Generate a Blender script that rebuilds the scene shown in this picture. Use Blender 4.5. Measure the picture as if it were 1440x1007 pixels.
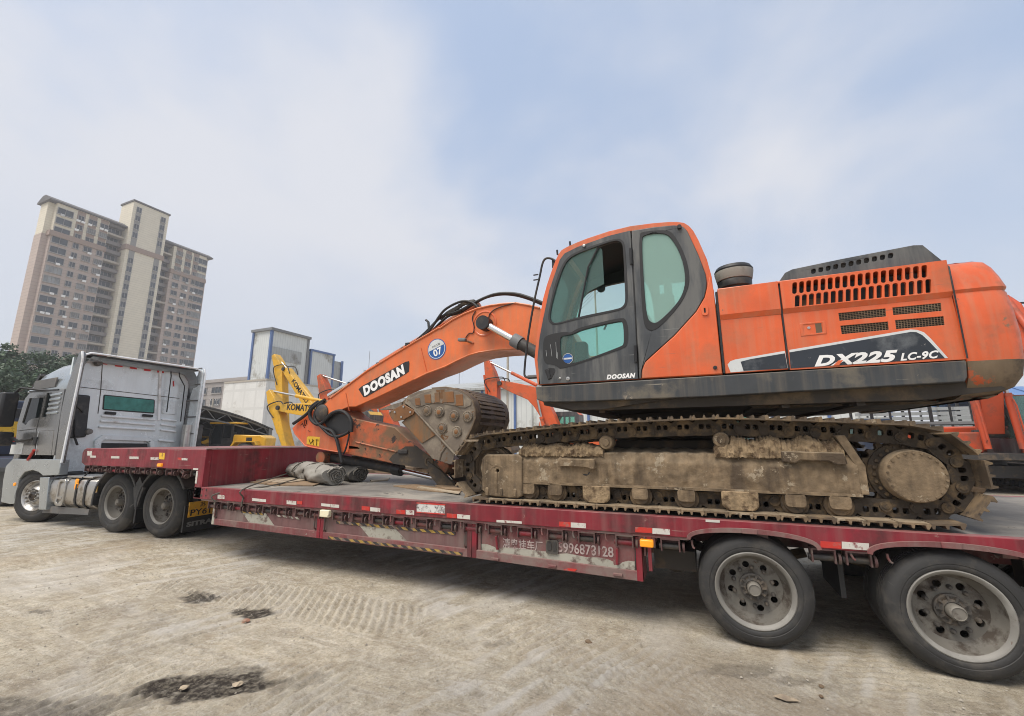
import bpy, bmesh, math, random
import numpy as np
from mathutils import Vector, Matrix
from mathutils.geometry import tessellate_polygon
random.seed(7); rng = np.random.default_rng(7)
R_ = math.radians
for o in list(bpy.data.objects): bpy.data.objects.remove(o)
scene = bpy.context.scene
COL = scene.collection

# ------------------------------------------------------------------ camera
IW, IH, FPX = 1440.0, 1007.0, 600.0
PITCH, ROLL, YAW, CH, CD = .1876, -.0032, -.4032, 1.6381, 4.2248
_fw = Vector((math.sin(YAW)*math.cos(PITCH), math.cos(YAW)*math.cos(PITCH), math.sin(PITCH)))
_rt0 = Vector((math.cos(YAW), -math.sin(YAW), 0)); _up0 = _rt0.cross(_fw)
_rt = _rt0*math.cos(ROLL)+_up0*math.sin(ROLL); _up = -_rt0*math.sin(ROLL)+_up0*math.cos(ROLL)
CAMP = Vector((0, -CD, CH))
cd = bpy.data.cameras.new('camera'); cam = bpy.data.objects.new('camera', cd); COL.objects.link(cam)
mw = Matrix((_rt, _up, -_fw)).transposed().to_4x4(); mw.translation = CAMP
cam.matrix_world = mw
cd.sensor_fit = 'HORIZONTAL'; cd.sensor_width = 36; cd.lens = FPX/IW*36; cd.clip_start = .05; cd.clip_end = 3000
scene.camera = cam
scene.render.resolution_x = 1024; scene.render.resolution_y = 716
# ------------------------------------------------------------------ sky, sun, exposure
SUN_EL, SUN_AZ = R_(62), R_(208)          # azimuth clockwise from +Y: behind the camera
w = bpy.data.worlds.new('World'); scene.world = w; w.use_nodes = True
nt = w.node_tree; nt.nodes.clear()
def N(nt, t, **k):
    n = nt.nodes.new(t)
    for a, b in k.items(): setattr(n, a, b)
    return n
def L(nt, a, b): nt.links.new(a, b)
out = N(nt, 'ShaderNodeOutputWorld'); bg = N(nt, 'ShaderNodeBackground'); bg.inputs[1].default_value = .12
sky = N(nt, 'ShaderNodeTexSky', sky_type='NISHITA'); sky.sun_disc = False
sky.sun_elevation = SUN_EL; sky.sun_rotation = SUN_AZ; sky.dust_density = 4.0; sky.air_density = 1.3; sky.ozone_density = 2.0
tc = N(nt, 'ShaderNodeTexCoord'); sep = N(nt, 'ShaderNodeSeparateXYZ'); L(nt, tc.outputs['Generated'], sep.inputs[0])
den = N(nt, 'ShaderNodeMath', operation='ADD'); L(nt, sep.outputs[2], den.inputs[0]); den.inputs[1].default_value = .42
dv = N(nt, 'ShaderNodeVectorMath', operation='DIVIDE'); cmb = N(nt, 'ShaderNodeCombineXYZ')
for i in range(3): L(nt, den.outputs[0], cmb.inputs[i])
L(nt, tc.outputs['Generated'], dv.inputs[0]); L(nt, cmb.outputs[0], dv.inputs[1])
mp = N(nt, 'ShaderNodeMapping'); L(nt, dv.outputs[0], mp.inputs[0]); mp.inputs['Location'].default_value = (1.2, .3, 0)
n1 = N(nt, 'ShaderNodeTexNoise'); n1.inputs['Scale'].default_value = 1.5; n1.inputs['Detail'].default_value = 7; n1.inputs['Roughness'].default_value = .5
n1.inputs['Distortion'].default_value = .25; L(nt, mp.outputs[0], n1.inputs['Vector'])
rp = N(nt, 'ShaderNodeValToRGB'); rp.color_ramp.elements[0].position = .33; rp.color_ramp.elements[1].position = .63
rp.color_ramp.interpolation = 'EASE'
L(nt, n1.outputs[0], rp.inputs[0])
# haze: thicker towards the horizon all the way round
hz = N(nt, 'ShaderNodeMapRange'); L(nt, sep.outputs[2], hz.inputs[0]); hz.inputs[1].default_value = 0.0; hz.inputs[2].default_value = .55; hz.inputs[3].default_value = .9; hz.inputs[4].default_value = .72
mx0 = N(nt, 'ShaderNodeMix', data_type='RGBA'); L(nt, hz.outputs[0], mx0.inputs[0]); L(nt, sky.outputs[0], mx0.inputs[6]); hc0 = N(nt, 'ShaderNodeMix', data_type='RGBA'); hf = N(nt, 'ShaderNodeMapRange'); L(nt, sep.outputs[2], hf.inputs[0]); hf.inputs[1].default_value = 0; hf.inputs[2].default_value = .5; L(nt, hf.outputs[0], hc0.inputs[0]); hc0.inputs[6].default_value = (3.15, 3.24, 3.5, 1); hc0.inputs[7].default_value = (2.15, 2.62, 3.45, 1); L(nt, hc0.outputs[2], mx0.inputs[7])
cm = N(nt, 'ShaderNodeMath', operation='MULTIPLY'); L(nt, rp.outputs[0], cm.inputs[0]); fd = N(nt, 'ShaderNodeMapRange'); L(nt, sep.outputs[2], fd.inputs[0]); fd.inputs[1].default_value = .10; fd.inputs[2].default_value = .42; fd.inputs[3].default_value = .12; fd.inputs[4].default_value = .85; L(nt, fd.outputs[0], cm.inputs[1])
mx = N(nt, 'ShaderNodeMix', data_type='RGBA'); L(nt, cm.outputs[0], mx.inputs[0]); L(nt, mx0.outputs[2], mx.inputs[6]); mx.inputs[7].default_value = (3.6, 3.63, 3.82, 1)
L(nt, mx.outputs[2], bg.inputs[0]); L(nt, bg.outputs[0], out.inputs[0])
sl = bpy.data.lights.new('sun', 'SUN'); sl.energy = 2.0; sl.angle = R_(38); sl.color = (1, .93, .83)
so = bpy.data.objects.new('sun', sl); COL.objects.link(so)
sd = Vector((math.sin(SUN_AZ)*math.cos(SUN_EL), math.cos(SUN_AZ)*math.cos(SUN_EL), math.sin(SUN_EL)))
so.rotation_euler = (-sd).to_track_quat('-Z', 'Y').to_euler(); so.location = (0, -10, 20)
vs = scene.view_settings; vs.view_transform = 'Standard'; vs.look = 'None'; vs.gamma = 1; vs.use_curve_mapping = False; vs.exposure = 0.92
scene.render.engine = 'CYCLES'; scene.cycles.filter_width = 1.0

# ------------------------------------------------------------------ pixel -> place
def ray(px, py): return _rt*((px-IW/2)/FPX) - _up*((py-IH/2)/FPX) + _fw
def PY(px, py, Y):
    d = ray(px, py); return CAMP + d*((Y+CD)/d.y)
def PX(px, py, X):
    d = ray(px, py); return CAMP + d*(X/d.x)
def PZ(px, py, Z=0.0):
    d = ray(px, py); return CAMP + d*((Z-CH)/d.z)
def PR(px, py, r):
    d = ray(px, py); return CAMP + d*(r/math.hypot(d.x, d.y))
def xz(pts, Y): return [(PY(a, b, Y).x, PY(a, b, Y).z) for a, b in pts]
def crop(ox, oy, s, pts): return [(ox+a/s, oy+b/s) for a, b in pts]

# ------------------------------------------------------------------ materials
MATS = {}
def pbr(name, col, rough=.55, metal=0.0, var=.10, vs=2.5, dirt=None, da=.4, ds=1.6, dust=None, du=.6, chips=None, ca=.3, cs=6,
        bump=0.0, bs=60, coat=0.0, alpha=None, emit=None, streak=False, spec=.5, rnd=True, runs=None, ra=.3, scr=None):
    m = bpy.data.materials.new(name); m.use_nodes = True; t = m.node_tree; t.nodes.clear()
    o = N(t, 'ShaderNodeOutputMaterial'); b = N(t, 'ShaderNodeBsdfPrincipled'); L(t, b.outputs[0], o.inputs[0])
    b.inputs['Metallic'].default_value = metal; b.inputs['Coat Weight'].default_value = coat; b.inputs['Coat Roughness'].default_value = .2
    b.inputs['Specular IOR Level'].default_value = spec
    tcn = N(t, 'ShaderNodeTexCoord'); vec = tcn.outputs['Object']
    if rnd:
        oi = N(t, 'ShaderNodeObjectInfo'); ad = N(t, 'ShaderNodeVectorMath', operation='MULTIPLY_ADD')
        cb = N(t, 'ShaderNodeCombineXYZ')
        for i in range(3): L(t, oi.outputs['Random'], cb.inputs[i])
        ad.inputs[1].default_value = (31, 17, 23); L(t, cb.outputs[0], ad.inputs[0]); L(t, vec, ad.inputs[2]); vec = ad.outputs[0]
    def noise(sc, det=6, ro=.6, v=None):
        n = N(t, 'ShaderNodeTexNoise'); n.inputs['Scale'].default_value = sc; n.inputs['Detail'].default_value = det
        n.inputs['Roughness'].default_value = ro; L(t, v or vec, n.inputs['Vector']); return n.outputs[0]
    def ramp(src, a, c):
        r = N(t, 'ShaderNodeMapRange'); L(t, src, r.inputs[0]); r.inputs[1].default_value = a; r.inputs[2].default_value = c; return r.outputs[0]
    def mix(f, a, c):
        k = N(t, 'ShaderNodeMix', data_type='RGBA')
        if isinstance(f, (int, float)): k.inputs[0].default_value = f
        else: L(t, f, k.inputs[0])
        for s, i in ((a, 6), (c, 7)):
            if isinstance(s, tuple): k.inputs[i].default_value = (*s[:3], 1)
            else: L(t, s, k.inputs[i])
        return k.outputs[2]
    lo = tuple(max(0, c*(1-var)) for c in col); hi = tuple(c*(1+var) for c in col)
    cur = mix(ramp(noise(vs, 5), .3, .7), lo, hi)
    rg = rough; masks = []
    if dirt:
        v2 = vec
        if streak:
            mpn = N(t, 'ShaderNodeMapping'); mpn.inputs['Scale'].default_value = (1, 1, .18); L(t, vec, mpn.inputs[0]); v2 = mpn.outputs[0]
        f = ramp(noise(ds, 10, .66, v2), .665-.34*da, .785-.34*da); cur = mix(f, cur, dirt); masks.append(f)
    if dust:
        g = N(t, 'ShaderNodeNewGeometry'); s = N(t, 'ShaderNodeSeparateXYZ'); L(t, g.outputs['Normal'], s.inputs[0])
        u = ramp(s.outputs[2], .25, .95); k = N(t, 'ShaderNodeMath', operation='MULTIPLY'); L(t, u, k.inputs[0])
        L(t, ramp(noise(3.1, 6), .25, .6), k.inputs[1]); k2 = N(t, 'ShaderNodeMath', operation='MULTIPLY'); L(t, k.outputs[0], k2.inputs[0]); k2.inputs[1].default_value = du
        cur = mix(k2.outputs[0], cur, dust); masks.append(k2.outputs[0])
    if chips:
        f = ramp(noise(cs, 10, .74), .705-.24*ca, .725-.24*ca); cur = mix(f, cur, chips); masks.append(f)
    if runs:
        mpn = N(t, 'ShaderNodeMapping'); mpn.inputs['Scale'].default_value = (7, 7, .3); L(t, vec, mpn.inputs[0])
        f = ramp(noise(2.2, 6, .6, mpn.outputs[0]), .46, .72); k = N(t, 'ShaderNodeMath', operation='MULTIPLY'); L(t, f, k.inputs[0]); k.inputs[1].default_value = ra
        cur = mix(k.outputs[0], cur, runs)
    if scr:
        for rz, sc_ in ((.12, 1.3), (-.5, 1.0), (1.1, .8)):
            mpn = N(t, 'ShaderNodeMapping'); mpn.inputs['Rotation'].default_value = (0, rz, 0); mpn.inputs['Scale'].default_value = (1.1, 1, 34); L(t, vec, mpn.inputs[0])
            f = ramp(noise(sc_, 3, .5, mpn.outputs[0]), .705, .73); k = N(t, 'ShaderNodeMath', operation='MULTIPLY'); L(t, f, k.inputs[0]); L(t, ramp(noise(3.3, 4), .5, .62), k.inputs[1]); cur = mix(k.outputs[0], cur, scr)
    L(t, cur, b.inputs['Base Color'])
    rv = N(t, 'ShaderNodeMath', operation='ADD', use_clamp=True); rv.inputs[0].default_value = rg
    rr = N(t, 'ShaderNodeMath', operation='MULTIPLY'); rr.inputs[1].default_value = .3
    if masks: L(t, masks[0], rr.inputs[0])
    else: rr.inputs[0].default_value = 0
    L(t, rr.outputs[0], rv.inputs[1]); L(t, rv.outputs[0], b.inputs['Roughness'])
    if bump:
        bn = N(t, 'ShaderNodeBump'); bn.inputs['Strength'].default_value = min(1, bump); bn.inputs['Distance'].default_value = .006*max(1, bump*1.6)
        L(t, noise(bs, 8, .65), bn.inputs['Height']); L(t, bn.outputs[0], b.inputs['Normal'])
    if emit: b.inputs['Emission Color'].default_value = (*emit[:3], 1); b.inputs['Emission Strength'].default_value = emit[3]
    MATS[name] = m; return m
def glass(name, tint, film=0.0, filmcol=(.3, .5, .45), rough=.03):
    m = bpy.data.materials.new(name); m.use_nodes = True; t = m.node_tree; t.nodes.clear()
    o = N(t, 'ShaderNodeOutputMaterial'); tr = N(t, 'ShaderNodeBsdfTransparent'); tr.inputs[0].default_value = (*tint, 1)
    gl = N(t, 'ShaderNodeBsdfGlossy'); gl.inputs['Roughness'].default_value = rough
    fr = N(t, 'ShaderNodeFresnel'); fr.inputs[0].default_value = 1.45
    a = N(t, 'ShaderNodeMixShader'); df = N(t, 'ShaderNodeBsdfDiffuse'); df.inputs[0].default_value = (*filmcol, 1)
    a.inputs[0].default_value = film; L(t, tr.outputs[0], a.inputs[1]); L(t, df.outputs[0], a.inputs[2])
    b = N(t, 'ShaderNodeMixShader'); L(t, fr.outputs[0], b.inputs[0]); L(t, a.outputs[0], b.inputs[1]); L(t, gl.outputs[0], b.inputs[2])
    L(t, b.outputs[0], o.inputs[0]); MATS[name] = m; return m
MUD = (.185, .125, .068); DUST = (.29, .245, .185)
pbr('orange', (.66, .108, .022), .36, dirt=(.45, .12, .045), da=.45, ds=.9, dust=(.45, .25, .15), du=.5, chips=(.20, .10, .055), ca=.13, cs=8, coat=.3, var=.14, bump=.07, bs=5, runs=(.46, .24, .14), ra=.38, scr=(.30, .12, .07))
pbr('orange_boom', (.68, .15, .034), .42, dirt=(.50, .15, .055), da=.5, ds=1.0, dust=(.45, .26, .15), du=.5, chips=(.13, .065, .04), ca=.16, cs=7, coat=.2, var=.14, bump=.07, bs=5, runs=(.42, .22, .12), ra=.35, scr=(.28, .12, .07))
pbr('orange_worn', (.50, .10, .03), .55, dirt=(.17, .10, .055), da=.6, ds=1.3, dust=(.33, .23, .15), du=.7, chips=(.035, .026, .022), ca=.52, cs=5, var=.2, bump=.15)
pbr('orange_scuffed', (.64, .105, .024), .42, dirt=(.36, .105, .05), da=.46, ds=1.8, chips=(.19, .12, .065), ca=.31, cs=4.2, var=.16, runs=(.40, .22, .13), ra=.42, scr=(.13, .09, .05), coat=.2, bump=.15, bs=10)
pbr('bumper_scuffed', (.16, .115, .07), .7, dirt=(.075, .06, .045), da=.5, ds=4, chips=(.52, .10, .028), ca=.58, cs=3.2, var=.3, runs=(.24, .18, .12), ra=.4, bump=.4, bs=16)
pbr('cabgrey', (.045, .049, .053), .42, dirt=(.12, .12, .115), da=.5, ds=3.5, dust=(.25, .22, .18), du=.5, var=.3, streak=True, runs=(.16, .155, .14), ra=.35, scr=(.2, .2, .19), coat=.15)
pbr('skirtgrey', (.038, .042, .046), .5, dirt=(.13, .115, .09), da=.5, ds=2.0, dust=(.22, .18, .12), du=.6, chips=(.25, .21, .16), ca=.16, cs=5, var=.3, runs=(.17, .14, .10), ra=.4, scr=(.30, .27, .22), bump=.2, bs=14)
pbr('black', (.014, .014, .015), .5, dirt=(.07, .06, .05), da=.35, ds=3)
pbr('darkiron', (.035, .032, .03), .6, dirt=(.12, .09, .06), da=.45, ds=4, var=.3, bump=.15)
pbr('under', (.05, .042, .034), .85, dirt=(.13, .095, .06), da=.5, ds=2.5)
pbr('rubber', (.012, .012, .013), .55)
pbr('tyre', (.028, .0275, .027), .7, dirt=(.072, .066, .058), da=.46, ds=4.5, var=.25, bump=.3, bs=60, scr=(.10, .095, .085))
pbr('tyre_side', (.038, .038, .036), .7, dirt=(.085, .08, .07), da=.45, ds=5, var=.15)
pbr('mud', (.205, .148, .09), .95, dirt=(.08, .057, .037), da=.5, ds=2.8, dust=(.36, .285, .19), du=.6, chips=(.33, .27, .19), ca=.5, cs=5, var=.4, vs=9, bump=1.0, bs=24, streak=True, runs=(.09, .066, .043), ra=.55)
pbr('mudcake', (.27, .195, .115), 1.0, dirt=(.10, .065, .037), da=.5, ds=12, var=.4, vs=16, bump=2.2, bs=16)
pbr('trackiron', (.10, .072, .046), .8, dirt=(.20, .14, .08), da=.55, ds=5, chips=(.035, .028, .024), ca=.45, cs=7, var=.25, bump=.6, bs=40)
pbr('tracklink', (.055, .042, .03), .85, dirt=(.15, .105, .06), da=.55, ds=7, var=.3, bump=.7, bs=45)
pbr('bucketsteel', (.15, .12, .09), .6, dirt=(.25, .21, .16), da=.5, ds=3.5, chips=(.14, .065, .022), ca=.5, cs=3.2, var=.25, bump=.5, bs=30)
pbr('bucketrust', (.20, .085, .025), .5, dirt=(.14, .10, .06), da=.5, ds=4, var=.3, streak=True, bump=.2)
pbr('bucketback', (.12, .08, .048), .6, dirt=(.21, .155, .10), da=.5, ds=3, chips=(.055, .04, .03), ca=.45, cs=4, var=.35, bump=.8, bs=18)
pbr('chrome', (.75, .75, .76), .16, 1.0, var=.03)
pbr('chrome_dull', (.5, .49, .47), .35, 1.0, dirt=(.25, .21, .16), da=.3, ds=6)
pbr('red', (.20, .011, .022), .5, dirt=(.085, .02, .022), da=.5, ds=1.8, dust=(.25, .15, .13), du=.6, chips=(.27, .15, .13), ca=.2, cs=8, var=.3, runs=(.21, .11, .10), ra=.42, scr=(.26, .15, .13), bump=.15, bs=12)
pbr('reddusty', (.175, .05, .052), .7, dirt=(.20, .14, .125), da=.58, ds=1.6, dust=(.27, .2, .165), du=.5, chips=(.26, .21, .18), ca=.36, cs=6, var=.3, runs=(.22, .16, .14), ra=.5, bump=.25, bs=14)
pbr('redpanel', (.155, .078, .075), .75, dirt=(.205, .155, .138), da=.55, ds=1.8, chips=(.13, .025, .03), ca=.3, cs=3, var=.25, streak=True, runs=(.11, .05, .05), ra=.5, bump=.2)
pbr('deck', (.16, .15, .135), .82, dirt=(.29, .265, .225), da=.55, ds=.8, chips=(.085, .08, .072), ca=.45, cs=1.6, var=.3, bump=.5, bs=25)
pbr('roller', (.13, .045, .04), .7, dirt=(.11, .09, .08), da=.6, ds=9, var=.3)
pbr('winchframe', (.085, .04, .038), .7, dirt=(.13, .10, .085), da=.5, ds=8, var=.3)
pbr('whitepeel', (.36, .345, .29), .8, dirt=(.14, .10, .085), da=.46, ds=9, var=.2)
pbr('tape_white', (.55, .53, .48), .5, dirt=(.2, .05, .05), da=.38, ds=20)
pbr('tape_red', (.5, .03, .02), .5, dirt=(.3, .12, .1), da=.4, ds=20)
pbr('tape_yellow', (.38, .24, .05), .6, dirt=(.18, .13, .11), da=.62, ds=7)
pbr('tape_black', (.04, .035, .033), .7, dirt=(.13, .09, .08), da=.4, ds=12)
pbr('placard', (.62, .61, .58), .5, dirt=(.12, .1, .1), da=.48, ds=18)
pbr('yellow_tag', (.7, .42, .03), .5, dirt=(.25, .15, .03), da=.3, ds=12)
pbr('amber', (.75, .26, .01), .25, emit=(.8, .3, .02, .25))
pbr('cream_lamp', (.75, .7, .5), .3, dirt=(.3, .25, .2), da=.35, ds=12)
pbr('rim', (.17, .158, .136), .6, .1, dirt=(.07, .056, .044), da=.55, ds=5, var=.2, chips=(.10, .05, .03), ca=.3, cs=9, bump=.2)
pbr('rim_lip', (.21, .20, .18), .55, .1, dirt=(.30, .29, .265), da=.42, ds=2.2, chips=(.1, .06, .04), ca=.3, cs=10)
pbr('rim_alloy', (.50, .49, .47), .42, .7, dirt=(.26, .23, .19), da=.55, ds=6)
pbr('hub', (.075, .068, .06), .7, dirt=(.16, .13, .1), da=.45, ds=9, var=.2)
pbr('hubcap', (.19, .175, .15), .7, dirt=(.1, .085, .07), da=.4, ds=12)
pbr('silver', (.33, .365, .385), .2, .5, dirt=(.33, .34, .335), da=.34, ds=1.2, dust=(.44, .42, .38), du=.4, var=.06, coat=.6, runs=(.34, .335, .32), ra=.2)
pbr('silver_skylit', (.72, .775, .79), .26, .2, dirt=(.52, .54, .54), da=.34, ds=1.2, dust=(.5, .48, .44), du=.4, var=.06, coat=.5, runs=(.48, .48, .46), ra=.22)  # brighter copy of the cab silver: skylight on the rear put into the colour
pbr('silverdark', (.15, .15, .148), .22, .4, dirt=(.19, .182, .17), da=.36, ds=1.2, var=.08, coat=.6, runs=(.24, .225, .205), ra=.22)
pbr('white_edge', (.80, .82, .83), .35, dirt=(.5, .48, .45), da=.35)
pbr('tank', (.46, .44, .41), .3, .85, dirt=(.26, .22, .17), da=.45, ds=3, var=.1)
pbr('plastic', (.022, .024, .027), .5, dirt=(.09, .085, .08), da=.42, ds=2.5, dust=(.17, .16, .14), du=.5)
pbr('plasticgrey', (.12, .118, .115), .6, dirt=(.2, .18, .16), da=.45, ds=3)
pbr('curtain', (.05, .21, .18), .6, var=.35, vs=5)
pbr('redreflect', (.6, .02, .02), .35)
pbr('plate_yellow', (.58, .30, .02), .5, dirt=(.3, .2, .08), da=.35, ds=15)
pbr('ink', (.015, .015, .015), .6)
pbr('whiteink', (.78, .78, .77), .5, dirt=(.4, .36, .3), da=.22, ds=12)
pbr('fadedink', (.42, .34, .32), .7, dirt=(.17, .05, .05), da=.45, ds=18)
pbr('greyink', (.16, .16, .155), .6)
pbr('decaldark', (.022, .028, .038), .42, dirt=(.10, .11, .12), da=.35, ds=3, chips=(.3, .29, .27), ca=.18, cs=7, var=.25)
pbr('decalwhite', (.58, .6, .6), .5, dirt=(.35, .33, .3), da=.3, ds=6)
pbr('sticker_blue', (.012, .09, .32), .45)
pbr('interior', (.028, .03, .032), .7)
pbr('seat', (.20, .27, .25), .8)
pbr('canvas', (.27, .255, .225), .92, dirt=(.16, .145, .12), da=.45, ds=3, var=.15, bump=.5, bs=30)
pbr('canvas_dark', (.085, .08, .072), .95, dirt=(.16, .145, .12), da=.4, ds=4, var=.2, bump=.4)
pbr('rope', (.10, .09, .075), .9, var=.3, vs=30)
pbr('wood', (.25, .17, .10), .85, dirt=(.13, .10, .075), da=.45, ds=2, var=.2, vs=4)
pbr('woodpale', (.38, .31, .22), .85, dirt=(.2, .16, .12), da=.4, ds=3)
pbr('yellow', (.66, .36, .015), .45, dirt=(.45, .27, .04), da=.4, ds=1.2, dust=(.45, .34, .16), du=.4, chips=(.08, .06, .04), ca=.14, cs=7, coat=.1)
pbr('orange_far', (.56, .095, .022), .5, dirt=(.3, .1, .05), da=.45, ds=1.5, chips=(.09, .06, .04), ca=.2, cs=6)
pbr('redorange', (.46, .062, .016), .5, dirt=(.25, .07, .04), da=.4, ds=1.5)
pbr('brown', (.13, .085, .05), .8, dirt=(.2, .15, .1), da=.5, ds=3)
pbr('bark', (.075, .055, .038), .95, var=.3, vs=8, bump=.5)
pbr('brickdust', (.28, .14, .09), .9, dirt=(.3, .24, .18), da=.5, ds=6)
pbr('stone', (.33, .30, .25), .95, var=.25, vs=8, bump=.4)
glass('glass', (.84, .95, .92), .05, (.25, .36, .33))
glass('glass_green', (.70, .93, .87), .13, (.36, .56, .50))
glass('glass_film_sky', (.66, .92, .84), .42, (.47, .70, .62))  # tinted film; its pale diffuse colour also stands in for reflected sky
glass('glass_dark', (.12, .16, .17), .22, (.025, .04, .045))

# ------------------------------------------------------------------ mesh builder
ROOTS = {}
class MB:
    def __init__(s): s.v = []; s.f = []
    def add(s, vs, fs):
        n = len(s.v); s.v += [tuple(p) for p in vs]; s.f += [tuple(i+n for i in f) for f in fs]; return s
    def box(s, c, d, rot=None):
        x, y, z = d[0]/2, d[1]/2, d[2]/2
        vs = [Vector((a*x, b*y, e*z)) for a in (-1, 1) for b in (-1, 1) for e in (-1, 1)]
        if rot is not None: vs = [rot @ p for p in vs]
        c = Vector(c)
        return s.add([p+c for p in vs], [(0, 1, 3, 2), (4, 6, 7, 5), (0, 4, 5, 1), (2, 3, 7, 6), (0, 2, 6, 4), (1, 5, 7, 3)])
    def bb(s, a, b): return s.box([(p+q)/2 for p, q in zip(a, b)], [abs(q-p) for p, q in zip(a, b)])
    def bar(s, p0, p1, w, h, up=(0, 0, 1)):
        p0 = Vector(p0); p1 = Vector(p1); d = p1-p0; x = d.normalized(); y = Vector(up).cross(x)
        if y.length < 1e-4: y = Vector((0, 1, 0))
        y.normalize(); z = x.cross(y)
        return s.box((p0+p1)/2, (d.length, w, h), Matrix((x, y, z)).transposed())
    def prism(s, pts, y0, y1, holes=(), ax='Y'):
        """closed outline in (a,b) swept between y0 and y1 along ax, with optional holes"""
        def P(a, b, c): return (a, c, b) if ax == 'Y' else ((c, a, b) if ax == 'X' else (a, b, c))
        loops = [list(pts)]+[list(h) for h in holes]; flat = [p for l in loops for p in l]; n = len(flat)
        tri = tessellate_polygon([[Vector((p[0], p[1], 0)) for p in l] for l in loops])
        vs = [P(a, b, y0) for a, b in flat]+[P(a, b, y1) for a, b in flat]
        fs = []
        for t in tri: fs.append(tuple(t)); fs.append(tuple(i+n for i in reversed(t)))
        k = 0
        for l in loops:
            m = len(l)
            for i in range(m): a, b = k+i, k+(i+1) % m; fs.append((a, b, b+n, a+n))
            k += m
        return s.add(vs, fs)
    def loft(s, rings, close=True, cap=True):
        m = len(rings[0]); vs = [p for r in rings for p in r]; fs = []
        for j in range(len(rings)-1):
            for i in range(m if close else m-1):
                a, b = j*m+i, j*m+(i+1) % m; fs.append((a, b, b+m, a+m))
        if cap and close: fs.append(tuple(range(m))[::-1]); fs.append(tuple(range((len(rings)-1)*m, len(rings)*m)))
        return s.add(vs, fs)
    def tube(s, path, r, n=8, cap=True):
        path = [Vector(p) for p in path]; rings = []; prev = None
        for i, p in enumerate(path):
            t = (path[min(i+1, len(path)-1)]-path[max(i-1, 0)]).normalized()
            if prev is None:
                u = Vector((0, 0, 1)).cross(t)
                if u.length < .05: u = Vector((1, 0, 0)).cross(t)
            else: u = prev-t*prev.dot(t)
            u.normalize(); prev = u; q = t.cross(u); rr = r[i] if isinstance(r, (list, tuple)) else r
            rings.append([p+(u*math.cos(2*math.pi*k/n)+q*math.sin(2*math.pi*k/n))*rr for k in range(n)])
        return s.loft(rings, True, cap)
    def cyl(s, p0, p1, r0, r1=None, n=16): return s.tube([p0, p1], [r0, r0 if r1 is None else r1], n)
    def lathe(s, prof, c, n=32, ax='Y', cap=True):
        """profile [(radius, along)] turned about ax through c"""
        rings = []
        for r, h in prof:
            ring = []
            for k in range(n):
                a = 2*math.pi*k/n; u, v_ = r*math.cos(a), r*math.sin(a)
                ring.append({'Y': (c[0]+u, c[1]+h, c[2]+v_), 'X': (c[0]+h, c[1]+u, c[2]+v_), 'Z': (c[0]+u, c[1]+v_, c[2]+h)}[ax])
            rings.append(ring)
        return s.loft(rings, True, cap)
    def xf(s, M): s.v = [tuple(M @ Vector(p)) for p in s.v]; return s
    def mesh(s, name, mat, smooth=35):
        me = bpy.data.meshes.new(name); me.from_pydata(s.v, [], s.f)
        bm = bmesh.new(); bm.from_mesh(me); bmesh.ops.recalc_face_normals(bm, faces=bm.faces); bm.to_mesh(me); bm.free()
        me.materials.append(MATS[mat])
        if smooth: me.polygons.foreach_set('use_smooth', [True]*len(me.polygons)); me.set_sharp_from_angle(angle=R_(smooth))
        return me
    def obj(s, name, mat, parent=None, bevel=0, smooth=35):
        return link(name, s.mesh(name, mat, smooth), parent, bevel)
def link(name, me, parent=None, bevel=0, loc=None, rot=None):
    o = bpy.data.objects.new(name, me); COL.objects.link(o)
    if parent is not None:
        o.parent = parent
        if parent.name in ROOTS: o.matrix_parent_inverse = ROOTS[parent.name]
    if loc is not None: o.location = loc
    if rot is not None: o.rotation_euler = rot
    if bevel:
        b = o.modifiers.new('bevel', 'BEVEL'); b.width = bevel; b.segments = 2; b.limit_method = 'ANGLE'; b.angle_limit = R_(40)
    return o
def thing(name, label, cat, loc=(0, 0, 0), group=None):
    o = bpy.data.objects.new(name, None); COL.objects.link(o); o.location = loc; o.empty_display_size = .2
    ROOTS[o.name] = Matrix.Translation(Vector(loc)).inverted()
    return tag(o, label, cat, group)
def tag(o, label=None, cat=None, group=None, kind=None):
    if label: o['label'] = label
    if cat: o['category'] = cat
    if group: o['group'] = group
    if kind: o['kind'] = kind
    return o
def text(body, size, mat, name, parent, O, ux, uy, depth=.002, shear=0.0, bold=0.0, sx=1.0, align='LEFT', sp=1.0, fit=False):
    """flat lettering: O origin, ux reading direction, uy up direction (world vectors)"""
    c = bpy.data.curves.new(name, 'FONT'); c.body = body; c.size = size; c.shear = shear; c.offset = bold; c.extrude = depth/2; c.align_x = align; c.space_character = sp
    c.resolution_u = 3
    o = bpy.data.objects.new(name, c); COL.objects.link(o)
    dg = bpy.context.evaluated_depsgraph_get(); me = bpy.data.meshes.new_from_object(o.evaluated_get(dg))
    bpy.data.objects.remove(o); bpy.data.curves.remove(c)
    if fit:
        xs_ = [v.co.x for v in me.vertices]; me.transform(Matrix.Translation((-min(xs_), 0, 0))); sx = Vector(ux).length/(max(xs_)-min(xs_))
    ux = Vector(ux).normalized(); uy = Vector(uy); uy = (uy-ux*uy.dot(ux)).normalized(); uz = ux.cross(uy)
    M = Matrix((ux*sx, uy, uz)).transposed().to_4x4(); M.translation = Vector(O); me.transform(M)
    me.materials.clear(); me.materials.append(MATS[mat]); return link(name, me, parent)
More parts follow.
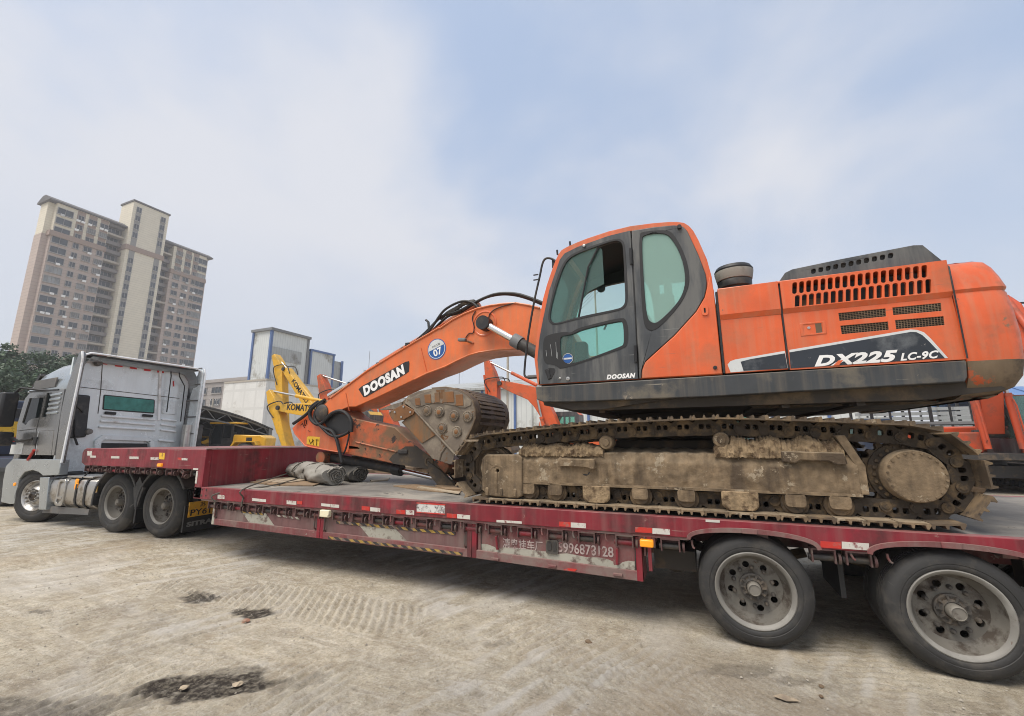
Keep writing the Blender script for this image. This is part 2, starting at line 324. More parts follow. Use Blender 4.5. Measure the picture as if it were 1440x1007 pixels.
def rrect(cx, cz, w, h, r=.02, n=3, ang=0.0, shear=0.0):
    p = []
    for sx, sz, a0 in ((1, 1, 0), (-1, 1, 90), (-1, -1, 180), (1, -1, 270)):
        for k in range(n+1):
            a = R_(a0+90*k/n); p.append((sx*(w/2-r)+r*math.cos(a), sz*(h/2-r)+r*math.sin(a)))
    ca, sa = math.cos(ang), math.sin(ang)
    return [(cx+(x+shear*z)*ca-z*sa, cz+(x+shear*z)*sa+z*ca) for x, z in p]
def chaikin(p, n=2):
    for _ in range(n):
        q = []
        for i in range(len(p)):
            a, b = p[i], p[(i+1) % len(p)]; q += [(a[0]*.75+b[0]*.25, a[1]*.75+b[1]*.25), (a[0]*.25+b[0]*.75, a[1]*.25+b[1]*.75)]
        p = q
    return p
def circ(cx, cz, r, n=12, a0=0): return [(cx+r*math.cos(a0+2*math.pi*k/n), cz+r*math.sin(a0+2*math.pi*k/n)) for k in range(n)]
def catmull(pts, k=6):
    pts = [Vector(p) for p in pts]; out_ = []
    for i in range(len(pts)-1):
        a, b, c, d = pts[max(i-1, 0)], pts[i], pts[i+1], pts[min(i+2, len(pts)-1)]
        for j in range(k):
            t = j/k; out_.append(.5*((2*b)+(c-a)*t+(2*a-5*b+4*c-d)*t*t+(3*b-a-3*c+d)*t**3))
    return out_+[pts[-1]]
# ================================================================== ground
def vnoise(x, y, s, seed):
    r = np.random.default_rng(seed).random((256, 256)); u = x/s; v = y/s
    i = np.floor(u).astype(int); j = np.floor(v).astype(int); a = u-i; b = v-j; a = a*a*(3-2*a); b = b*b*(3-2*b)
    g = lambda p, q: r[p % 256, q % 256]
    return (g(i, j)*(1-a)+g(i+1, j)*a)*(1-b)+(g(i, j+1)*(1-a)+g(i+1, j+1)*a)*b-.5
def sst(x, a, b): t = np.clip((x-a)/(b-a), 0, 1); return t*t*(3-2*t)
def axis(segs):
    o = [segs[0][0]]
    for a, b, st0, st1 in segs:
        x = a; 
        while x < b-1e-6:
            t = (x-a)/(b-a); x = min(b, x+st0*(st1/st0)**t); o.append(x)
    return np.array(o)
gx = axis([(-900, -60, 120, 6), (-60, -15, 4, .25), (-15, -7, .12, .05), (-7, 2.6, .026, .022), (2.6, 6, .06, .2), (6, 900, .4, 150)])
gy = axis([(-900, -12, 150, 2), (-12, -3.4, .8, .06), (-3.4, .6, .02, .022), (.6, 4, .05, .15), (4, 60, .2, 6), (60, 900, 8, 150)])
X, Y = np.meshgrid(gx, gy)
near = np.exp(-((np.clip(np.abs(X+3)-9, 0, None)/6)**2+(np.clip(np.abs(Y+1)-4, 0, None)/4)**2))
U_ = X*math.cos(1.22)+Y*math.sin(1.22); V_ = -X*math.sin(1.22)+Y*math.cos(1.22)
Z = .012*vnoise(X, Y, .9, 1)+.008*vnoise(X, Y, .31, 2)+.007*vnoise(X, Y, .11, 3)+.007*vnoise(X, Y, .05, 4)+.012*vnoise(U_/5, V_, .075, 5)*(vnoise(X, Y, 1.1, 6)+.5)+.006*vnoise(U_/4, V_, .045, 7)
# wheel ruts running along the yard, with lug prints
stain = np.zeros_like(X); pale = np.zeros_like(X); warm = np.zeros_like(X)
def band(p0, p1, hw, lug, ang, dep, seed, wob=.05):
    global Z, pale
    p0 = np.array(p0); p1 = np.array(p1); d = p1-p0; ln = np.hypot(*d); d = d/ln
    s = (X-p0[0])*d[0]+(Y-p0[1])*d[1]; t = -(X-p0[0])*d[1]+(Y-p0[1])*d[0]; t = t+wob*vnoise(s, t, .6, seed)
    m = sst(s, 0, .3)*(1-sst(s, ln-.4, ln))*(1-sst(np.abs(t), hw*.8, hw))
    m *= sst(vnoise(X, Y, .5, seed+5)+.5, .2, .45)
    ph = (s+t*math.tan(ang)+.03*vnoise(X, Y, .25, seed+9))/lug
    rid = np.abs((ph % 1)-.5)*2; rid = sst(rid, .25, .75)
    Z += m*dep*(rid-.5); pale += m*(.35*rid-.1)
    return m
band(PZ(245, 812)[:2], PZ(600, 878)[:2], .36, .10, .58, .036, 11)
band(PZ(60, 842)[:2], PZ(260, 905)[:2], .35, .11, -.3, .022, 21)
band(PZ(20, 790)[:2], PZ(330, 770)[:2], .26, .1, .6, .008, 31)
band(PZ(560, 850)[:2], PZ(960, 950)[:2], .34, .085, -.25, .018, 41)
band(PZ(0, 985)[:2], PZ(520, 1000)[:2], .6, .10, -.35, .022, 51)
band(PZ(720, 960)[:2], PZ(1300, 1000)[:2], .4, .07, .5, .012, 61)
band(PZ(1150, 880)[:2], PZ(1300, 1005)[:2], .3, .08, .1, .014, 71)
band(PZ(430, 900)[:2], PZ(470, 1000)[:2], .12, .06, .8, .008, 81)
band(PZ(430, 830)[:2], PZ(720, 905)[:2], .3, .08, -.25, .018, 201); band(PZ(840, 900)[:2], PZ(1010, 985)[:2], .3, .09, .15, .016, 211); band(PZ(140, 905)[:2], PZ(300, 880)[:2], .2, .07, -.3, .014, 221)
# long faint tyre streaks
for k, (a, b) in enumerate((((90, 860), (120, 1000)), ((240, 800), (60, 1000)), ((660, 870), (700, 1005)), ((120, 800), (230, 890)), ((10, 800), (330, 900)), ((880, 905), (820, 1005)))):
    p0, p1 = np.array(PZ(*a)[:2]), np.array(PZ(*b)[:2]); d = (p1-p0); ln = np.hypot(*d); d /= ln
    s = (X-p0[0])*d[0]+(Y-p0[1])*d[1]; t = -(X-p0[0])*d[1]+(Y-p0[1])*d[0]+.1*vnoise(X, Y, .8, 90+k)
    m = sst(s, -.3, .3)*(1-sst(s, ln-.3, ln+.3))*np.exp(-(t/.05)**2); pale += .22*m; Z -= .003*m
def arcband(c, Rr, hw, a0, a1, lug, dep, amt, seed):
    global Z, pale
    dx, dy = X-c[0], Y-c[1]; r = np.hypot(dx, dy); an = np.arctan2(dy, dx); t = r-Rr+.06*vnoise(X, Y, .9, seed)
    m = (1-sst(np.abs(t), hw*.75, hw))*sst(an, a0, a0+.06)*(1-sst(an, a1-.06, a1))*sst(vnoise(X, Y, .7, seed+1)+.5, .15, .5)
    ph = (an*Rr+.5*np.abs(t))/lug; rid = sst(np.abs((ph % 1)-.5)*2, .3, .7); Z += m*dep*(rid-.5)-m*.003; pale += m*(amt*rid-.06)
for k, (c, Rr, hw, a0, a1, lug, dep, amt) in enumerate((((-3, -9), 7.2, .16, .6, 2.4, .06, .006, .3), ((-3, -9), 7.75, .15, .6, 2.5, .06, .006, .25), ((2, 6), 8.2, .14, -2.7, -1.4, .05, .006, .3), ((-9, -7), 7.4, .2, .1, 1.6, .07, .008, .3), ((-9, -7), 8.0, .12, .1, 1.6, .05, .005, .35), ((-1, 7), 8.4, .12, -2.4, -.9, .05, .005, .3))): arcband(c, Rr, hw, a0, a1, lug, dep, amt, 400+k*7)
def blot(px, py, rx, ry, ang, amt, seed):
    global stain, Z
    c = PZ(px, py); u = (X-c.x)*math.cos(ang)+(Y-c.y)*math.sin(ang); v = -(X-c.x)*math.sin(ang)+(Y-c.y)*math.cos(ang)
    r = np.sqrt((u/rx)**2+(v/ry)**2)+.6*vnoise(X, Y, .16, seed)+.35*vnoise(U_/4, V_, .05, seed+1)
    m = (1-sst(r, .72, .98)); stain = np.maximum(stain, m*amt); Z -= .006*m
blot(292, 964, .50, .19, .42, 1.0, 101); blot(352, 940, .25, .07, .5, .55, 103); blot(361, 860, .27, .15, .2, 1.0, 105)
blot(285, 841, .30, .13, .2, .9, 107); blot(278, 833, .2, .06, .2, .6, 117); blot(40, 1000, .7, .14, .3, .6, 109); blot(430, 955, .2, .1, .9, .35, 111); blot(1040, 940, .35, .12, .5, .35, 113); blot(150, 985, .35, .1, .3, .45, 115)
blot(55, 860, .12, .04, .2, .5, 119); blot(700, 905, .15, .05, .6, .3, 121); blot(1120, 955, .3, .06, .5, .3, 123)
msk = sst(vnoise(X, Y, 1.1, 6)+.5, .35, .75); sn = vnoise(U_/5, V_, .075, 5); Z += .010*sn*msk; pale += .75*sst(sn, .08, .32)*msk; stain = np.maximum(stain, .16*sst(-sn, .15, .4)*msk)
pale += .5*sst(vnoise(X, Y, 1.3, 131)+.6*vnoise(X, Y, .4, 132), .05, .5); warm = sst(vnoise(X, Y, 1.7, 141)+.5*vnoise(X, Y, .35, 142), .0, .5)
Z *= near
Z -= .004
nxv, nyv = len(gx), len(gy)
me = bpy.data.meshes.new('ground'); me.vertices.add(nxv*nyv)
me.vertices.foreach_set('co', np.stack([X, Y, Z], -1).astype(np.float32).ravel())
ii = np.arange(nxv*nyv).reshape(nyv, nxv); q = np.stack([ii[:-1, :-1], ii[:-1, 1:], ii[1:, 1:], ii[1:, :-1]], -1).reshape(-1, 4)
me.loops.add(q.size); me.loops.foreach_set('vertex_index', q.ravel().astype(np.int32)); me.polygons.add(len(q))
me.polygons.foreach_set('loop_start', np.arange(0, q.size, 4, dtype=np.int32)); me.update(calc_edges=True)
me.polygons.foreach_set('use_smooth', [True]*len(q))
at = me.color_attributes.new('mark', 'FLOAT_COLOR', 'POINT')
at.data.foreach_set('color', np.stack([np.clip(stain, 0, 1), np.clip(pale, 0, 1), warm, np.ones_like(X)], -1).astype(np.float32).ravel())
def ground_mat():
    m = bpy.data.materials.new('ground'); m.use_nodes = True; t = m.node_tree; b = t.nodes['Principled BSDF']
    a = N(t, 'ShaderNodeVertexColor', layer_name='mark'); s = N(t, 'ShaderNodeSeparateColor'); L(t, a.outputs[0], s.inputs[0])
    tcn = N(t, 'ShaderNodeTexCoord')
    def noise(sc, det=8, ro=.65):
        n = N(t, 'ShaderNodeTexNoise'); n.inputs['Scale'].default_value = sc; n.inputs['Detail'].default_value = det; n.inputs['Roughness'].default_value = ro
        L(t, tcn.outputs['Object'], n.inputs['Vector']); return n.outputs[0]
    def rmp(src, lo, hi, o0=0, o1=1):
        r = N(t, 'ShaderNodeMapRange'); L(t, src, r.inputs[0])
        for i, v in enumerate((lo, hi, o0, o1)): r.inputs[i+1].default_value = v
        return r.outputs[0]
    def mix(f, c0, c1):
        k = N(t, 'ShaderNodeMix', data_type='RGBA'); L(t, f, k.inputs[0])
        for c, i in ((c0, 6), (c1, 7)):
            if isinstance(c, tuple): k.inputs[i].default_value = (*c, 1)
            else: L(t, c, k.inputs[i])
        return k.outputs[2]
    def stretch(sc, ang=-1.22):
        mpn = N(t, 'ShaderNodeMapping'); mpn.inputs['Rotation'].default_value = (0, 0, ang); mpn.inputs['Scale'].default_value = (.12, 1, 1); L(t, tcn.outputs['Object'], mpn.inputs[0])
        n = N(t, 'ShaderNodeTexNoise'); n.inputs['Scale'].default_value = sc; n.inputs['Detail'].default_value = 9; n.inputs['Roughness'].default_value = .7; L(t, mpn.outputs[0], n.inputs['Vector']); return n.outputs[0]
    c = mix(rmp(noise(1.1), .35, .65), (.33, .272, .19), (.49, .43, .325))
    c = mix(rmp(noise(7, 10, .75), .42, .66), c, (.58, .525, .415))
    c = mix(rmp(noise(30, 8, .75), .54, .66, 0, .75), c, (.20, .165, .12)); c = mix(rmp(stretch(16), .52, .68, 0, .7), c, (.66, .61, .51)); c = mix(rmp(stretch(9, -1.05), .54, .7, 0, .6), c, (.27, .225, .17))
    for sc_, a_, b_ in ((58, .36, .64), (27, .38, .62), (6, .36, .64)):
        kk = N(t, 'ShaderNodeMix', data_type='RGBA', blend_type='MULTIPLY'); kk.inputs[0].default_value = 1; L(t, c, kk.inputs[6]); g_ = N(t, 'ShaderNodeCombineXYZ'); r_ = rmp(noise(sc_, 5, .62), a_, b_, .91, 1.09)
        for i_ in range(3): L(t, r_, g_.inputs[i_])
        L(t, g_.outputs[0], kk.inputs[7]); c = kk.outputs[2]
    for sc_, lo_, hi_, col_ in ((95, .60, .64, (.17, .14, .105)), (140, .615, .64, (.66, .63, .57)), (48, .64, .67, (.68, .645, .58)), (210, .57, .62, (.22, .185, .14))):
        c = mix(rmp(noise(sc_, 3, .5), lo_, hi_, 0, .35), c, col_)
    k = N(t, 'ShaderNodeMath', operation='MULTIPLY'); L(t, s.outputs[2], k.inputs[0]); k.inputs[1].default_value = .4; c = mix(k.outputs[0], c, (.38, .29, .19))
    k = N(t, 'ShaderNodeMath', operation='MULTIPLY'); L(t, s.outputs[1], k.inputs[0]); k.inputs[1].default_value = .65; c = mix(k.outputs[0], c, (.62, .59, .54))
    k = N(t, 'ShaderNodeMath', operation='MULTIPLY'); L(t, s.outputs[0], k.inputs[0]); L(t, rmp(noise(22), .3, .55, .45, 1), k.inputs[1]); c = mix(k.outputs[0], c, (.042, .034, .027))
    kk = N(t, 'ShaderNodeMix', data_type='RGBA', blend_type='MULTIPLY'); L(t, rmp(noise(.22, 4, .6), .42, .6), kk.inputs[0]); L(t, c, kk.inputs[6]); kk.inputs[7].default_value = (.80, .82, .86, 1); c = kk.outputs[2]
    kk = N(t, 'ShaderNodeMix', data_type='RGBA', blend_type='MULTIPLY'); L(t, rmp(noise(.9, 7, .7), .5, .68), kk.inputs[0]); L(t, c, kk.inputs[6]); kk.inputs[7].default_value = (.84, .81, .77, 1); c = kk.outputs[2]
    L(t, c, b.inputs['Base Color']); b.inputs['Roughness'].default_value = .93; b.inputs['Specular IOR Level'].default_value = .25
    bn = N(t, 'ShaderNodeBump'); bn.inputs['Strength'].default_value = 1.0; bn.inputs['Distance'].default_value = .022
    L(t, noise(34, 12, .8), bn.inputs['Height']); L(t, bn.outputs[0], b.inputs['Normal']); return m
me.materials.append(ground_mat())
go = bpy.data.objects.new('ground', me); COL.objects.link(go); tag(go, kind='structure')
# loose grit and chips on the yard
gm = MB(); ico = [(0, 0, 1), (.9, 0, .1), (-.3, .85, .1), (-.4, -.8, .05), (0, 0, -.3)]; icf = [(0, 1, 2), (0, 2, 3), (0, 3, 1), (4, 2, 1), (4, 3, 2), (4, 1, 3)]
for k in range(5200):
    x = random.uniform(-8, 2.4); y = random.uniform(-3.2, .3)
    if random.random() < .25: y = random.uniform(.3, 3)
    r = .003+.013*random.random()**4; a = random.random()*6.3; cz, sz = math.cos(a), math.sin(a)
    gm.add([(x+r*(p[0]*cz-p[1]*sz), y+r*(p[0]*sz+p[1]*cz), r*.7*p[2]-.001) for p in ico], icf)
tag(gm.obj('gravel', 'stone', None, smooth=0), 'fine loose grit scattered over the dusty concrete yard', 'gravel', kind='stuff')
def chunk(px, py, r, mat, label, flat=.5, seed=0, name='rubble_chip', cat='rubble'):
    rr = random.Random(seed); bm = bmesh.new(); bmesh.ops.create_icosphere(bm, subdivisions=2, radius=r)
    for v in bm.verts:
        v.co *= .75+.5*rr.random(); v.co.z *= flat
    me = bpy.data.meshes.new(name); bm.to_mesh(me); bm.free(); me.materials.append(MATS[mat])
    p = PZ(px, py); o = link(name, me, None, loc=(p.x, p.y, r*flat*.35)); o.rotation_euler[2] = rr.random()*6
    tag(o, label, cat); return o
chunk(345, 874, .035, 'brickdust', 'small flat pinkish brick chip beside the dark track stain', .4, 1)
chunk(258, 968, .028, 'woodpale', 'pale chip lying in the middle of the big oil stain', .35, 2)
chunk(334, 963, .030, 'woodpale', 'pale chip at the edge of the big oil stain', .4, 3)
chunk(827, 903, .022, 'brown', 'small brown stone on the ground below the toolbox', .6, 4)
chunk(830, 905, .016, 'brown', 'tiny brown pebble touching a bigger brown stone', .6, 5)
chunk(1155, 966, .016, 'brown', 'dark pebble on the ground between two trailer wheels', .6, 6)
chunk(1155, 980, .014, 'brown', 'dark pebble further out from the trailer wheels', .6, 7)
lf = MB(); p = PZ(1105, 983)
lf.add([(p.x-.07, p.y, .004), (p.x-.02, p.y+.03, .012), (p.x+.06, p.y+.012, .006), (p.x+.07, p.y-.02, .014), (p.x+.0, p.y-.03, .004), (p.x-.05, p.y-.022, .01),
        (p.x-.07, p.y, .001), (p.x-.02, p.y+.03, .009), (p.x+.06, p.y+.012, .003), (p.x+.07, p.y-.02, .011), (p.x+.0, p.y-.03, .001), (p.x-.05, p.y-.022, .007)],
       [(0, 1, 5), (1, 4, 5), (1, 2, 4), (2, 3, 4), (6, 11, 7), (7, 11, 10), (7, 10, 8), (8, 10, 9)]+[(i, (i+1) % 6, (i+1) % 6+6, i+6) for i in range(6)])
tag(lf.obj('dry_leaf', 'woodpale', smooth=0), 'crumpled tan leaf on the ground in front of the wheels', 'leaf')

# ================================================================== far buildings
def wallmat(name, col, line, sx, sz, rough=.85, dirt=None, da=.3):
    """tiled / clad wall: faint joint lines every sx (horizontal run) and sz (height)"""
    m = pbr(name, col, rough, dirt=dirt, da=da, ds=.25, var=.06, vs=.6, rnd=False); t = m.node_tree; b = t.nodes['Principled BSDF']
    src = b.inputs['Base Color'].links[0].from_socket; tcn = N(t, 'ShaderNodeTexCoord'); s = N(t, 'ShaderNodeSeparateXYZ'); L(t, tcn.outputs['Object'], s.inputs[0])
    prev = src
    hsum = N(t, 'ShaderNodeMath', operation='ADD'); L(t, s.outputs[0], hsum.inputs[0]); L(t, s.outputs[1], hsum.inputs[1])
    for sock, step in ((hsum.outputs[0], sx), (s.outputs[2], sz)):
        if not step: continue
        d = N(t, 'ShaderNodeMath', operation='DIVIDE'); L(t, sock, d.inputs[0]); d.inputs[1].default_value = step
        f = N(t, 'ShaderNodeMath', operation='FRACT'); L(t, d.outputs[0], f.inputs[0])
        g = N(t, 'ShaderNodeMath', operation='LESS_THAN'); L(t, f.outputs[0], g.inputs[0]); g.inputs[1].default_value = .14
        k = N(t, 'ShaderNodeMix', data_type='RGBA'); L(t, g.outputs[0], k.inputs[0]); L(t, prev, k.inputs[6]); k.inputs[7].default_value = (*line, 1); prev = k.outputs[2]
    L(t, prev, b.inputs['Base Color'])
wallmat('tile_pink', (.43, .352, .308), (.345, .28, .245), 0, 1.0)
wallmat('tile_cream', (.65, .60, .485), (.545, .495, .39), 0, .75)
wallmat('clad', (.56, .585, .575), (.46, .48, .48), .55, 0, .6, (.25, .24, .2), .35)
wallmat('clad_grey', (.34, .355, .35), (.25, .26, .26), .55, 0, .6, (.18, .17, .15), .4)
wallmat('render_white', (.64, .64, .62), (.58, .58, .56), 3.2, 3.6, .85, (.36, .34, .3), .38)
wallmat('office', (.31, .285, .27), (.255, .235, .222), 0, 1.2)
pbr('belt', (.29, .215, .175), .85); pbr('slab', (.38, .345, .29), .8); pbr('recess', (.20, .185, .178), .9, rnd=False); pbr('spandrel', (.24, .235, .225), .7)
pbr('roofgrey', (.10, .095, .093), .8, var=.15); pbr('blueprofile', (.07, .13, .30), .5); pbr('bluesheet', (.10, .19, .38), .5, dirt=(.25, .28, .32), da=.4, ds=.6)
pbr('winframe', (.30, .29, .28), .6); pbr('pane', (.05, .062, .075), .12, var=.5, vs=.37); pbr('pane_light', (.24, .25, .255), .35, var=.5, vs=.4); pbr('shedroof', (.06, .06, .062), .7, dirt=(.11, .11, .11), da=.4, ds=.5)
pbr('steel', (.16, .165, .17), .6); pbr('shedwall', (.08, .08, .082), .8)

T = thing('apartment_tower', 'tall beige and pink tiled apartment tower with paired stair windows', 'building', (-172, 69, 0))
FX = -165.0; y0, y1 = 46.6, 91.0; BELT = 59.6; TOPZ = 69.2
b1, b2 = 64.6, 74.8       # projecting stair bay
r1, r2 = 60.2, 78.4       # balcony recesses flank the bay
def tb(name, a, b, mat, bev=0): return MB().bb(a, b).obj(name, mat, T, smooth=0)
tb('wall', (FX-6.2, y0+1.4, 0), (FX-.0, r1, BELT), 'tile_pink'); tb('wall', (FX-6.2, r2, 0), (FX, y1-1.4, BELT), 'tile_pink')
tb('wall', (FX-5.9, y0, 0), (FX-1.5, y0+1.4, BELT), 'tile_pink'); tb('wall', (FX-5.9, y1-1.4, 0), (FX-1.5, y1, BELT), 'tile_pink')
tb('wall', (FX-6.1, y0+1.5, BELT+.02), (FX+.05, r1-.1, TOPZ), 'tile_cream'); tb('wall', (FX-6.1, r2+.1, BELT+.02), (FX+.05, y1-1.5, TOPZ), 'tile_cream')
tb('wall', (FX-5.8, y0+.1, BELT+.02), (FX-1.5, y0+1.5, TOPZ), 'tile_cream'); tb('wall', (FX-5.8, y1-1.5, BELT+.02), (FX-1.5, y1-.1, TOPZ), 'tile_cream')
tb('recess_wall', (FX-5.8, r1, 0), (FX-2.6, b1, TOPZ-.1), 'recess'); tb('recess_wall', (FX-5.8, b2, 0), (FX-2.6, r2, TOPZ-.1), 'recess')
tb('stair_bay', (FX-5.6, b1, 0), (FX+1.6, b2, 78.4), 'tile_cream'); tb('bay_parapet', (FX-5.9, b1-.25, 78.42), (FX+1.9, b2+.25, 79.0), 'roofgrey')
tb('belt_course', (FX-6.4, y0+.9, BELT-.5), (FX+.45, r1+.1, BELT+1.0), 'belt'); tb('belt_course', (FX-6.4, r2-.1, BELT-.5), (FX+.45, y1-.9, BELT+1.0), 'belt')
tb('belt_course', (FX-5.7, b1-.3, BELT+2.2), (FX+1.95, b2+.3, BELT+3.8), 'belt')
for a, b in ((y0-.5, b1-.05), (b2+.05, y1+.5)):
    rf = MB().prism([(FX+.6, TOPZ), (FX+.6, TOPZ+.4), (FX-2.2, TOPZ+2.0), (FX-4, TOPZ+2.0), (FX-6.8, TOPZ+.4), (FX-6.8, TOPZ)], a, b)
    rf.obj('roof', 'roofgrey', T, smooth=0)
# windows: one object each, sharing a mesh per size
FH = 2.94
def winmesh(wd, ht, dep=.25, mul=2, name='window', pm='pane'):
    m = MB()
    m.bb((0, -wd/2-.1, -ht/2-.1), (dep, -wd/2, ht/2+.1)); m.bb((0, wd/2, -ht/2-.1), (dep, wd/2+.1, ht/2+.1)); m.bb((0, -wd/2, ht/2), (dep, wd/2, ht/2+.1)); m.bb((-.05, -wd/2-.15, -ht/2-.22), (dep+.12, wd/2+.15, -ht/2))
    for k in range(1, mul): m.bb((0, -wd/2+wd*k/mul-.04, -ht/2), (dep*.7, -wd/2+wd*k/mul+.04, ht/2))
    me = m.mesh(name, 'winframe', 0); me.materials.append(MATS[pm]); n = len(me.polygons)
    p = MB().bb((-.02, -wd/2, -ht/2), (.06, wd/2, ht/2)); base = len(me.vertices)
    bm = bmesh.new(); bm.from_mesh(me); vs_ = [bm.verts.new(v) for v in p.v]
    for f in p.f: fc = bm.faces.new([vs_[i] for i in f]); fc.material_index = 1
    bmesh.ops.recalc_face_normals(bm, faces=bm.faces); bm.to_mesh(me); bm.free(); return me
WM = {k: winmesh(*a) for k, a in dict(big=(3.3, 1.8), bigl=(3.3, 1.8, .25, 4, 'window', 'pane_light'), sm=(1.2, 1.5), mid=(1.8, 1.5), midl=(1.8, 1.5, .4, 4, 'window', 'pane_light'), slim=(1.25, 1.75, .12, 2), bal=(3.0, 1.6, .1, 3)).items()}
nfl = 23
for yc in (y0+6.9, y0+9.6, y0+12.4, r2+2.0, r2+5.0, r2+7.6): tb('window_strip', (FX+.0, yc-.95, BELT+1.05), (FX+.09, yc+.95, TOPZ-.1), 'belt')
cols = [(y0+3.4, 'big'), (y0+6.9, 'sm'), (y0+9.6, 'mid'), (y0+12.4, 'mid'), (r2+2.0, 'mid'), (r2+5.0, 'mid'), (r2+7.6, 'sm'), (y1-2.9, 'big')]
for ci, (yc, k) in enumerate(cols):
    for fl in range(2, nfl):
        z = 1.0+fl*FH+1.3
        if abs(z-BELT-.3) < .8: continue
        kk = k
        if k in ('mid', 'big') and random.random() < .42: kk = k+'l'
        if k == 'mid' and ci in (3, 7): kk = 'sm' if random.random() < .2 else kk
        link('window', WM[kk], T, loc=(FX+(.08 if z > BELT else 0)-.02, yc, z))
for yc in (b1+1.6, b2-1.6):
    tb('stair_strip', (FX+1.55, yc-.75, 4), (FX+1.66, yc+.75, BELT+2.15), 'spandrel'); tb('stair_strip', (FX+1.55, yc-.75, BELT+3.9), (FX+1.66, yc+.75, 76), 'spandrel')
    for fl in range(2, 26):
        z = 1.0+fl*FH+1.5
        if BELT+1.2 < z < BELT+4.8: continue
        link('window', WM['slim'], T, loc=(FX+1.66, yc, z))
for (ya, yb) in ((r1, b1), (b2, r2)):
    for fl in range(2, nfl+1):
        z = 1.0+fl*FH
        if fl % 3 == 1: MB().bb((FX-2.6, ya, z-.35), (FX-.15, yb, z+.25)).obj('balcony_slab', 'slab', T, smooth=0)
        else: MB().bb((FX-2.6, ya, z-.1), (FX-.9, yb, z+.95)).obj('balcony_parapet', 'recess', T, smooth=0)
        if fl < nfl: link('window', WM['bal'], T, loc=(FX-2.6, (ya+yb)/2, z+1.85))
acm = MB().bb((0, -.42, -.3), (.45, .42, .3)).mesh('air_conditioner', 'whiteink', 0)
for k in range(70):
    yc, kd = random.choice(cols); z = 1.0+random.randrange(3, nfl)*FH+.25
    if abs(z-BELT) > 1.6: link('air_conditioner', acm, T, loc=(FX+.1, yc+random.choice((-.6, .5)), z))
# office block
O = thing('office_block', 'long grey low office block with strip windows behind the shed', 'building', (-100, 82, 0))
OY = 76.0; ox1 = PY(352, 560, OY).x+3; oz = PY(340, 535, OY).z
MB().bb((ox1-62, OY, 0), (ox1, OY+12, oz)).obj('wall', 'office', O, smooth=0)
MB().bb((ox1-62.4, OY-.4, oz), (ox1+.4, OY+12.4, oz+.9)).obj('parapet', 'office', O, smooth=0)
wm2 = winmesh(4.2, 1.7, .2, 3); wm2.transform(Matrix.Rotation(-math.pi/2, 4, 'Z'))
for fl in range(4):
    for k in range(9): link('window', wm2, O, loc=(ox1-4.5-k*6.6, OY-.02, oz-2.3-fl*3.4))
# white plant building with metal clad towers
Bq = thing('white_plant', 'white rendered plant building topped by blue edged metal clad towers', 'building', (-55, 60, 0))
c0 = PR(368, 600, 92); bx, by = c0.x, c0.y
zb = PX(368, 534, bx).z; zt = PX(368, 460, bx).z
ye = PX(435, 480, bx).y; yf = PX(484, 510, bx).y
MB().bb((bx-12, by, 0), (bx, by+46, zb)).obj('wall', 'render_white', Bq, smooth=0)
MB().bb((bx-11.9, by-.1, zb-.0), (bx+.1, by+46.1, zb+.35)).obj('parapet', 'slab', Bq, smooth=0)
xl = PY(352, 500, by).x
MB().bb((xl, by+.3, zb+.35), (bx-.3, ye, zt)).obj('cladding_tower', 'clad', Bq, smooth=0)
for (xx, yy) in ((xl, by+.3), (bx-.3, by+.3), (bx-.3, ye)): MB().bb((xx-.22, yy-.22, zb+.3), (xx+.22, yy+.22, zt+.2)).obj('corner_trim', 'blueprofile' if yy < ye-1 else 'steel', Bq, smooth=0)
MB().bb((xl-.4, by-.1, zt), (bx+.15, ye+.4, zt+.5)).obj('roof_trim', 'steel', Bq, smooth=0)
z1 = PX(372, 482, bx).z-1.2; MB().bb((bx-.3, PX(382, 490, bx).y, z1-1.6), (bx-.12, PX(425, 500, bx).y, z1+.9)).obj('sign_board', 'clad_grey', Bq, smooth=0)
zz = PX(440, 493, bx).z; y3 = PX(472, 500, bx).y
MB().bb((bx-7, ye+1.2, zb+.3), (bx-.6, y3, zz)).obj('cladding_tower', 'clad', Bq, smooth=0)
MB().bb((bx-6.5, y3+.2, zb+.3), (bx-.9, yf, zz-1.0)).obj('cladding_tower', 'clad_grey', Bq, smooth=0)
for yy, h in ((ye+1.2, zz), (y3, zz), (yf, zz-1)): MB().bb((bx-.8, yy-.2, zb+.3), (bx-.4, yy+.2, h+.2)).obj('corner_trim', 'blueprofile', Bq, smooth=0)
MB().bb((bx-7.3, ye+1, zz), (bx-.3, y3+.3, zz+.4)).obj('roof_trim', 'blueprofile', Bq, smooth=0)
wm3 = winmesh(2.6, 1.6, .12, 3)
for k in range(5): link('window', wm3, Bq, loc=(bx, by+12+k*5.5, zb-4.5))
# long white warehouse behind the machines
Wh = thing('warehouse', 'long white corrugated warehouse with blue steel posts behind the excavators', 'building', (-12, 41, 0))
WY = 36.0; wz = PY(700, 548, WY).z; wx0 = PY(590, 600, WY).x; wx1 = PY(1262, 600, WY).x
MB().bb((wx0, WY, 0), (wx1, WY+14, wz)).obj('wall', 'clad', Wh, smooth=0)
MB().prism([(WY-.5, wz), (WY+7, wz+1.6), (WY+14.5, wz), (WY+14.5, wz+.25), (WY+7, wz+1.9), (WY-.5, wz+.25)], wx0-.4, wx1+.4, ax='X').obj('roof', 'clad_grey', Wh, smooth=0)
for k in range(12):
    xx = wx0+.3+(wx1-wx0-.6)*k/11; MB().bb((xx-.11, WY-.16, 0), (xx+.11, WY-.01, wz-.05)).obj('post', 'blueprofile', Wh, smooth=0)
for k in range(11):
    xx = wx0+.3+(wx1-wx0-.6)*(k+.5)/11; MB().bb((xx-.05, WY-.06, .02), (xx+.05, WY-.01, wz-.4)).obj('rib', 'clad_grey', Wh, smooth=0)
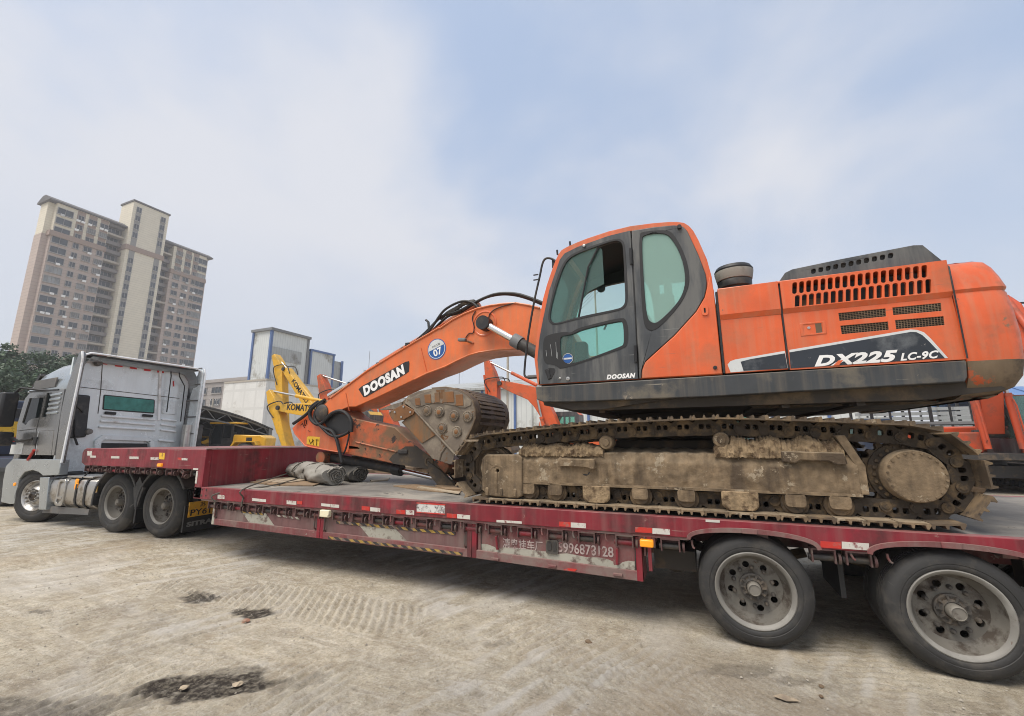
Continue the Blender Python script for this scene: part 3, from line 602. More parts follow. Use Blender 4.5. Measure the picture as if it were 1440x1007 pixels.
# blue roofed shed far right
Bs = thing('blue_roofed_shed', 'low white shed with blue corrugated roof at the yard edge', 'building', (30, 36, 0))
sy = 34.0; sx0 = PY(1404, 570, sy).x; sz1 = PY(1425, 571, sy).z; sz2 = PY(1425, 545, sy+3).z
MB().bb((sx0, sy, 0), (sx0+16, sy+8, sz1)).obj('wall', 'clad', Bs, smooth=0)
MB().prism([(sy-.6, sz1-.1), (sy+4, sz2), (sy+8.6, sz1-.1), (sy+8.6, sz1+.05), (sy+4, sz2+.15), (sy-.6, sz1+.05)], sx0-.5, sx0+16.5, ax='X').obj('roof', 'bluesheet', Bs, smooth=0)
for k in range(17): MB().prism([(sy-.62, sz1+.06), (sy+4, sz2+.16), (sy+4, sz2+.22), (sy-.62, sz1+.12)], sx0-.4+k, sx0-.28+k, ax='X').obj('roof_rib', 'bluesheet', Bs, smooth=0)
# arched shed
Sh = thing('arched_shed', 'open dark shed with curved steel truss roof behind the flat gooseneck', 'shed', (-26, 24, 0))
shx = -30.0; ya, yb = PX(262, 600, shx).y-11, PX(384, 606, shx).y; zc = PX(300, 566, shx).z; ze = PX(378, 603, shx).z
def arc(t): return ze+(zc-ze)*(1-(2*t-1)**2)
for (xa, xb, nm) in ((shx-14, shx, 'roof_sheet'),):
    m = MB(); ring = []
    for k in range(25): t = k/24; ring.append((ya+(yb-ya)*t, arc(t)))
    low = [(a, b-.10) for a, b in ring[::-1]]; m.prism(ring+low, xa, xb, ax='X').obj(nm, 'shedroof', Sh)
for xx in (shx-.15, shx-4.5, shx-9, shx-13.5):
    m = MB(); top = [(xx, ya+(yb-ya)*k/24, arc(k/24)-.16) for k in range(25)]; bot = [(xx, ya+(yb-ya)*k/24, arc(k/24)-.95+.35*abs(2*k/24-1)) for k in range(25)]
    m.tube(top, .07, 5); m.tube(bot, .06, 5)
    for k in range(0, 24): m.cyl(top[k] if k % 2 else bot[k], bot[k+1] if k % 2 else top[k+1], .03, n=4)
    m.obj('truss', 'steel', Sh)
for xx in (shx-.15, shx-6.8, shx-13.5):
    for yy in (ya+.2, yb-.2): MB().bb((xx-.14, yy-.14, 0), (xx+.14, yy+.14, ze+.05)).obj('column', 'steel', Sh, smooth=0)
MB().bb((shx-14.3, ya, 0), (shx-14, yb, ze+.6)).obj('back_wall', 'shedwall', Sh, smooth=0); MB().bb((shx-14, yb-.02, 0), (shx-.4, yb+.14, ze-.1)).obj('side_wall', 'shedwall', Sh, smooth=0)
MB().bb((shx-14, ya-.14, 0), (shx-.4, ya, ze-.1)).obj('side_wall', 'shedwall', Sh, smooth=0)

# ================================================================== trees
def leafmat(name, c):
    m = pbr(name, c, .6, var=.35, vs=1.2); b = m.node_tree.nodes['Principled BSDF']; b.inputs['Subsurface Weight'].default_value = 0; return m
leafmat('leaf_dark', (.038, .072, .034)); leafmat('leaf_mid', (.055, .098, .042))
def tree(x, y, h, rad, label, seed, mat='leaf_dark', crown_lo=.28):
    rr = random.Random(seed); t = thing('broadleaf_tree', label, 'tree', (x, y, 0), 'trees behind the silver truck')
    m = MB(); tip = Vector((x+rr.uniform(-.4, .4), y, h*.8))
    m.tube([(x, y, -.1), (x+.1, y, h*.3), tuple(tip)], [.26, .2, .05], 8)
    tips = []
    for k in range(11):
        a = rr.random()*6.28; zz = h*(.28+.45*k/11); l = rad*rr.uniform(.55, .95)*(1-.4*k/11)
        p0 = Vector((x, y, zz)); p1 = p0+Vector((math.cos(a)*l, math.sin(a)*l, l*.55)); m.tube([p0, (p0+p1)/2+Vector((0, 0, -.15)), p1], [.09, .06, .02], 5); tips.append(p1)
    m.obj('trunk', 'bark', t)
    lm = MB(); cl = []
    for k in range(40):
        a = rr.random()*6.28; u = rr.uniform(-1, 1); rr_ = rr.random()**.4
        z_ = h*(crown_lo+(1-crown_lo)*.5)+u*h*(1-crown_lo)*.5*rr_; wd = rad*math.sqrt(max(.05, 1-(u*.92)**2))*rr_
        cl.append((Vector((x+math.cos(a)*wd, y+math.sin(a)*wd, z_)), rad*rr.uniform(.12, .30)))
    for c, r in cl:
        for j in range(120):
            d = Vector((rr.gauss(0, 1), rr.gauss(0, 1), rr.gauss(0, 1))).normalized()*r*rr.uniform(.3, 1.25); d.z *= .7
            p = c+d; s = rr.uniform(.10, .2); u = Vector((rr.gauss(0, 1), rr.gauss(0, 1), rr.gauss(0, .6))).normalized(); v = u.cross(d if d.length > .01 else Vector((0, 0, 1)))
            if v.length < 1e-3: continue
            v.normalize(); lm.add([p-u*s, p+v*s*.55, p+u*s, p-v*s*.55], [(0, 1, 2, 3)])
    me = bpy.data.meshes.new('crown'); me.from_pydata(lm.v, [], lm.f); me.materials.append(MATS[mat]); link('crown', me, t)
tl = [(-6, 486, 62, 5.2), (30, 474, 66, 5.0), (62, 492, 64, 4.2), (96, 494, 70, 3.4), (8, 520, 52, 4.4), (50, 520, 54, 4.2), (-40, 500, 58, 5)]
labs = ['dense dark tree at the yard edge, left of its neighbours behind the silver truck', 'tallest dense dark tree standing in front of the apartment tower',
        'round dark tree just above the silver cab roof slope', 'small lighter tree peeking over the silver cab roof', 'low dense tree beyond the black door mirror',
        'low dense tree beyond the silver cab side window', 'dense dark tree beyond the blue black truck']
for k, (px, py, r, rad) in enumerate(tl):
    p = PR(px, py, r); tree(p.x, p.y, p.z, rad, labs[k], 40+k, 'leaf_dark' if k % 3 else 'leaf_mid')

# ================================================================== poles
def pole(px, py, r, label, mat='slab', rad=.14):
    p = PR(px, py, r); t = thing('utility_pole', label, 'pole', (p.x, p.y, 0)); MB().cyl((p.x, p.y, -.2), (p.x, p.y, p.z), rad*1.2, rad*.8, 10).obj('post', mat, t)
    for dz in (.4, 1.3): MB().bar((p.x-1.1, p.y+.18, p.z-dz), (p.x+1.1, p.y+.18, p.z-dz), .1, .12).obj('crossarm', 'steel', t)
    for dz in (.4, 1.3):
        for dx in (-1, -.4, .4, 1): MB().lathe([(.03, 0), (.06, .06), (.03, .12), (.05, .18), (.01, .22)], (p.x+dx, p.y+.18, p.z-dz+.06), 8, 'Z').obj('insulator', 'whiteink', t)
    return p
pA = pole(714, 470, 44, 'concrete utility pole seen below the orange boom arch'); pB = pole(836, 395, 60, 'concrete utility pole seen through the open cab window'); pC = pole(300, 560, 90, 'thin concrete pole far beyond the arched shed')
def mast(px, py, r, label, wd=.06):
    p = PR(px, py, r); t = thing('radio_mast', label, 'mast', (p.x, p.y, 0)); MB().cyl((p.x, p.y, -.1), (p.x, p.y, p.z), wd*1.5, wd*.5, 8).obj('post', 'steel', t)
    MB().bb((p.x-.9, p.y-.2, p.z-5.6), (p.x-.5, p.y+.2, p.z-3.2)).obj('antenna_box', 'clad_grey', t); MB().bar((p.x-.7, p.y, p.z-4.5), (p.x, p.y, p.z-4.5), .06, .06).obj('bracket', 'steel', t); MB().bb((p.x+.35, p.y-.15, p.z-4.4), (p.x+.6, p.y+.15, p.z-2.9)).obj('antenna_box', 'clad_grey', t); MB().bar((p.x+.4, p.y, p.z-3.6), (p.x, p.y, p.z-3.6), .06, .06).obj('bracket', 'steel', t)
mast(520, 494, 75, 'slim radio mast rising just over the lettered boom'); mast(646, 521, 60, 'grey antenna mast between the boom and the bucket')
for dz in (.18, 1.1):
    for dx in (-1, .4, 1):
        for a, b in ((pA, pB),):
            p0 = Vector((a.x+dx, a.y+.18, a.z-dz)); p1 = Vector((b.x+dx, b.y+.18, b.z-dz))
            MB().tube([p0.lerp(p1, k/10)-Vector((0, 0, 1.2*(1-(k/5-1)**2))) for k in range(11)], .022, 4).obj('power_line', 'ink')
for o in [o for o in COL.objects if o.name.startswith('power_line')]: tag(o, 'thin black overhead wire strung between the utility poles', 'wire', 'overhead power lines')
# ================================================================== wheels (shared meshes)
def wheel_meshes(R, rf, W, dish, hubr, alloy=False, holes=8, hr=.026, convex=False):
    d = {}; s = R/.4221
    g = []
    tw0, tw1 = .06*s, W-.06*s; ng = 4
    for k in range(ng):                                  # ribbed tread
        a = tw0+(tw1-tw0)*(k+.55)/ng; b = a+.012*s
        g += [(R, a-.001), (R-.012*s, a+.001), (R-.012*s, b-.001), (R, b+.001)]
    h = R-rf
    prof = [(rf-.012, .035*s), (rf+.004, .012*s), (rf+.06*h, .006*s), (rf+.12*h, .001), (rf+.3*h, -.004*s), (rf+.33*h, -.002*s), (rf+.36*h, -.006*s), (rf+.62*h, -.004*s), (rf+.66*h, .0), (rf+.80*h, .008*s), (rf+.93*h, .03*s), (R-.004, .048*s), (R, tw0)] + g + \
           [(R, tw1), (R-.004, W-.048*s), (rf+.93*h, W-.03*s), (rf+.6*h, W), (rf+.2*h, W-.004), (rf, W-.02), (rf-.012, W-.04)]
    d['tyre'] = MB().lathe(prof, (0, 0, 0), 56, cap=False).mesh('wheel', 'tyre', 40)
    rim = 'rim_alloy' if alloy else 'rim'
    d['lip'] = MB().lathe([(rf-.03, .03), (rf-.014, .006), (rf-.002, .002), (rf+.006, .008), (rf+.004, .02), (rf-.012, .032)], (0, 0, 0), 48, cap=False).mesh('rim_lip', 'rim_alloy' if alloy else 'rim_lip', 50)
    if convex:   # disc bulges outward (front wheel)
        m = MB().lathe([(rf-.02, .03), (rf-.05, .06), (rf-.07, .10), (hubr+.10, .05), (hubr+.06, .0), (hubr+.02, -.02), (hubr, -.022), (hubr-.02, .03)], (0, 0, 0), 40, cap=False)
        d['disc'] = m.mesh('rim', rim, 40)
        m = MB()
        for k in range(10):
            a = 2*math.pi*k/10; m.lathe([(.021, 0), (.021, -.03), (.013, -.05), (.0, -.052)], ((hubr+.035)*math.cos(a), -.02, (hubr+.035)*math.sin(a)), 8)
        d['nut'] = (MB().lathe([(.021, 0), (.021, -.03), (.013, -.05), (.0, -.052)], (0, 0, 0), 8).mesh('wheel_nut', 'chrome_dull', 30), hubr+.035, -.02)
        d['hub'] = MB().lathe([(hubr-.01, .05), (hubr-.012, -.03), (hubr-.03, -.045), (hubr-.05, -.05), (hubr-.055, -.02), (0, -.015)], (0, 0, 0), 28).mesh('hub', 'darkiron', 40)
        return d
    # barrel + dished disc
    m = MB().lathe([(rf-.014, .02), (rf-.03, .035), (rf-.036, dish*.6), (rf-.055, dish*.8), (rf-.075, dish)], (0, 0, 0), 48, cap=False)
    d['barrel'] = m.mesh('rim_barrel', rim, 40)
    ro, rm = rf-.07, rf-.12
    m = MB().prism(circ(0, 0, ro, 40), dish, dish+.014, [circ(rm*math.cos(2*math.pi*(k+.3)/holes), rm*math.sin(2*math.pi*(k+.3)/holes), hr, 14) for k in range(holes)])
    d['disc'] = m.mesh('rim', rim, 40)
    m = MB()
    rn = hubr+.045
    for k in range(10):
        a = 2*math.pi*(k+.5)/10; m.lathe([(.017, .012), (.017, -.022), (.010, -.036), (0, -.037)], (rn*math.cos(a), dish, rn*math.sin(a)), 8)
    d['nut'] = (MB().lathe([(.017, .012), (.017, -.022), (.010, -.036), (0, -.037)], (0, 0, 0), 8).mesh('wheel_nut', 'hub', 30), rn, dish)
    m = MB().lathe([(hubr, dish+.02), (hubr, dish-.03), (hubr-.012, dish-.034), (hubr-.025, dish-.03), (hubr*.55, dish-.055), (hubr*.55, dish-.02)], (0, 0, 0), 32, cap=True)
    for k in range(10):
        a = 2*math.pi*k/10; r0 = hubr*.76
        m.box((r0*math.cos(a), dish-.04, r0*math.sin(a)), (hubr*.34, .02, .014), Matrix.Rotation(-a, 3, 'Y'))
    d['hub'] = m.mesh('hub', 'hub', 35)
    d['cap'] = MB().lathe([(hubr*.5, dish-.03), (hubr*.5, .045), (hubr*.46, .03), (hubr*.40, .024), (hubr*.38, .03), (0, .03)], (0, 0, 0), 20).mesh('hub_cap', 'hubcap', 35)
    return d
def put_wheel(d, parent, x, y, z, rot=0.0, steer=0.0, plain=False, flip=False):
    a = math.pi if flip else 0
    wroot = link('wheel', d['tyre'], parent, loc=(x, y, z), rot=(0, rot, a+steer))
    for k, nm in (('lip', 'rim_lip'), ('barrel', 'rim_barrel'), ('disc', 'rim'), ('hub', 'hub'), ('cap', 'hub_cap')):
        if k in d and not (plain and k in ('hub', 'cap')): link(nm, d[k], wroot)
    if not plain:
        nm_, r_, y_ = d['nut']
        for k in range(10): a = 2*math.pi*(k+.5)/10; link('wheel_nut', nm_, wroot, loc=(r_*math.cos(a), y_, r_*math.sin(a)))
    return wroot
# ================================================================== low-bed trailer
TR = thing('lowbed_trailer', 'long dusty red low bed trailer with rope winches along its side', 'trailer', (-2, 1.5, 0))
DZ, DX0, DX1, TW = .953, -6.8, 5.4, 3.0
WX = [.336, 1.6025, 2.87]; WR = .4221
MB().bb((DX0+.01, .085, .915), (DX1, TW-.085, DZ-.002)).obj('deck_plate', 'deck', TR)
def arch_prof(x0, x1, zlo, zhi):
    p = [(x0, zhi), (x0, zlo)]
    for wx in WX:
        for k in range(17):
            a = math.pi*k/16; p.append((wx-.47*math.cos(a), zlo+.095*math.sin(a)**.8))
    return p+[(x1, zlo), (x1, zhi)]
for ya, yb in ((0, .09), (TW-.09, TW)):
    sb = MB().prism(arch_prof(DX0-.17, DX1, .786, DZ), ya, yb).obj('side_beam', 'red', TR, bevel=.006)
    MB().bb((DX0, ya+(.012 if ya == 0 else .0), .765), (-.14, yb+(0 if ya == 0 else -.012), .7855)).obj('lower_flange', 'reddusty', sb)
# arch lips
for wx in WX:
    o_, i_ = [], []
    for k in range(21):
        a = math.pi*k/20; o_.append((wx-.49*math.cos(a), .782+.118*math.sin(a)**.8)); i_.append((wx-.46*math.cos(a), .776+.088*math.sin(a)**.8))
    al = MB().prism(o_+i_[::-1], -.022, .45).obj('wheel_arch', 'reddusty', TR, smooth=50)
    MB().bb((wx-.055, -.035, .862), (wx+.055, -.022, .905)).obj('hinge_plate', 'reddusty', al, bevel=.004)
# frame under the deck
for yy in (.85, 2.15): MB().prism([(DX0+.1, .91), (DX0+.1, .55), (-.5, .45), (.0, .62), (DX1-.4, .62), (DX1, .75), (DX1, .91)], yy-.06, yy+.06).obj('main_beam', 'reddusty', TR)
for k in range(16):
    xx = DX0+.4+k*.76; MB().bb((xx-.04, .1, .80), (xx+.04, 2.9, .91)).obj('cross_member', 'reddusty', TR)
# gooseneck
gz = PY(200, 631, 0).z; gl = PY(200, 657.5, 0).z
GX = -10.28
gp = [(DX0-.17, .79), (DX0, .79), (DX0, gz), (GX+.12, gz), (GX+.03, gz-.03), (GX, gz-.09), (GX+.02, gl+.05), (GX+.16, gl), (DX0-.17, gl)]
for ya, yb in ((0, .09), (TW-.09, TW)): MB().prism(gp, ya, yb).obj('gooseneck_beam', 'red', TR, bevel=.008)
MB().bb((DX0-.06, .09, DZ), (DX0, TW-.09, gz-.01)).obj('riser_plate', 'red', TR)
MB().bb((GX+.1, .09, gz-.03), (DX0-.06, TW-.09, gz-.004)).obj('gooseneck_deck', 'red', TR)
MB().bb((DX0-.02, .0, gz), (DX0+.02, TW, gz+.012)).obj('riser_edge', 'chrome_dull', TR)
MB().bb((GX+.02, .09, gl+.02), (GX+.1, TW-.09, gz-.01)).obj('front_plate', 'red', TR)
for yy in (.8, 2.2): MB().bb((GX+.1, yy-.07, gl+.0), (DX0-.06, yy+.07, gz-.03)).obj('gooseneck_rib', 'reddusty', TR)
MB().bb((-9.6, .8, gl-.05), (-8.2, 2.2, gl-.001)).obj('kingpin_plate', 'darkiron', TR)
MB().bb((DX0-.16, .12, .86), (DX0-.1, TW-.12, 1.2)).obj('riser_back', 'reddusty', TR)
rs = MB()
for xx in (DX0-.13, DX0+.02, DX0+.12):
    for zz in (.84, .92): rs.cyl((xx, -.006, zz), (xx, .0, zz), .012, n=8)
rs.obj('rivets', 'darkiron', TR)
MB().bb((DX0-.165, -.004, 1.0), (DX0-.125, .001, gl-.02)).obj('reflector_strip', 'tape_white', TR); MB().bb((DX0-.25, -.004, gl-.006), (DX0-.13, .001, gl+.02)).obj('reflector_strip', 'tape_white', TR)
# winches
wf = MB()
for xx in (-.085, .065):
    wf.bb((xx-.006, -.05, -.105), (xx+.006, .05, .0)); 
wf.bb((-.085, -.052, -.012), (.071, -.042, .0)); wf.bb((-.085, .03, -.10), (.071, .04, .0))
wfm = wf.mesh('strap_winch', 'winchframe', 0)
wr = MB().cyl((-.105, 0, -.072), (.075, 0, -.072), .026, n=12); wrm = wr.mesh('roller', 'roller', 40); wrm2 = wrm.copy(); wrm2.materials.clear(); wrm2.materials.append(MATS['red']); wrm3 = wrm.copy(); wrm3.materials.clear(); wrm3.materials.append(MATS['darkiron'])
rd = MB().prism(circ(0, 0, .042, 14), -.009, .009, [circ(.026*math.cos(a), .026*math.sin(a), .009, 8) for a in (.5, 2.6, 4.7)], ax='X'); rd.xf(Matrix.Translation((.098, 0, -.072))); rdm = rd.mesh('ratchet', 'winchframe', 30)
hk = MB().tube([(.15, -.01, .0), (.15, -.015, -.03), (.158, -.03, -.055), (.17, -.03, -.06)], .009, 6).mesh('rope_hook', 'roller', 50)
main_px = [(297, 706), (315, 708), (332.5, 709), (354, 711), (375, 712), (396, 714), (421, 716), (442, 718), (474, 723), (502, 725), (531, 728), (560, 731), (592, 734), (627, 738), (661, 741), (696, 744), (738, 748), (781, 752), (825.5, 756), (879, 762), (944, 766), (1162, 787), (1212, 791)]
goose_px = [(123, 648), (133.7, 649), (146.9, 650), (159, 651), (172.3, 652), (186.6, 652), (200, 653), (216, 654), (237.4, 654.5), (273, 656)]
for i, (px, py) in enumerate(main_px+goose_px):
    g_ = i >= len(main_px); x = PY(px, py, -.01).x; z = (gl-.001) if g_ else .766 if x < -.14 else .7855
    o = link('strap_winch', wfm, TR, loc=(x, .055, z)); link('roller', random.choice((wrm, wrm, wrm2, wrm3)), o); link('ratchet', rdm, o)
    if i > 6 and not g_: link('rope_hook', hk, TR, loc=(x+.02, .03, z))
for (px, py) in ((256.5, 655),):
    x = PY(px, py, 0).x; o = link('strap_winch', wfm, TR, loc=(x, .055, gl-.001)); o.rotation_euler = (0, .5, 0); link('roller', wrm, o); link('ratchet', rdm, o)
for x in (2.22, 2.36, 3.5, 3.8): o = link('strap_winch', wfm, TR, loc=(x, .055, .7855)); link('roller', wrm, o); link('ratchet', rdm, o)
# reflective tape, placard, lamps
def tape(pts, mat, nm='reflective_tape', Y=0.0): return MB().prism(xz(pts, Y-.001), Y-.004, Y+.001).obj(nm, mat, TR, smooth=0)
A = lambda p: crop(270, 660, 3.6, p); B_ = lambda p: crop(640, 690, 3.6, p)
def q4(x0, y0_, x1, y1_, s=.14): return [(x0, y0_), (x1, y0_+(x1-x0)*s), (x1, y1_+(x1-x0)*s), (x0, y1_)]
for (x0, a, x1, b, m) in ((130, 128, 165, 148, 'w'), (305, 146, 375, 160, 'w'), (480, 157, 528, 176, 'w'), (532, 160, 558, 176, 'r'), (655, 172, 700, 186, 'w'), (702, 176, 745, 192, 'w'), (860, 186, 900, 206, 'r'), (903, 192, 953, 212, 'w'), (1035, 204, 1080, 224, 'r'), (1083, 205, 1125, 228, 'w'), (1290, 223, 1340, 243, 'r'), (1343, 227, 1408, 248, 'w')):
    tape(A(q4(x0, a, x1, b, .09)), 'tape_white' if m == 'w' else 'tape_red')
for (x0, a, x1, b, m) in ((210, 148, 338, 160, 'w'), (527, 157, 585, 180, 'r'), (586, 161, 662, 186, 'w'), (912, 184, 998, 210, 'r'), (999, 190, 1088, 218, 'w'), (1268, 146, 1340, 158, 'w')):
    tape(B_(q4(x0, a, x1, b, .06)), 'tape_white' if m == 'w' else 'tape_red')
C_ = lambda p: crop(940, 720, 2.88, p); tape(C_(q4(615, 118, 700, 143, .07)), 'tape_red'); tape(C_(q4(702, 120, 812, 148, .07)), 'tape_white')
Gq = lambda p: crop(100, 620, 6.295, p)
for (x0, a, x1, b, m) in ((145, 90, 185, 130, 'w'), (170, 130, 220, 148, 'w'), (355, 135, 428, 155, 'w'), (518, 138, 598, 160, 'w'), (705, 145, 775, 168, 'w'), (980, 152, 1030, 172, 'w'), (945, 148, 978, 172, 'r')):
    tape(Gq(q4(x0, a, x1, b, .02)), 'tape_white' if m == 'w' else 'tape_red')
pl = tape(crop(440, 700, 6.545, [(957, 50), (1218, 68), (1215, 150), (957, 130)]), 'placard', 'placard')
fr = MB()
for (a, b) in (((955, 132), (1217, 152)), ((955, 48), (1220, 66))):
    p, q_ = [PY(*crop(440, 700, 6.545, [v])[0], -.004) for v in (a, b)]; fr.bar(p, q_, .006, .012)
fr.obj('placard_frame', 'tape_red', pl)
yt = tape(Gq([(782, 105), (832, 107), (826, 165), (780, 162)]), 'yellow_tag', 'yellow_tag')
def lamp(px, py, w_, h_, mat, nm, Y=-.0):
    p = PY(px, py, Y); o = MB().bb((p.x-w_/2, Y-.03, p.z-h_/2), (p.x+w_/2, Y+.03, p.z+h_/2)).obj(nm, mat, TR, bevel=.01)
    MB().bb((p.x-w_/2-.015, Y+.02, p.z-h_/2-.012), (p.x+w_/2+.015, Y+.06, p.z+h_/2+.05)).obj('lamp_housing', 'roller', o, bevel=.005); return o
lamp(909.5, 763.8, .115, .062, 'amber', 'side_lamp'); lamp(458, 722, .15, .085, 'cream_lamp', 'side_lamp'); lamp(226, 654, .11, .05, 'amber', 'side_lamp')
MB().bb((-.52, .02, .60), (-.505, .25, .786)).obj('lamp_bracket', 'roller', TR); 
p = PY(917, 790, .02); MB().bb((p.x-.03, .01, PY(917, 803, .02).z), (p.x+.0, .03, .77)).obj('hanger_strap', 'red', TR)
# skirt panels
SY = .045
pz0, pz1 = .40, .755
def skirt(xa, xb, z0a, z0b, inset, mat):
    pan = MB().prism([(xa+.06, pz1-.005), (xb-.06, pz1-.005), (xb-.06, z0b+.075), (xa+.06, z0a+.075)], SY+.018, SY+.05).obj('skirt_panel', mat, TR, smooth=0)
    MB().prism([(xa, z0a+.085), (xb, z0b+.085), (xb, z0b), (xa, z0a)], SY-.002, SY+.06).obj('skirt_rail', 'reddusty', pan, bevel=.006)
    for x in (xa, xb): MB().bb((x-.055 if x == xb else x, SY-.004, (z0a if x == xa else z0b)+.002), (x if x == xb else x+.055, SY+.058, pz1)).obj('skirt_post', 'whitepeel' if x == xa and xa < -6 else 'red', pan, bevel=.005)
    return pan
x_a, x_b, x_c, x_d = PY(297, 738, SY).x, PY(449, 757, SY).x, PY(663, 788, SY).x, PY(905, 818, SY).x
p1_ = skirt(x_a, x_b, .44, .42, .02, 'redpanel'); p2_ = skirt(x_b+.004, x_c, .42, .405, .02, 'redpanel'); p3_ = skirt(x_c+.004, x_d, .405, .372, .02, 'reddusty')
MB().bb((x_a, .3, .44), (x_d-.02, .34, .76)).obj('inner_wall', 'reddusty', TR); MB().bb((x_d-.012, SY+.06, .375), (x_d, .34, .76)).obj('box_end', 'reddusty', TR)
MB().bb((x_a+.01, SY+.06, .45), (x_d-.012, .3, .46)).obj('box_floor', 'reddusty', TR)
def sk(pts, mat, nm, par, o=0.0, th=.003):
    Y_ = SY+.018-o; return MB().prism(xz(pts, Y_-th), Y_-th, Y_+.001).obj(nm, mat, par, smooth=0)
E1 = lambda p: crop(250, 690, 7.2, p); E2 = lambda p: crop(440, 700, 6.545, p)
sk(E1([(640, 205), (880, 212), (985, 370), (735, 338)]), 'whitepeel', 'white_chevron', p1_); sk(E2([(410, 232), (735, 258), (895, 430), (545, 398)]), 'whitepeel', 'white_chevron', p2_)
def hazard(pa, pb, n, h, par, o, fade=False):
    a, b = Vector(pa), Vector(pb); pts = [(a.x, a.y), (b.x, b.y), (b.x, b.y+h), (a.x, a.y+h)]
    bs = sk(pts, 'redpanel' if fade else 'tape_black', 'hazard_tape', par, o, .003); m = MB(); Y_ = SY+.018-o-.003
    for k in range(n):
        t0 = (k+.05)/n; t1 = (k+.55)/n; sh = .35/n
        v = [a.lerp(b, t0), a.lerp(b, t1), a.lerp(b, min(1, t1+sh))+Vector((0, h)), a.lerp(b, min(1, t0+sh))+Vector((0, h))]
        m.prism(xz([(p.x, p.y) for p in v], Y_-.002), Y_-.002, Y_+.0005)
    m.obj('hazard_stripe', 'tape_yellow' if not fade else 'whitepeel', bs, smooth=0)
hazard(E1([(640, 198)])[0], E1([(870, 225)])[0], 4, 3.4, p1_, .004); hazard(E1([(990, 240)])[0], E1([(1240, 272)])[0], 4, 3.0, p1_, .004, True)
hazard(E2([(215, 212)])[0], E2([(1310, 318)])[0], 13, 3.9, p2_, .004); hazard(E2([(140, 355)])[0], E2([(1375, 505)])[0], 14, 3.8, p2_, .022)
F1 = lambda p: crop(670, 745, 6.0, p)
pe = [(40, 120), (90, 122), (150, 145), (180, 160), (230, 150), (330, 152), (420, 165), (520, 178), (600, 186), (680, 205), (760, 200), (850, 215), (930, 232), (1040, 235), (1110, 250), (1150, 268), (1160, 300), (1200, 300), (1230, 275), (1280, 262), (1335, 268), (1335, 372), (1200, 350), (1150, 332), (1000, 318), (800, 290), (650, 275), (500, 252), (350, 232), (150, 210), (40, 195)]
sk(F1(pe), 'whitepeel', 'peeled_paint', p3_); sk(F1([(770, 326), (850, 333), (830, 352), (730, 340)]), 'tape_red', 'red_patch', p3_, .0205)
dl = MB()
for pts in ([(40, 22), (40, 205)], [(40, 205), (1340, 380)], [(1340, 130), (1340, 380)]):
    v = [PY(*F1([p])[0], SY+.016) for p in pts]; dl.bar(v[0], v[1], .008, .008)
dl.obj('door_edge', 'darkiron', p3_)
for (a, b) in (((165, 60), (175, 165)), ((1187, 165), (1187, 290))):
    v0, v1 = PY(*F1([a])[0], SY-.01), PY(*F1([b])[0], SY-.01); MB().tube([v0+Vector((0, .03, 0)), v0, v1, v1+Vector((0, .03, 0))], .012, 6).obj('door_bar', 'red', p3_)
for (px, py) in ((160, 245), (640, 305), (1195, 377)): v = PY(*F1([(px, py)])[0], SY-.004); MB().box((v.x, SY-.01, v.z), (.085, .03, .022)).obj('hinge', 'reddusty', p3_, bevel=.004)
v = PY(*F1([(637, 145)])[0], SY); lt = MB().prism(rrect(v.x, v.z, .125, .13, .015), SY-.004, SY+.017).obj('door_latch', 'hub', p3_, bevel=.003)
MB().bb((v.x-.045, SY-.012, v.z-.03), (v.x-.005, SY-.003, v.z+.05)).obj('latch_plate', 'darkiron', lt); MB().bb((v.x+.008, SY-.012, v.z-.03), (v.x+.045, SY-.003, v.z+.05)).obj('latch_plate', 'darkiron', lt)
ca, cb_ = PY(*F1([(222, 142)])[0], SY+.014), PY(*F1([(560, 172)])[0], SY+.014)
text('清奥挂车厂', .098, 'fadedink', 'lettering', p3_, ca, cb_-ca, (0, 0, 1), bold=.0012, fit=True)
ca, cb_ = PY(*F1([(690, 185)])[0], SY+.014), PY(*F1([(1158, 232)])[0], SY+.014)
text('5996878128', .128, 'fadedink', 'lettering', p3_, ca, cb_-ca, (0, 0, 1), bold=.002, fit=True)
for xx, z0 in ((x_a+.07, .45), (x_b-.09, .44), (x_b+.08, .43), (x_c-.08, .42)): MB().tube([(xx, SY+.02, .74), (xx, SY-.012, .72), (xx, SY-.012, z0+.1), (xx, SY+.02, z0+.08)], .010, 6).obj('panel_latch', 'roller', TR)
# axles, springs, wheels
TWm = wheel_meshes(WR, .2914, .235, .145, .105)
MB().bb((-.46, .25, .45), (-.1, .9, .62)).obj('air_tank_bracket', 'under', TR)
MB().lathe([(0, -.4), (.1, -.39), (.13, -.35), (.13, .35), (.1, .39), (0, .4)], (-.28, .75, .52), 18, 'Y').obj('air_tank', 'under', TR)
for i, wx in enumerate(WX):
    MB().cyl((wx, .12, WR), (wx, TW-.12, WR), .075, n=14).obj('axle', 'under', TR)
    for yy in (.72, 2.28):
        MB().tube([(wx-.5, yy, .60), (wx-.25, yy, .53), (wx, yy, .50), (wx+.25, yy, .53), (wx+.5, yy, .60)], .045, 6).obj('leaf_spring', 'under', TR)
        MB().bb((wx-.60, yy-.07, .48), (wx-.5, yy+.07, .91)).obj('spring_hanger', 'under', TR)
    MB().lathe([(.07, .30), (.19, .30), (.19, .52), (.07, .52)], (wx, 0, WR), 22).obj('brake_drum', 'under', TR)
    for yo, fl in ((.0, False), (.285, False), (TW, True), (TW-.285, True)):
        put_wheel(TWm, TR, wx, yo+(.012 if not fl else -.012), WR-.008, rot=.7*i, plain=yo not in (.0,), flip=fl)
MB().bb((.95, .16, .40), (.985, .7, .80)).obj('mudflap', 'rubber', TR)
MB().bb((DX1-.02, .02, .45), (DX1+.03, TW-.02, .95)).obj('tail_beam', 'red', TR, bevel=.006)
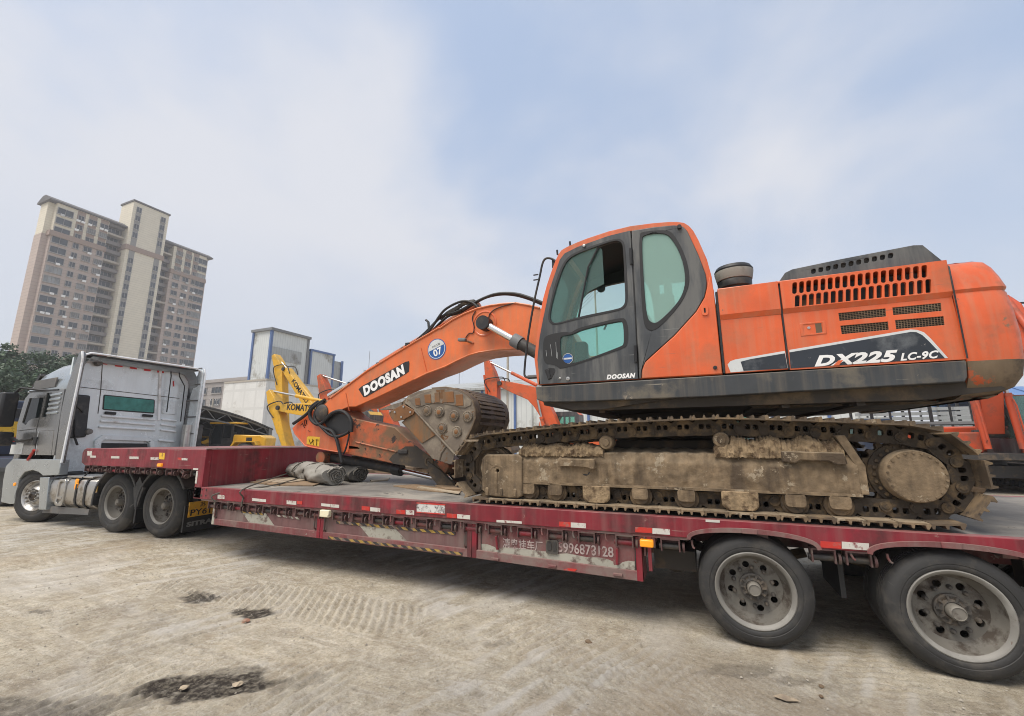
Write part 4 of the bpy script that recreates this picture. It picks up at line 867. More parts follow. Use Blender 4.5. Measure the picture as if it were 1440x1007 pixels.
# ================================================================== loose things lying on the deck
def roll(px0, py0, px1, py1, r, mat, label, seed, fold):
    a, b = PZ(px0, py0, DZ), PZ(px1, py1, DZ); a = Vector((a.x, a.y, DZ+r*.92)); b = Vector((b.x, b.y, DZ+r*.92)); rr = random.Random(seed)
    t = thing('rolled_tarpaulin', label, 'tarpaulin', (a.x, a.y, DZ), 'rolled canvas tarpaulins on the low deck'); d = (b-a); ln = d.length; x = d.normalized(); y = Vector((0, 0, 1)).cross(x).normalized(); z = Vector((0, 0, 1))
    rings = []; NS, NT = 64, 44
    for i in range(NS):
        s = i/(NS-1); base = r*(1.04-.13*math.sin(s*8+seed)-.6*max(0, (s-.72)/.28)**2); ring = []
        for k in range(NT):
            th = 2*math.pi*k/NT
            q = base*(.94+.07*math.sin(3*th+9*s+seed)+.13*abs(math.sin(1.5*th-s*9+seed))**1.5+.07*math.sin(s*23+2*th)*math.sin(5*th+s*6)+.04*rr.uniform(-1, 1))
            zz = max(math.sin(th)*q*.92, -r*.90); ring.append(a+x*(ln*s)+y*(math.cos(th)*q*1.12+.05*math.sin(s*7+seed))+z*(zz-.0))
        rings.append(ring)
    MB().loft(rings, True, True).obj('canvas', mat, t, smooth=60)
    # rolled end: spiral of cloth layers standing proud
    m = MB(); path = []
    for k in range(70):
        th = k*.33; q = r*(.97-.0122*k)*(1+.13*math.sin(3*th+k*.05)+.08*math.sin(7*th)+.06*rr.uniform(-1, 1)); path.append((th, q))
    vs_, fs_ = [], []
    for th, q in path:
        for dd, qq in ((-.035, q), (.02, q), (.02, q-.012), (-.035, q-.012)):
            vs_.append(a+x*dd+y*math.cos(th)*q*1.0*(qq/q)+z*max(math.sin(th)*qq*.92, -r*.88))
    for k in range(len(path)-1):
        for j in range(4): p_, q_ = k*4+j, k*4+(j+1) % 4; fs_.append((p_, q_, q_+4, p_+4))
    m.add(vs_, fs_).obj('end_layers', fold, t, smooth=60)
    if seed == 1:
        for s in (.13, .36, .62):
            m = MB(); c = a+x*(ln*s); m.tube([c+x*.12*math.sin(k*.4+s*5)*1.0+y*math.cos(2*math.pi*k/20)*r*1.14+z*max(math.sin(2*math.pi*k/20)*r*1.06, -r*.9) for k in range(21)], .012, 5).obj('tie_rope', 'rope', t)
roll(473, 682.5, 400, 670, .155, 'canvas', 'pale grey canvas roll tied with rope on the low deck', 1, 'canvas')
roll(507, 678, 440, 668, .135, 'canvas_dark', 'dark canvas roll lying behind the pale canvas roll', 2, 'canvas_dark')
def board(pts, z, th, mat, label, nm='plywood_sheet', cat='board'):
    o = MB().prism([(PZ(*p, z).x, PZ(*p, z).y) for p in pts], z, z+th, ax='Z').obj(nm, mat, None, smooth=0); tag(o, label, cat); return o
board([(352, 679), (395, 672), (470, 676), (440, 684), (385, 683)], DZ, .018, 'wood', 'weathered plywood sheet under the pale canvas roll')
board([(360, 676), (405, 669), (445, 674), (400, 680)], DZ+.018, .014, 'woodpale', 'thin pale board on top of the plywood beside the canvas roll')
board([(553, 684), (585, 682), (648, 691), (646, 695), (590, 690)], DZ, .012, 'wood', 'splintered brown board in front of the bucket')
board([(586, 686), (592, 685), (648, 693), (645, 695)], DZ+.012, .012, 'woodpale', 'narrow pale lath on the splintered brown board')
board([(612, 684), (635, 683), (650, 690), (628, 690)], DZ+.012, .02, 'wood', 'short brown plank near the front shoe of the track')
board([(520, 676), (548, 673), (545, 676), (522, 678)], DZ, .02, 'woodpale', 'pale scrap of board by the dark canvas roll')
for k, (a, b, c) in enumerate((((452, 660, 1.0), (395, 680, .97), (303, 706, .76)), ((440, 655, 1.1), (350, 684, .96), (340, 712, .76)))):
    pts = [PZ(a[0], a[1], a[2]), PZ(b[0], b[1], DZ+.03), PY(c[0]+2, c[1]-12, -.012), PY(c[0], c[1], -.014)]
    tag(MB().tube(catmull(pts, 5), .011, 5).obj('tie_down_rope', 'rope'), ['grey rope from the canvas roll to the first winch', 'grey rope crossing the deck edge to a winch'][k], 'rope')
# ================================================================== tractor unit
TA = R_(3.0); PIV = Vector((-8.97, 1.67, 0))
TK = thing('tractor_truck', 'silver tractor unit with high roof cab and green curtained rear window', 'truck', tuple(PIV)); TK.rotation_euler = (0, 0, TA)
TM = Matrix.Translation(PIV) @ Matrix.Rotation(TA, 4, 'Z'); TI = TM.inverted()
ROOTS[TK.name] = Matrix.Identity(4)
# local frame: -x forward, y away, side planes at y = +-1.25
def LY(px, py, y):
    o = TI @ CAMP; d = (TI.to_3x3() @ ray(px, py)); return o+d*((y-o.y)/d.y)
def LX(px, py, x):
    o = TI @ CAMP; d = (TI.to_3x3() @ ray(px, py)); return o+d*((x-o.x)/d.x)
def lz(pts, y): return [(LY(a, b, y).x, LY(a, b, y).z) for a, b in pts]
S = -1.25; ax1, ax2, ax0 = .33, -.95, -3.72
xr = LX(100, 560, 0).x
def tk(m, nm, mat, par=TK, bevel=0, smooth=35): return m.obj(nm, mat, par, bevel, smooth)
KR = LY(91.6, 629, S).x; KW = KR-.42          # rear edge of the side fairings, cab rear wall
zroof = LY(118, 494, S).z
# chassis
for yy in (-.42, .42): tk(MB().bb((-4.6, yy-.04, .72), (2.0, yy+.04, 1.0)), 'chassis_rail', 'plastic')
tk(MB().bb((-1.0, -.5, 1.0), (.3, .5, 1.14)), 'fifth_wheel', 'darkiron', bevel=.02)
for xx in (-2.2, -1.2, .2, 1.6): tk(MB().bb((xx-.06, -.42, .74), (xx+.06, .42, .96)), 'cross_member', 'plastic')
# cab body side profile
front = lz([(3, 706), (8, 668), (19, 640), (22, 600), (30, 562), (41, 551)], S)
prof_side = [(KW, .98), (KW, zroof-.62)]+lz([(84, 551), (44, 553), (24, 597), (20, 636)], S)+[(LY(14, 655, S).x, LY(14, 655, S).z)]
cab_lo = lz([(88, 640), (90, 560), (84, 549.5), (44, 551.5), (36, 560), (25, 597), (20, 640)], S)
X_f = LY(22, 636, S).x; z_bl = LY(60, 640, S).z; z_rl = LY(70, 549, S).z
win = lz([(31, 594), (41.5, 560), (61.5, 559), (55.5, 587), (45, 589), (40, 592), (36, 598)], S)
qwin = lz([(66, 552.5), (73, 552), (65, 586), (58, 587)], S)
side = [(KW+.12, z_bl), (KW+.12, z_rl), (LY(43, 552, S).x, z_rl), (LY(35, 561, S).x, LY(35, 561, S).z), (LY(24, 598, S).x, LY(24, 598, S).z), (X_f, z_bl)]
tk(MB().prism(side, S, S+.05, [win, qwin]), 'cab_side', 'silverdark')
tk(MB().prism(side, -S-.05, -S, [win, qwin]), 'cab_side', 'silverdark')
for y_ in (S+.02, -S-.03): tk(MB().prism(win, y_, y_+.006), 'door_glass', 'glass_dark', smooth=0); tk(MB().prism(qwin, y_, y_+.006), 'quarter_glass', 'glass_dark', smooth=0)
# door seams, louvres and trim on the near side
def sline(pts, w_=.012, mat='black', nm='door_seam', par=TK, off=.003):
    v = [LY(a, b, S) for a, b in pts]; m = MB()
    for i in range(len(v)-1): m.bar((v[i].x, S-off+.004, v[i].z), (v[i+1].x, S-off+.004, v[i+1].z), .008, w_, up=(0, 1, 0))
    return tk(m, nm, mat, par)
sline([(63.5, 556), (51, 606), (49, 642)]); sline([(25, 606), (50, 603)], .03, 'black', 'door_trim'); sline([(56, 606), (76, 605), (72, 640)], .008, 'plasticgrey', 'panel_seam'); sline([(54, 607), (50, 640)], .008, 'white_edge', 'panel_seam')
for k in range(5):
    a = LY(72-1.6*k, 556+6.4*k, S); b = LY(87-1.4*k, 553.5+6.6*k, S); tk(MB().bar((a.x, S-.004, a.z), (b.x, S-.004, b.z), .03, .055), 'side_louvre', 'silver', bevel=.012)
# black gap between cab and fairing, then fairing with white edge
gap = [(KW+.02, z_rl), (KW+.115, z_rl), (KW+.20, z_bl), (KW+.10, z_bl)]; tk(MB().prism(gap, S-.006, S+.02), 'gap_strip', 'black', smooth=0)
fair = lz([(94, 545), (118, 494), (119, 492), (121, 499), (104, 566), (92, 630), (86, 660), (78, 664), (80, 644)], S-.015)
def wing(y0, y1): 
    pts = [(KR-.0, z_bl-.15), (KR+.02, z_rl), (KR+.05, zroof-.1), (KR-.02, zroof), (KR-.12, zroof-.02), (KR-.34, z_rl+.02), (KR-.36, z_rl-.5), (KR-.26, z_bl), (KR-.22, z_bl-.15)]
    return MB().prism(pts, y0, y1)
tk(wing(S-.01, S+.05), 'side_fairing', 'silverdark', bevel=.01); wf_ = tk(wing(-S-.05, -S+.01), 'side_fairing', 'silver_skylit', bevel=.01)
for y_ in (S-.012, -S+.012):
    tk(MB().tube([(KR+.0, y_, z_bl-.14), (KR+.03, y_, z_rl-.4), (KR+.05, y_, z_rl), (KR+.06, y_, zroof-.15), (KR-.0, y_, zroof)], .022, 6), 'fairing_edge', 'white_edge')
for k in range(5): tk(MB().bb((KW-.0, -S-.07, z_rl-.9+k*.42), (KR, -S-.048, z_rl-.87+k*.42)), 'fairing_rib', 'plasticgrey')
# high roof: curved shell from windscreen top to rear
rp_ = [(42, 552), (50, 532), (60, 520), (75, 512), (95, 507), (111, 504)]
rv = [LY(a, b, S+.04) for a, b in rp_]; rings = []
for v in rv:
    ring = []
    zt_ = v.z
    for k in range(17):
        u = math.sin((k/8-1)*math.pi/2); y_ = S*u*-1
        e = abs(u)**16; ring.append((v.x, S*(-u)*(1.0), z_rl+ (zt_-z_rl)*(1-e*.98)))
    rings.append(ring)
zt_ = rv[-1].z
rings.append([(KR-.08, p[1], z_rl+(zroof-.02-z_rl)*(1-abs(math.sin((k/8-1)*math.pi/2))**16*.98)) for k, p in enumerate(rings[-1])])
vlo = [[(r[0][0], S+.01, z_rl-.02)]+r+[(r[0][0], -S-.01, z_rl-.02)] for r in rings]
tk(MB().loft(vlo, False, False), 'roof_shell', 'silver', smooth=60)
tk(MB().prism(lz([(46, 549), (49, 536), (80, 530.5), (77, 544)], S-.01), S-.012, S+.02), 'roof_side_light', 'plasticgrey', bevel=.008)
tk(MB().bar((LY(42, 552, S).x, S-.004, z_rl), (KW-.2, S-.004, z_rl), .02, .03), 'roof_seam', 'black')
# rear edge of roof: white lip + dark underside
lipv = []
for k in range(17):
    u = -1+2*k/16; lipv.append((KR-.04, -S*u, z_rl+(zroof-z_rl)*(1-abs(u)**24*.12)))
tk(MB().tube(lipv, .022, 8), 'roof_lip', 'white_edge', smooth=60)
tk(MB().bb((KW-.02, S+.06, zroof-.06), (KR-.06, -S-.06, zroof-.03)), 'roof_underside', 'black')
# rear wall
RW = [(S+.06, .98), (-S-.06, .98), (-S-.06, zroof-.08), (S+.06, zroof-.08)]
tk(MB().prism(RW, KW-.05, KW, ax='X'), 'rear_wall', 'silver_skylit')
Rq = lambda a, b: LX(90+a/6.295, 480+b/6.295, KW)
def rpanel(pts, nm, mat, x0=0, x1=.02, par=TK, bev=.01): return tk(MB().prism([(Rq(*p).y, Rq(*p).z) for p in pts], KW+x0, KW+x1, ax='X'), nm, mat, par, bev)
sm_ = MB()
for p, q in (((340, 180), (325, 430)), ((100, 400), (1020, 505)), ((325, 430), (300, 640))): a, b = Rq(*p), Rq(*q); sm_.bar((KW+.002, a.y, a.z), (KW+.002, b.y, b.z), .012, .012, up=(1, 0, 0))
tk(sm_, 'rear_seam', 'darkiron')
a, b = Rq(850, 260), Rq(835, 700); tk(MB().bar((KW+.01, a.y, a.z), (KW+.01, b.y, b.z), .06, .05, up=(1, 0, 0)), 'rear_pillar', 'white_edge', bevel=.012)
rw_ = rpanel([(348, 480), (360, 472), (795, 515), (803, 525), (798, 635), (788, 640), (350, 608), (338, 600)], 'rear_window', 'black', 0, .012)
rpanel([(358, 482), (793, 523), (788, 630), (350, 598)], 'rear_curtain', 'curtain', .008, .016, rw_, 0)
for (p, q) in (((355, 632), (452, 640)), ((690, 655), (778, 662))): a, b = Rq(*p), Rq(*q); tk(MB().bar((KW+.03, a.y, a.z), (KW+.03, b.y, b.z), .06, .05, up=(1, 0, 0)), 'rear_hinge', 'black', bevel=.01)
for k, (p, q) in enumerate((((325, 660), (800, 695)), ((315, 705), (800, 742)), ((302, 755), (800, 785)), ((860, 690), (990, 705)), ((850, 735), (985, 755)), ((845, 782), (985, 800)), ((830, 875), (970, 890)))):
    a, b = Rq(*p), Rq(*q); tk(MB().bar((KW+.015, a.y, a.z), (KW+.015, b.y, b.z), .05, .075, up=(1, 0, 0)), 'rear_rib', 'white_edge', bevel=.018)
rpanel([(870, 520), (980, 530), (985, 650), (865, 640)], 'rear_hatch', 'silver_skylit', 0, .02)
rpanel([(100, 470), (220, 480), (180, 850), (20, 860)], 'intake_panel', 'plastic', 0, .07, bev=.03)
for (p, q) in (((90, 570), (150, 630)), ((75, 690), (75, 850)), ((75, 850), (100, 920))): a, b = Rq(*p), Rq(*q); tk(MB().bar((KW+.075, a.y, a.z), (KW+.075, b.y, b.z), .03, .05, up=(1, 0, 0)), 'intake_rib', 'black', bevel=.01)
fr_ = [(Rq(*p).y, Rq(*p).z) for p in ((250, 1000), (260, 880), (330, 830), (740, 850), (790, 880), (800, 1000))]; fi_ = [(Rq(*p).y, Rq(*p).z) for p in ((310, 1000), (320, 900), (350, 870), (720, 885), (745, 905), (750, 1000))]
tk(MB().prism(fr_+fi_[::-1], KW, KW+.06, ax='X'), 'lower_arch', 'silver_skylit', bevel=.015)
rpanel([(322, 1000), (330, 900), (735, 905), (745, 1000)], 'lower_recess', 'black', .0, .02)
for k, (p, q) in enumerate((((322, 180), (382, 188)), ((452, 203), (517, 210)), ((583, 222), (643, 230)), ((708, 241), (765, 247)), ((825, 257), (882, 262)))):
    a, b = Rq(p[0], p[1]+8), Rq(q[0], q[1]+8); tk(MB().bar((KW+.006, a.y, a.z), (KW+.006, b.y, b.z), .06, .014, up=(1, 0, 0)), 'red_reflector', 'redreflect')
a, b = Rq(965, 352), Rq(968, 400); tk(MB().bar((KW+.004, a.y, a.z), (KW+.004, b.y, b.z), .01, .06, up=(1, 0, 0)), 'red_reflector', 'redreflect')
for p in ((290, 125), (995, 243)): a = Rq(*p); tk(MB().box((KW+.2, a.y, a.z), (.07, .16, .05)), 'marker_lamp', 'redreflect', bevel=.012)
for p, r_ in (((290, 195), .07), ((200, 800), .07)): a = Rq(*p); tk(MB().lathe([(0, 0), (r_, .03), (r_*.8, .12), (0, .13)], (KW, a.y, a.z), 14, 'X'), 'work_lamp', 'plasticgrey')
for (p, q) in (((915, 255), (925, 310)), ((990, 280), (1045, 400))): a, b = Rq(*p), Rq(*q); tk(MB().tube([(KW+.12, a.y, a.z+.05), (KW+.16, a.y, a.z-.1), (KW+.1, b.y, b.z), (KW+.1, b.y+.02, b.z-.9)], .014, 6), 'cable', 'black')
a = Rq(120, 330); tk(MB().tube([(KW+.2, S+.1, zroof-.1), (KW+.26, S+.08, zroof-.5), (KW+.22, S+.06, z_rl-.1), (KW+.2, S+.1, z_rl-.5)], .016, 6), 'cable', 'black')
a = Rq(1050, 740); b = Rq(1030, 1000)
ex = tk(MB().cyl((KW+.22, a.y, a.z), (KW+.22, a.y, 1.1), .12, n=20), 'exhaust_stack', 'chrome_dull', smooth=40); tk(MB().bb((KW+.02, a.y+.14, 1.0), (KW+.34, a.y+.3, a.z)), 'exhaust_shield', 'plastic')
# nose, bumper, arch and step skirts
bp = lz([(3, 706), (6, 675), (10, 655), (20, 645), (88, 646), (84, 668), (62, 669), (56, 664), (47, 661), (36, 664), (28, 674), (25, 690), (22, 708), (15, 709)], S)
tk(MB().prism(bp, S-.02, S+.12), 'front_wing', 'silver', bevel=.012)
bpf = [(p[0], p[1]) for p in bp]
tk(MB().prism(bp, -S-.12, -S+.02), 'front_wing', 'silver', bevel=.012)
fx = LY(6, 690, S).x
tk(MB().bb((fx-.1, S+.0, .35), (fx+.18, -S, .98)), 'front_bumper', 'silver', bevel=.05)
nose = [(fx-.02, .95), (X_f-.12, LY(22, 600, S).z), (LY(42, 553, S).x-.08, z_rl), (LY(42, 553, S).x+.4, z_rl), (X_f+.3, .95)]
tk(MB().prism([(fx-.05, .98), (X_f-.1, 1.9), (X_f+.05, 1.9), (X_f+.05, .98)], S+.04, -S-.04), 'front_panel', 'silverdark', bevel=.03)
ws = LY(42, 553, S)
tk(MB().prism([(X_f-.1, 1.9), (ws.x-.02, z_rl), (ws.x+.06, z_rl), (X_f+.05, 1.9)], S+.05, -S-.05), 'windscreen', 'glass_dark', bevel=.0)
tk(MB().prism([(ws.x-.22, z_rl+.06), (ws.x-.24, z_rl+.11), (ws.x-.02, z_rl+.42), (ws.x+.03, z_rl+.36)], S+.1, -S-.1), 'sun_visor', 'black', bevel=.01)
tk(MB().bb((KW-2.0, S+.06, .98), (KW-.05, -S-.06, 1.06)), 'cab_floor', 'interior')
for y_ in (-.6, .6): tk(MB().bb((KW-1.5, y_-.25, 1.06), (KW-1.0, y_+.25, 1.5)).bb((KW-1.08, y_-.25, 1.5), (KW-.92, y_+.25, 2.2)), 'seat', 'interior', bevel=.05)
a = LY(50, 625, S); tk(MB().bb((a.x-.06, S-.03, a.z-.02), (a.x+.05, S, a.z+.16)), 'door_handle', 'black', bevel=.015)
a = LY(46, 634, S-.02); b = LY(39, 647, S-.03); hb = tk(MB().tube([(a.x+.05, S-.02, a.z+.02), (b.x, S-.03, b.z)], .026, 6), 'red_strap', 'tape_red')
for px, py, w_, h_ in ((18.5, 632, .2, .2), (27, 631, .26, .22)): a = LY(px, py, S); tk(MB().bb((a.x-w_/2, S-.004, a.z-h_/2), (a.x+w_/2, S+.001, a.z+h_/2)), 'door_sticker', 'decalwhite')
a = LY(21, 681, S-.02); tk(MB().lathe([(0, 0), (.035, 0), (.035, -.015), (0, -.02)], (a.x, S-.02, a.z), 12), 'indicator', 'amber')
# mirror
mx_ = LY(10, 576, S-.28); tk(MB().bb((mx_.x-.10, S-.42, mx_.z-.36), (mx_.x+.10, S-.16, mx_.z+.36)), 'door_mirror', 'black', bevel=.04)
tk(MB().tube([(mx_.x, S-.25, mx_.z+.3), (mx_.x+.15, S-.2, mx_.z+.46), (mx_.x+.5, S-.02, mx_.z+.42), (mx_.x+.75, S+.02, mx_.z+.40)], .025, 6), 'mirror_arm', 'black')
tk(MB().bb((mx_.x-.2, S-.36, mx_.z-.75), (mx_.x+.06, S-.1, mx_.z-.46)), 'kerb_mirror', 'black', bevel=.05)
tk(MB().tube([(mx_.x-.1, S-.2, mx_.z-.5), (mx_.x+.2, S-.1, mx_.z-.66), (mx_.x+.5, S+.0, mx_.z-.6)], .03, 6), 'mirror_arm', 'black')
# step panel, fuel tank
st = lz([(57, 671), (70, 671), (65, 717), (55, 717)], S); tk(MB().prism(st, S-.01, S+.2), 'step_panel', 'silver', bevel=.01)
tx0, tx1 = LY(67, 695, S).x, min(LY(139, 695, S).x, ax2-.66); tz0, tz1 = .37, .92; ty0 = S+.02
tkp = [(ty0+.10, tz0), (ty0+.02, tz0+.07), (ty0, tz0+.16), (ty0, tz1-.14), (ty0+.03, tz1-.04), (ty0+.12, tz1), (ty0+.62, tz1), (ty0+.62, tz0)]
ft = tk(MB().prism(tkp, tx0, tx1, ax='X'), 'fuel_tank', 'tank', bevel=.02)
for f_ in (.2, .37, .62, .82):
    xx = tx0+(tx1-tx0)*f_; m = MB(); tkq = [(a-.012 if a < ty0+.3 else a, b+(.012 if b > .6 else -.012)) for a, b in tkp]; m.prism(tkq+[], xx-.025, xx+.025, ax='X'); m.obj('tank_strap', 'rubber' if f_ != .37 else 'chrome_dull', ft)
xs = tx0+(tx1-tx0)*.285; tk(MB().prism(rrect(xs, .64, .26, .5, .06), ty0-.02, ty0+.03, [rrect(xs, .64, .17, .40, .04)]), 'tank_step', 'chrome_dull', ft, bevel=.01)
tk(MB().bb((xs-.09, ty0-.025, .52), (xs+.09, ty0+.01, .56)), 'tank_step_tread', 'chrome_dull', ft)
a = LY(106, 681, S); tk(MB().prism(rrect(a.x, a.z, .10, .2, .03), ty0-.006, ty0+.004), 'warning_label', 'amber', ft)
a = LY(134, 688, S); tk(MB().prism(rrect(a.x, a.z, .06, .14, .01), ty0-.006, ty0+.004), 'warning_label', 'tape_yellow', ft)
tk(MB().bb((tx0+.4, ty0+.05, tz1), (tx1-.2, ty0+.5, tz1+.035)), 'tank_walkway', 'chrome_dull', bevel=.006)
tk(MB().tube([(tx1-.5, ty0+.12, 1.35), (tx1-.5, ty0+.1, 1.0), (tx1-.53, ty0+.0, .85), (tx1-.5, ty0+.1, .7)], .015, 6), 'air_hose', 'black')
tk(MB().prism([(tx0-.2, .22), (tx0+1.3, .26), (tx0+1.3, .36), (tx0-.2, .36)], S+.06, S+.1), 'lower_skirt', 'plasticgrey')
# rear mudguards
axw = [LY(228, 700, S+.03).x-.06, 0, 0]

WRT = .53
def guard(xc, side):
    ys = (S-.0, S+.66) if side < 0 else (-S-.66, -S)
    o_ = []; i_ = []
    for k in range(19):
        a = R_(28)+R_(160)*k/18; r_ = .645 if 30 < math.degrees(a) < 150 else .655; o_.append((xc+r_*math.cos(a), min(WRT+r_*math.sin(a), 1.13))); i_.append((xc+(r_-.045)*math.cos(a), min(WRT+(r_-.045)*math.sin(a), 1.095)))
    g = tk(MB().prism(o_+i_[::-1], *ys), 'mudguard', 'plastic', bevel=.012)
    ym = (S+.02, S+.035) if side < 0 else (-S-.035, -S-.02)
    return g
for sd in (-1, 1):
    guard(ax1, sd); guard(ax2, sd)
tk(MB().prism([(ax2+.60, WRT-.05), (ax1-.60, WRT-.05), (ax1-.50, .80), ((ax1+ax2)/2, 1.0), (ax2+.50, .80)], S+.01, S+.05), 'guard_infill', 'plastic')
tk(MB().bb((ax2+.60, S+.03, .20), (ax2+.64, S+.6, .50)), 'mudflap', 'rubber'); 
xf_ = ax1+.63; fz0, fz1 = .14, .56
tk(MB().bb((xf_, S-.0, fz0), (xf_+.03, S+.95, fz1)), 'mudflap', 'rubber'); tk(MB().bb((xf_, -S-.78, .16), (xf_+.03, -S, .52)), 'mudflap', 'rubber')
pa, pb = LX(262, 741, xf_+.034), LX(300, 735, xf_+.034); text('SITRAK', .10, 'greyink', 'lettering', TK, (xf_+.034, pa.y, pa.z), (0, 1.2*(pb.y-pa.y), 0), (0, 0, 1), bold=.005, fit=True)
pa, pb = LX(264.5, 728, xf_+.05), LX(264.5, 707, xf_+.05); pc = LX(306, 718, xf_+.05)
pq = tk(MB().bb((xf_+.02, pa.y, pa.z), (xf_+.045, pc.y, pb.z)), 'number_plate', 'plate_yellow', bevel=.004); ph = pb.z-pa.z
text('PY613', ph*.56, 'ink', 'lettering', pq, (xf_+.047, pa.y+.03, pa.z+ph*.1), (0, (pc.y-pa.y)*.9, 0), (0, 0, 1), fit=True, bold=.002); text('苏 G', ph*.36, 'ink', 'lettering', pq, (xf_+.047, pa.y+(pc.y-pa.y)*.35, pa.z+ph*.64), (0, 1, 0), (0, 0, 1), sx=1.2)
tk(MB().bb((xf_-.1, S+.2, .5), (xf_+.015, S+1.9, .92)), 'rear_cross_bar', 'black')
# wheels
RWm = wheel_meshes(WRT, .30, .285, .16, .12, False, 10, .03); FWm = wheel_meshes(WRT, .30, .30, .1, .095, True, convex=True)
for xc in (ax1, ax2):
    tk(MB().cyl((xc, -1.0, WRT), (xc, 1.0, WRT), .12, n=14), 'axle', 'under'); tk(MB().lathe([(0, -.25), (.2, -.22), (.28, -.1), (.28, .1), (.2, .22), (0, .25)], (xc, 0, WRT), 18), 'differential', 'under')
    for y_, fl in ((S+.03, False), (S+.36, False), (-S-.03, True), (-S-.36, True)): put_wheel(RWm, TK, xc, y_, WRT-.008, rot=xc, flip=fl, plain=y_ not in (S+.03,))
tk(MB().cyl((ax0, -1.0, WRT), (ax0, 1.0, WRT), .09, n=12), 'axle', 'under')
put_wheel(FWm, TK, ax0, S+.09, WRT-.008, steer=R_(14)); put_wheel(FWm, TK, ax0, -S-.09, WRT-.008, steer=R_(14), flip=True)
tk(MB().prism([(ax0-.62, .5), (ax0-.6, .9), (ax0-.3, 1.12), (ax0+.3, 1.12), (ax0+.6, .9), (ax0+.62, .5), (ax0+.66, .5), (ax0+.64, .95), (ax0+.3, 1.17), (ax0-.3, 1.17), (ax0-.64, .95), (ax0-.66, .5)], S+.1, S+.55), 'wheel_liner', 'black')
# ================================================================== main excavator
EX = thing('crawler_excavator', 'large orange crawler excavator with grey cab standing on the trailer', 'excavator', (-.32, 1.55, DZ))
def ex(m, nm, mat, par=EX, bevel=0, smooth=35): return m.obj(nm, mat, par, bevel, smooth)
# ---------------- undercarriage
TY0, TYW = .05, .60
SPX, SPZ, IDX, IDZ = 1.53, 1.345, -2.165, 1.322
def track_path():
    """pin line of the chain, clockwise seen from the near side"""
    pts = []; rs_, ri = .295, .277; zb = DZ+.148
    for k in range(17): a = R_(-88+172*k/16); pts.append((SPX+rs_*math.cos(a)*1.04, SPZ+rs_*math.sin(a)+(.0)))
    pts += [(1.1, 1.672), (.65, 1.70), (.197, 1.722), (-.3, 1.712), (-.85, 1.698), (-1.4, 1.655)]
    for k in range(17): a = R_(82+186*k/16); pts.append((IDX+ri*math.cos(a)*1.02, IDZ+ri*math.sin(a)))
    pts[0] = (SPX, zb); pts[-1] = (IDX+.05, zb)
    pts = [(x, max(z, zb)) for x, z in pts]
    pts.append(pts[0]); v = [Vector((x, 0, z)) for x, z in pts]; return v
tp = track_path(); seg = [0]
for i in range(len(tp)-1): seg.append(seg[-1]+(tp[i+1]-tp[i]).length)
PERIM = seg[-1]; NSH = 48; PITCHL = PERIM/NSH
def at(s):
    s %= PERIM
    for i in range(len(tp)-1):
        if seg[i+1] >= s: t = (s-seg[i])/(seg[i+1]-seg[i]+1e-9); return tp[i].lerp(tp[i+1], t)
    return tp[-1]
# shoe: triple grouser plate with curled edges; origin on the chain pin line, +z outwards
h0 = .088; L2 = PITCHL/2
sp = [(-L2-.012, h0+.014), (-L2+.006, h0+.044), (-L2+.016, h0+.044), (-L2+.024, h0+.014), (-.012, h0+.014), (-.006, h0+.040), (.006, h0+.040), (.012, h0+.014), (L2-.030, h0+.014), (L2-.022, h0+.040), (L2-.010, h0+.040), (L2-.006, h0+.014), (L2-.002, h0-.004), (L2-.02, h0), (-L2-.012, h0)]
shm = MB().prism(sp, -TYW/2, TYW/2).mesh('track_shoe', 'trackiron', 0); shm2 = shm.copy(); shm2.materials.clear(); shm2.materials.append(MATS['mud'])
lk = MB()
for sy_ in (-1, 1):
    oy = sy_*.098; lp = [(-L2-.035, -.03), (-L2-.03, .03), (-L2+.02, h0), (L2-.04, h0), (L2+.03, .045), (L2+.045, 0), (L2+.02, -.05), (-.02, -.058), (-L2, -.05)]
    lk.prism(lp, oy-.022, oy+.022, [rrect(-.030, .030, .040, .048, .012), rrect(.032, .030, .040, .048, .012)])
    lk.cyl((L2, oy-.040, 0), (L2, oy+.040, 0), .040, n=14); lk.cyl((L2, oy-.046, 0), (L2, oy+.046, 0), .022, n=10)
lk.cyl((-L2, -.1, 0), (-L2, .1, 0), .03, n=8)
lkm = lk.mesh('track_link', 'tracklink', 30)
def mudlumps(m, boxes, n, rr):
    for (a, b) in boxes:
        for k in range(n):
            c = Vector([rr.uniform(p, q) for p, q in zip(a, b)]); r = rr.uniform(.02, .055); pts = []
            bm = bmesh.new(); bmesh.ops.create_icosphere(bm, subdivisions=1, radius=r)
            for v in bm.verts: v.co *= rr.uniform(.7, 1.3)
            base = len(m.v); m.add([v.co+c for v in bm.verts], [[v.index for v in f.verts] for f in bm.faces]); bm.free()
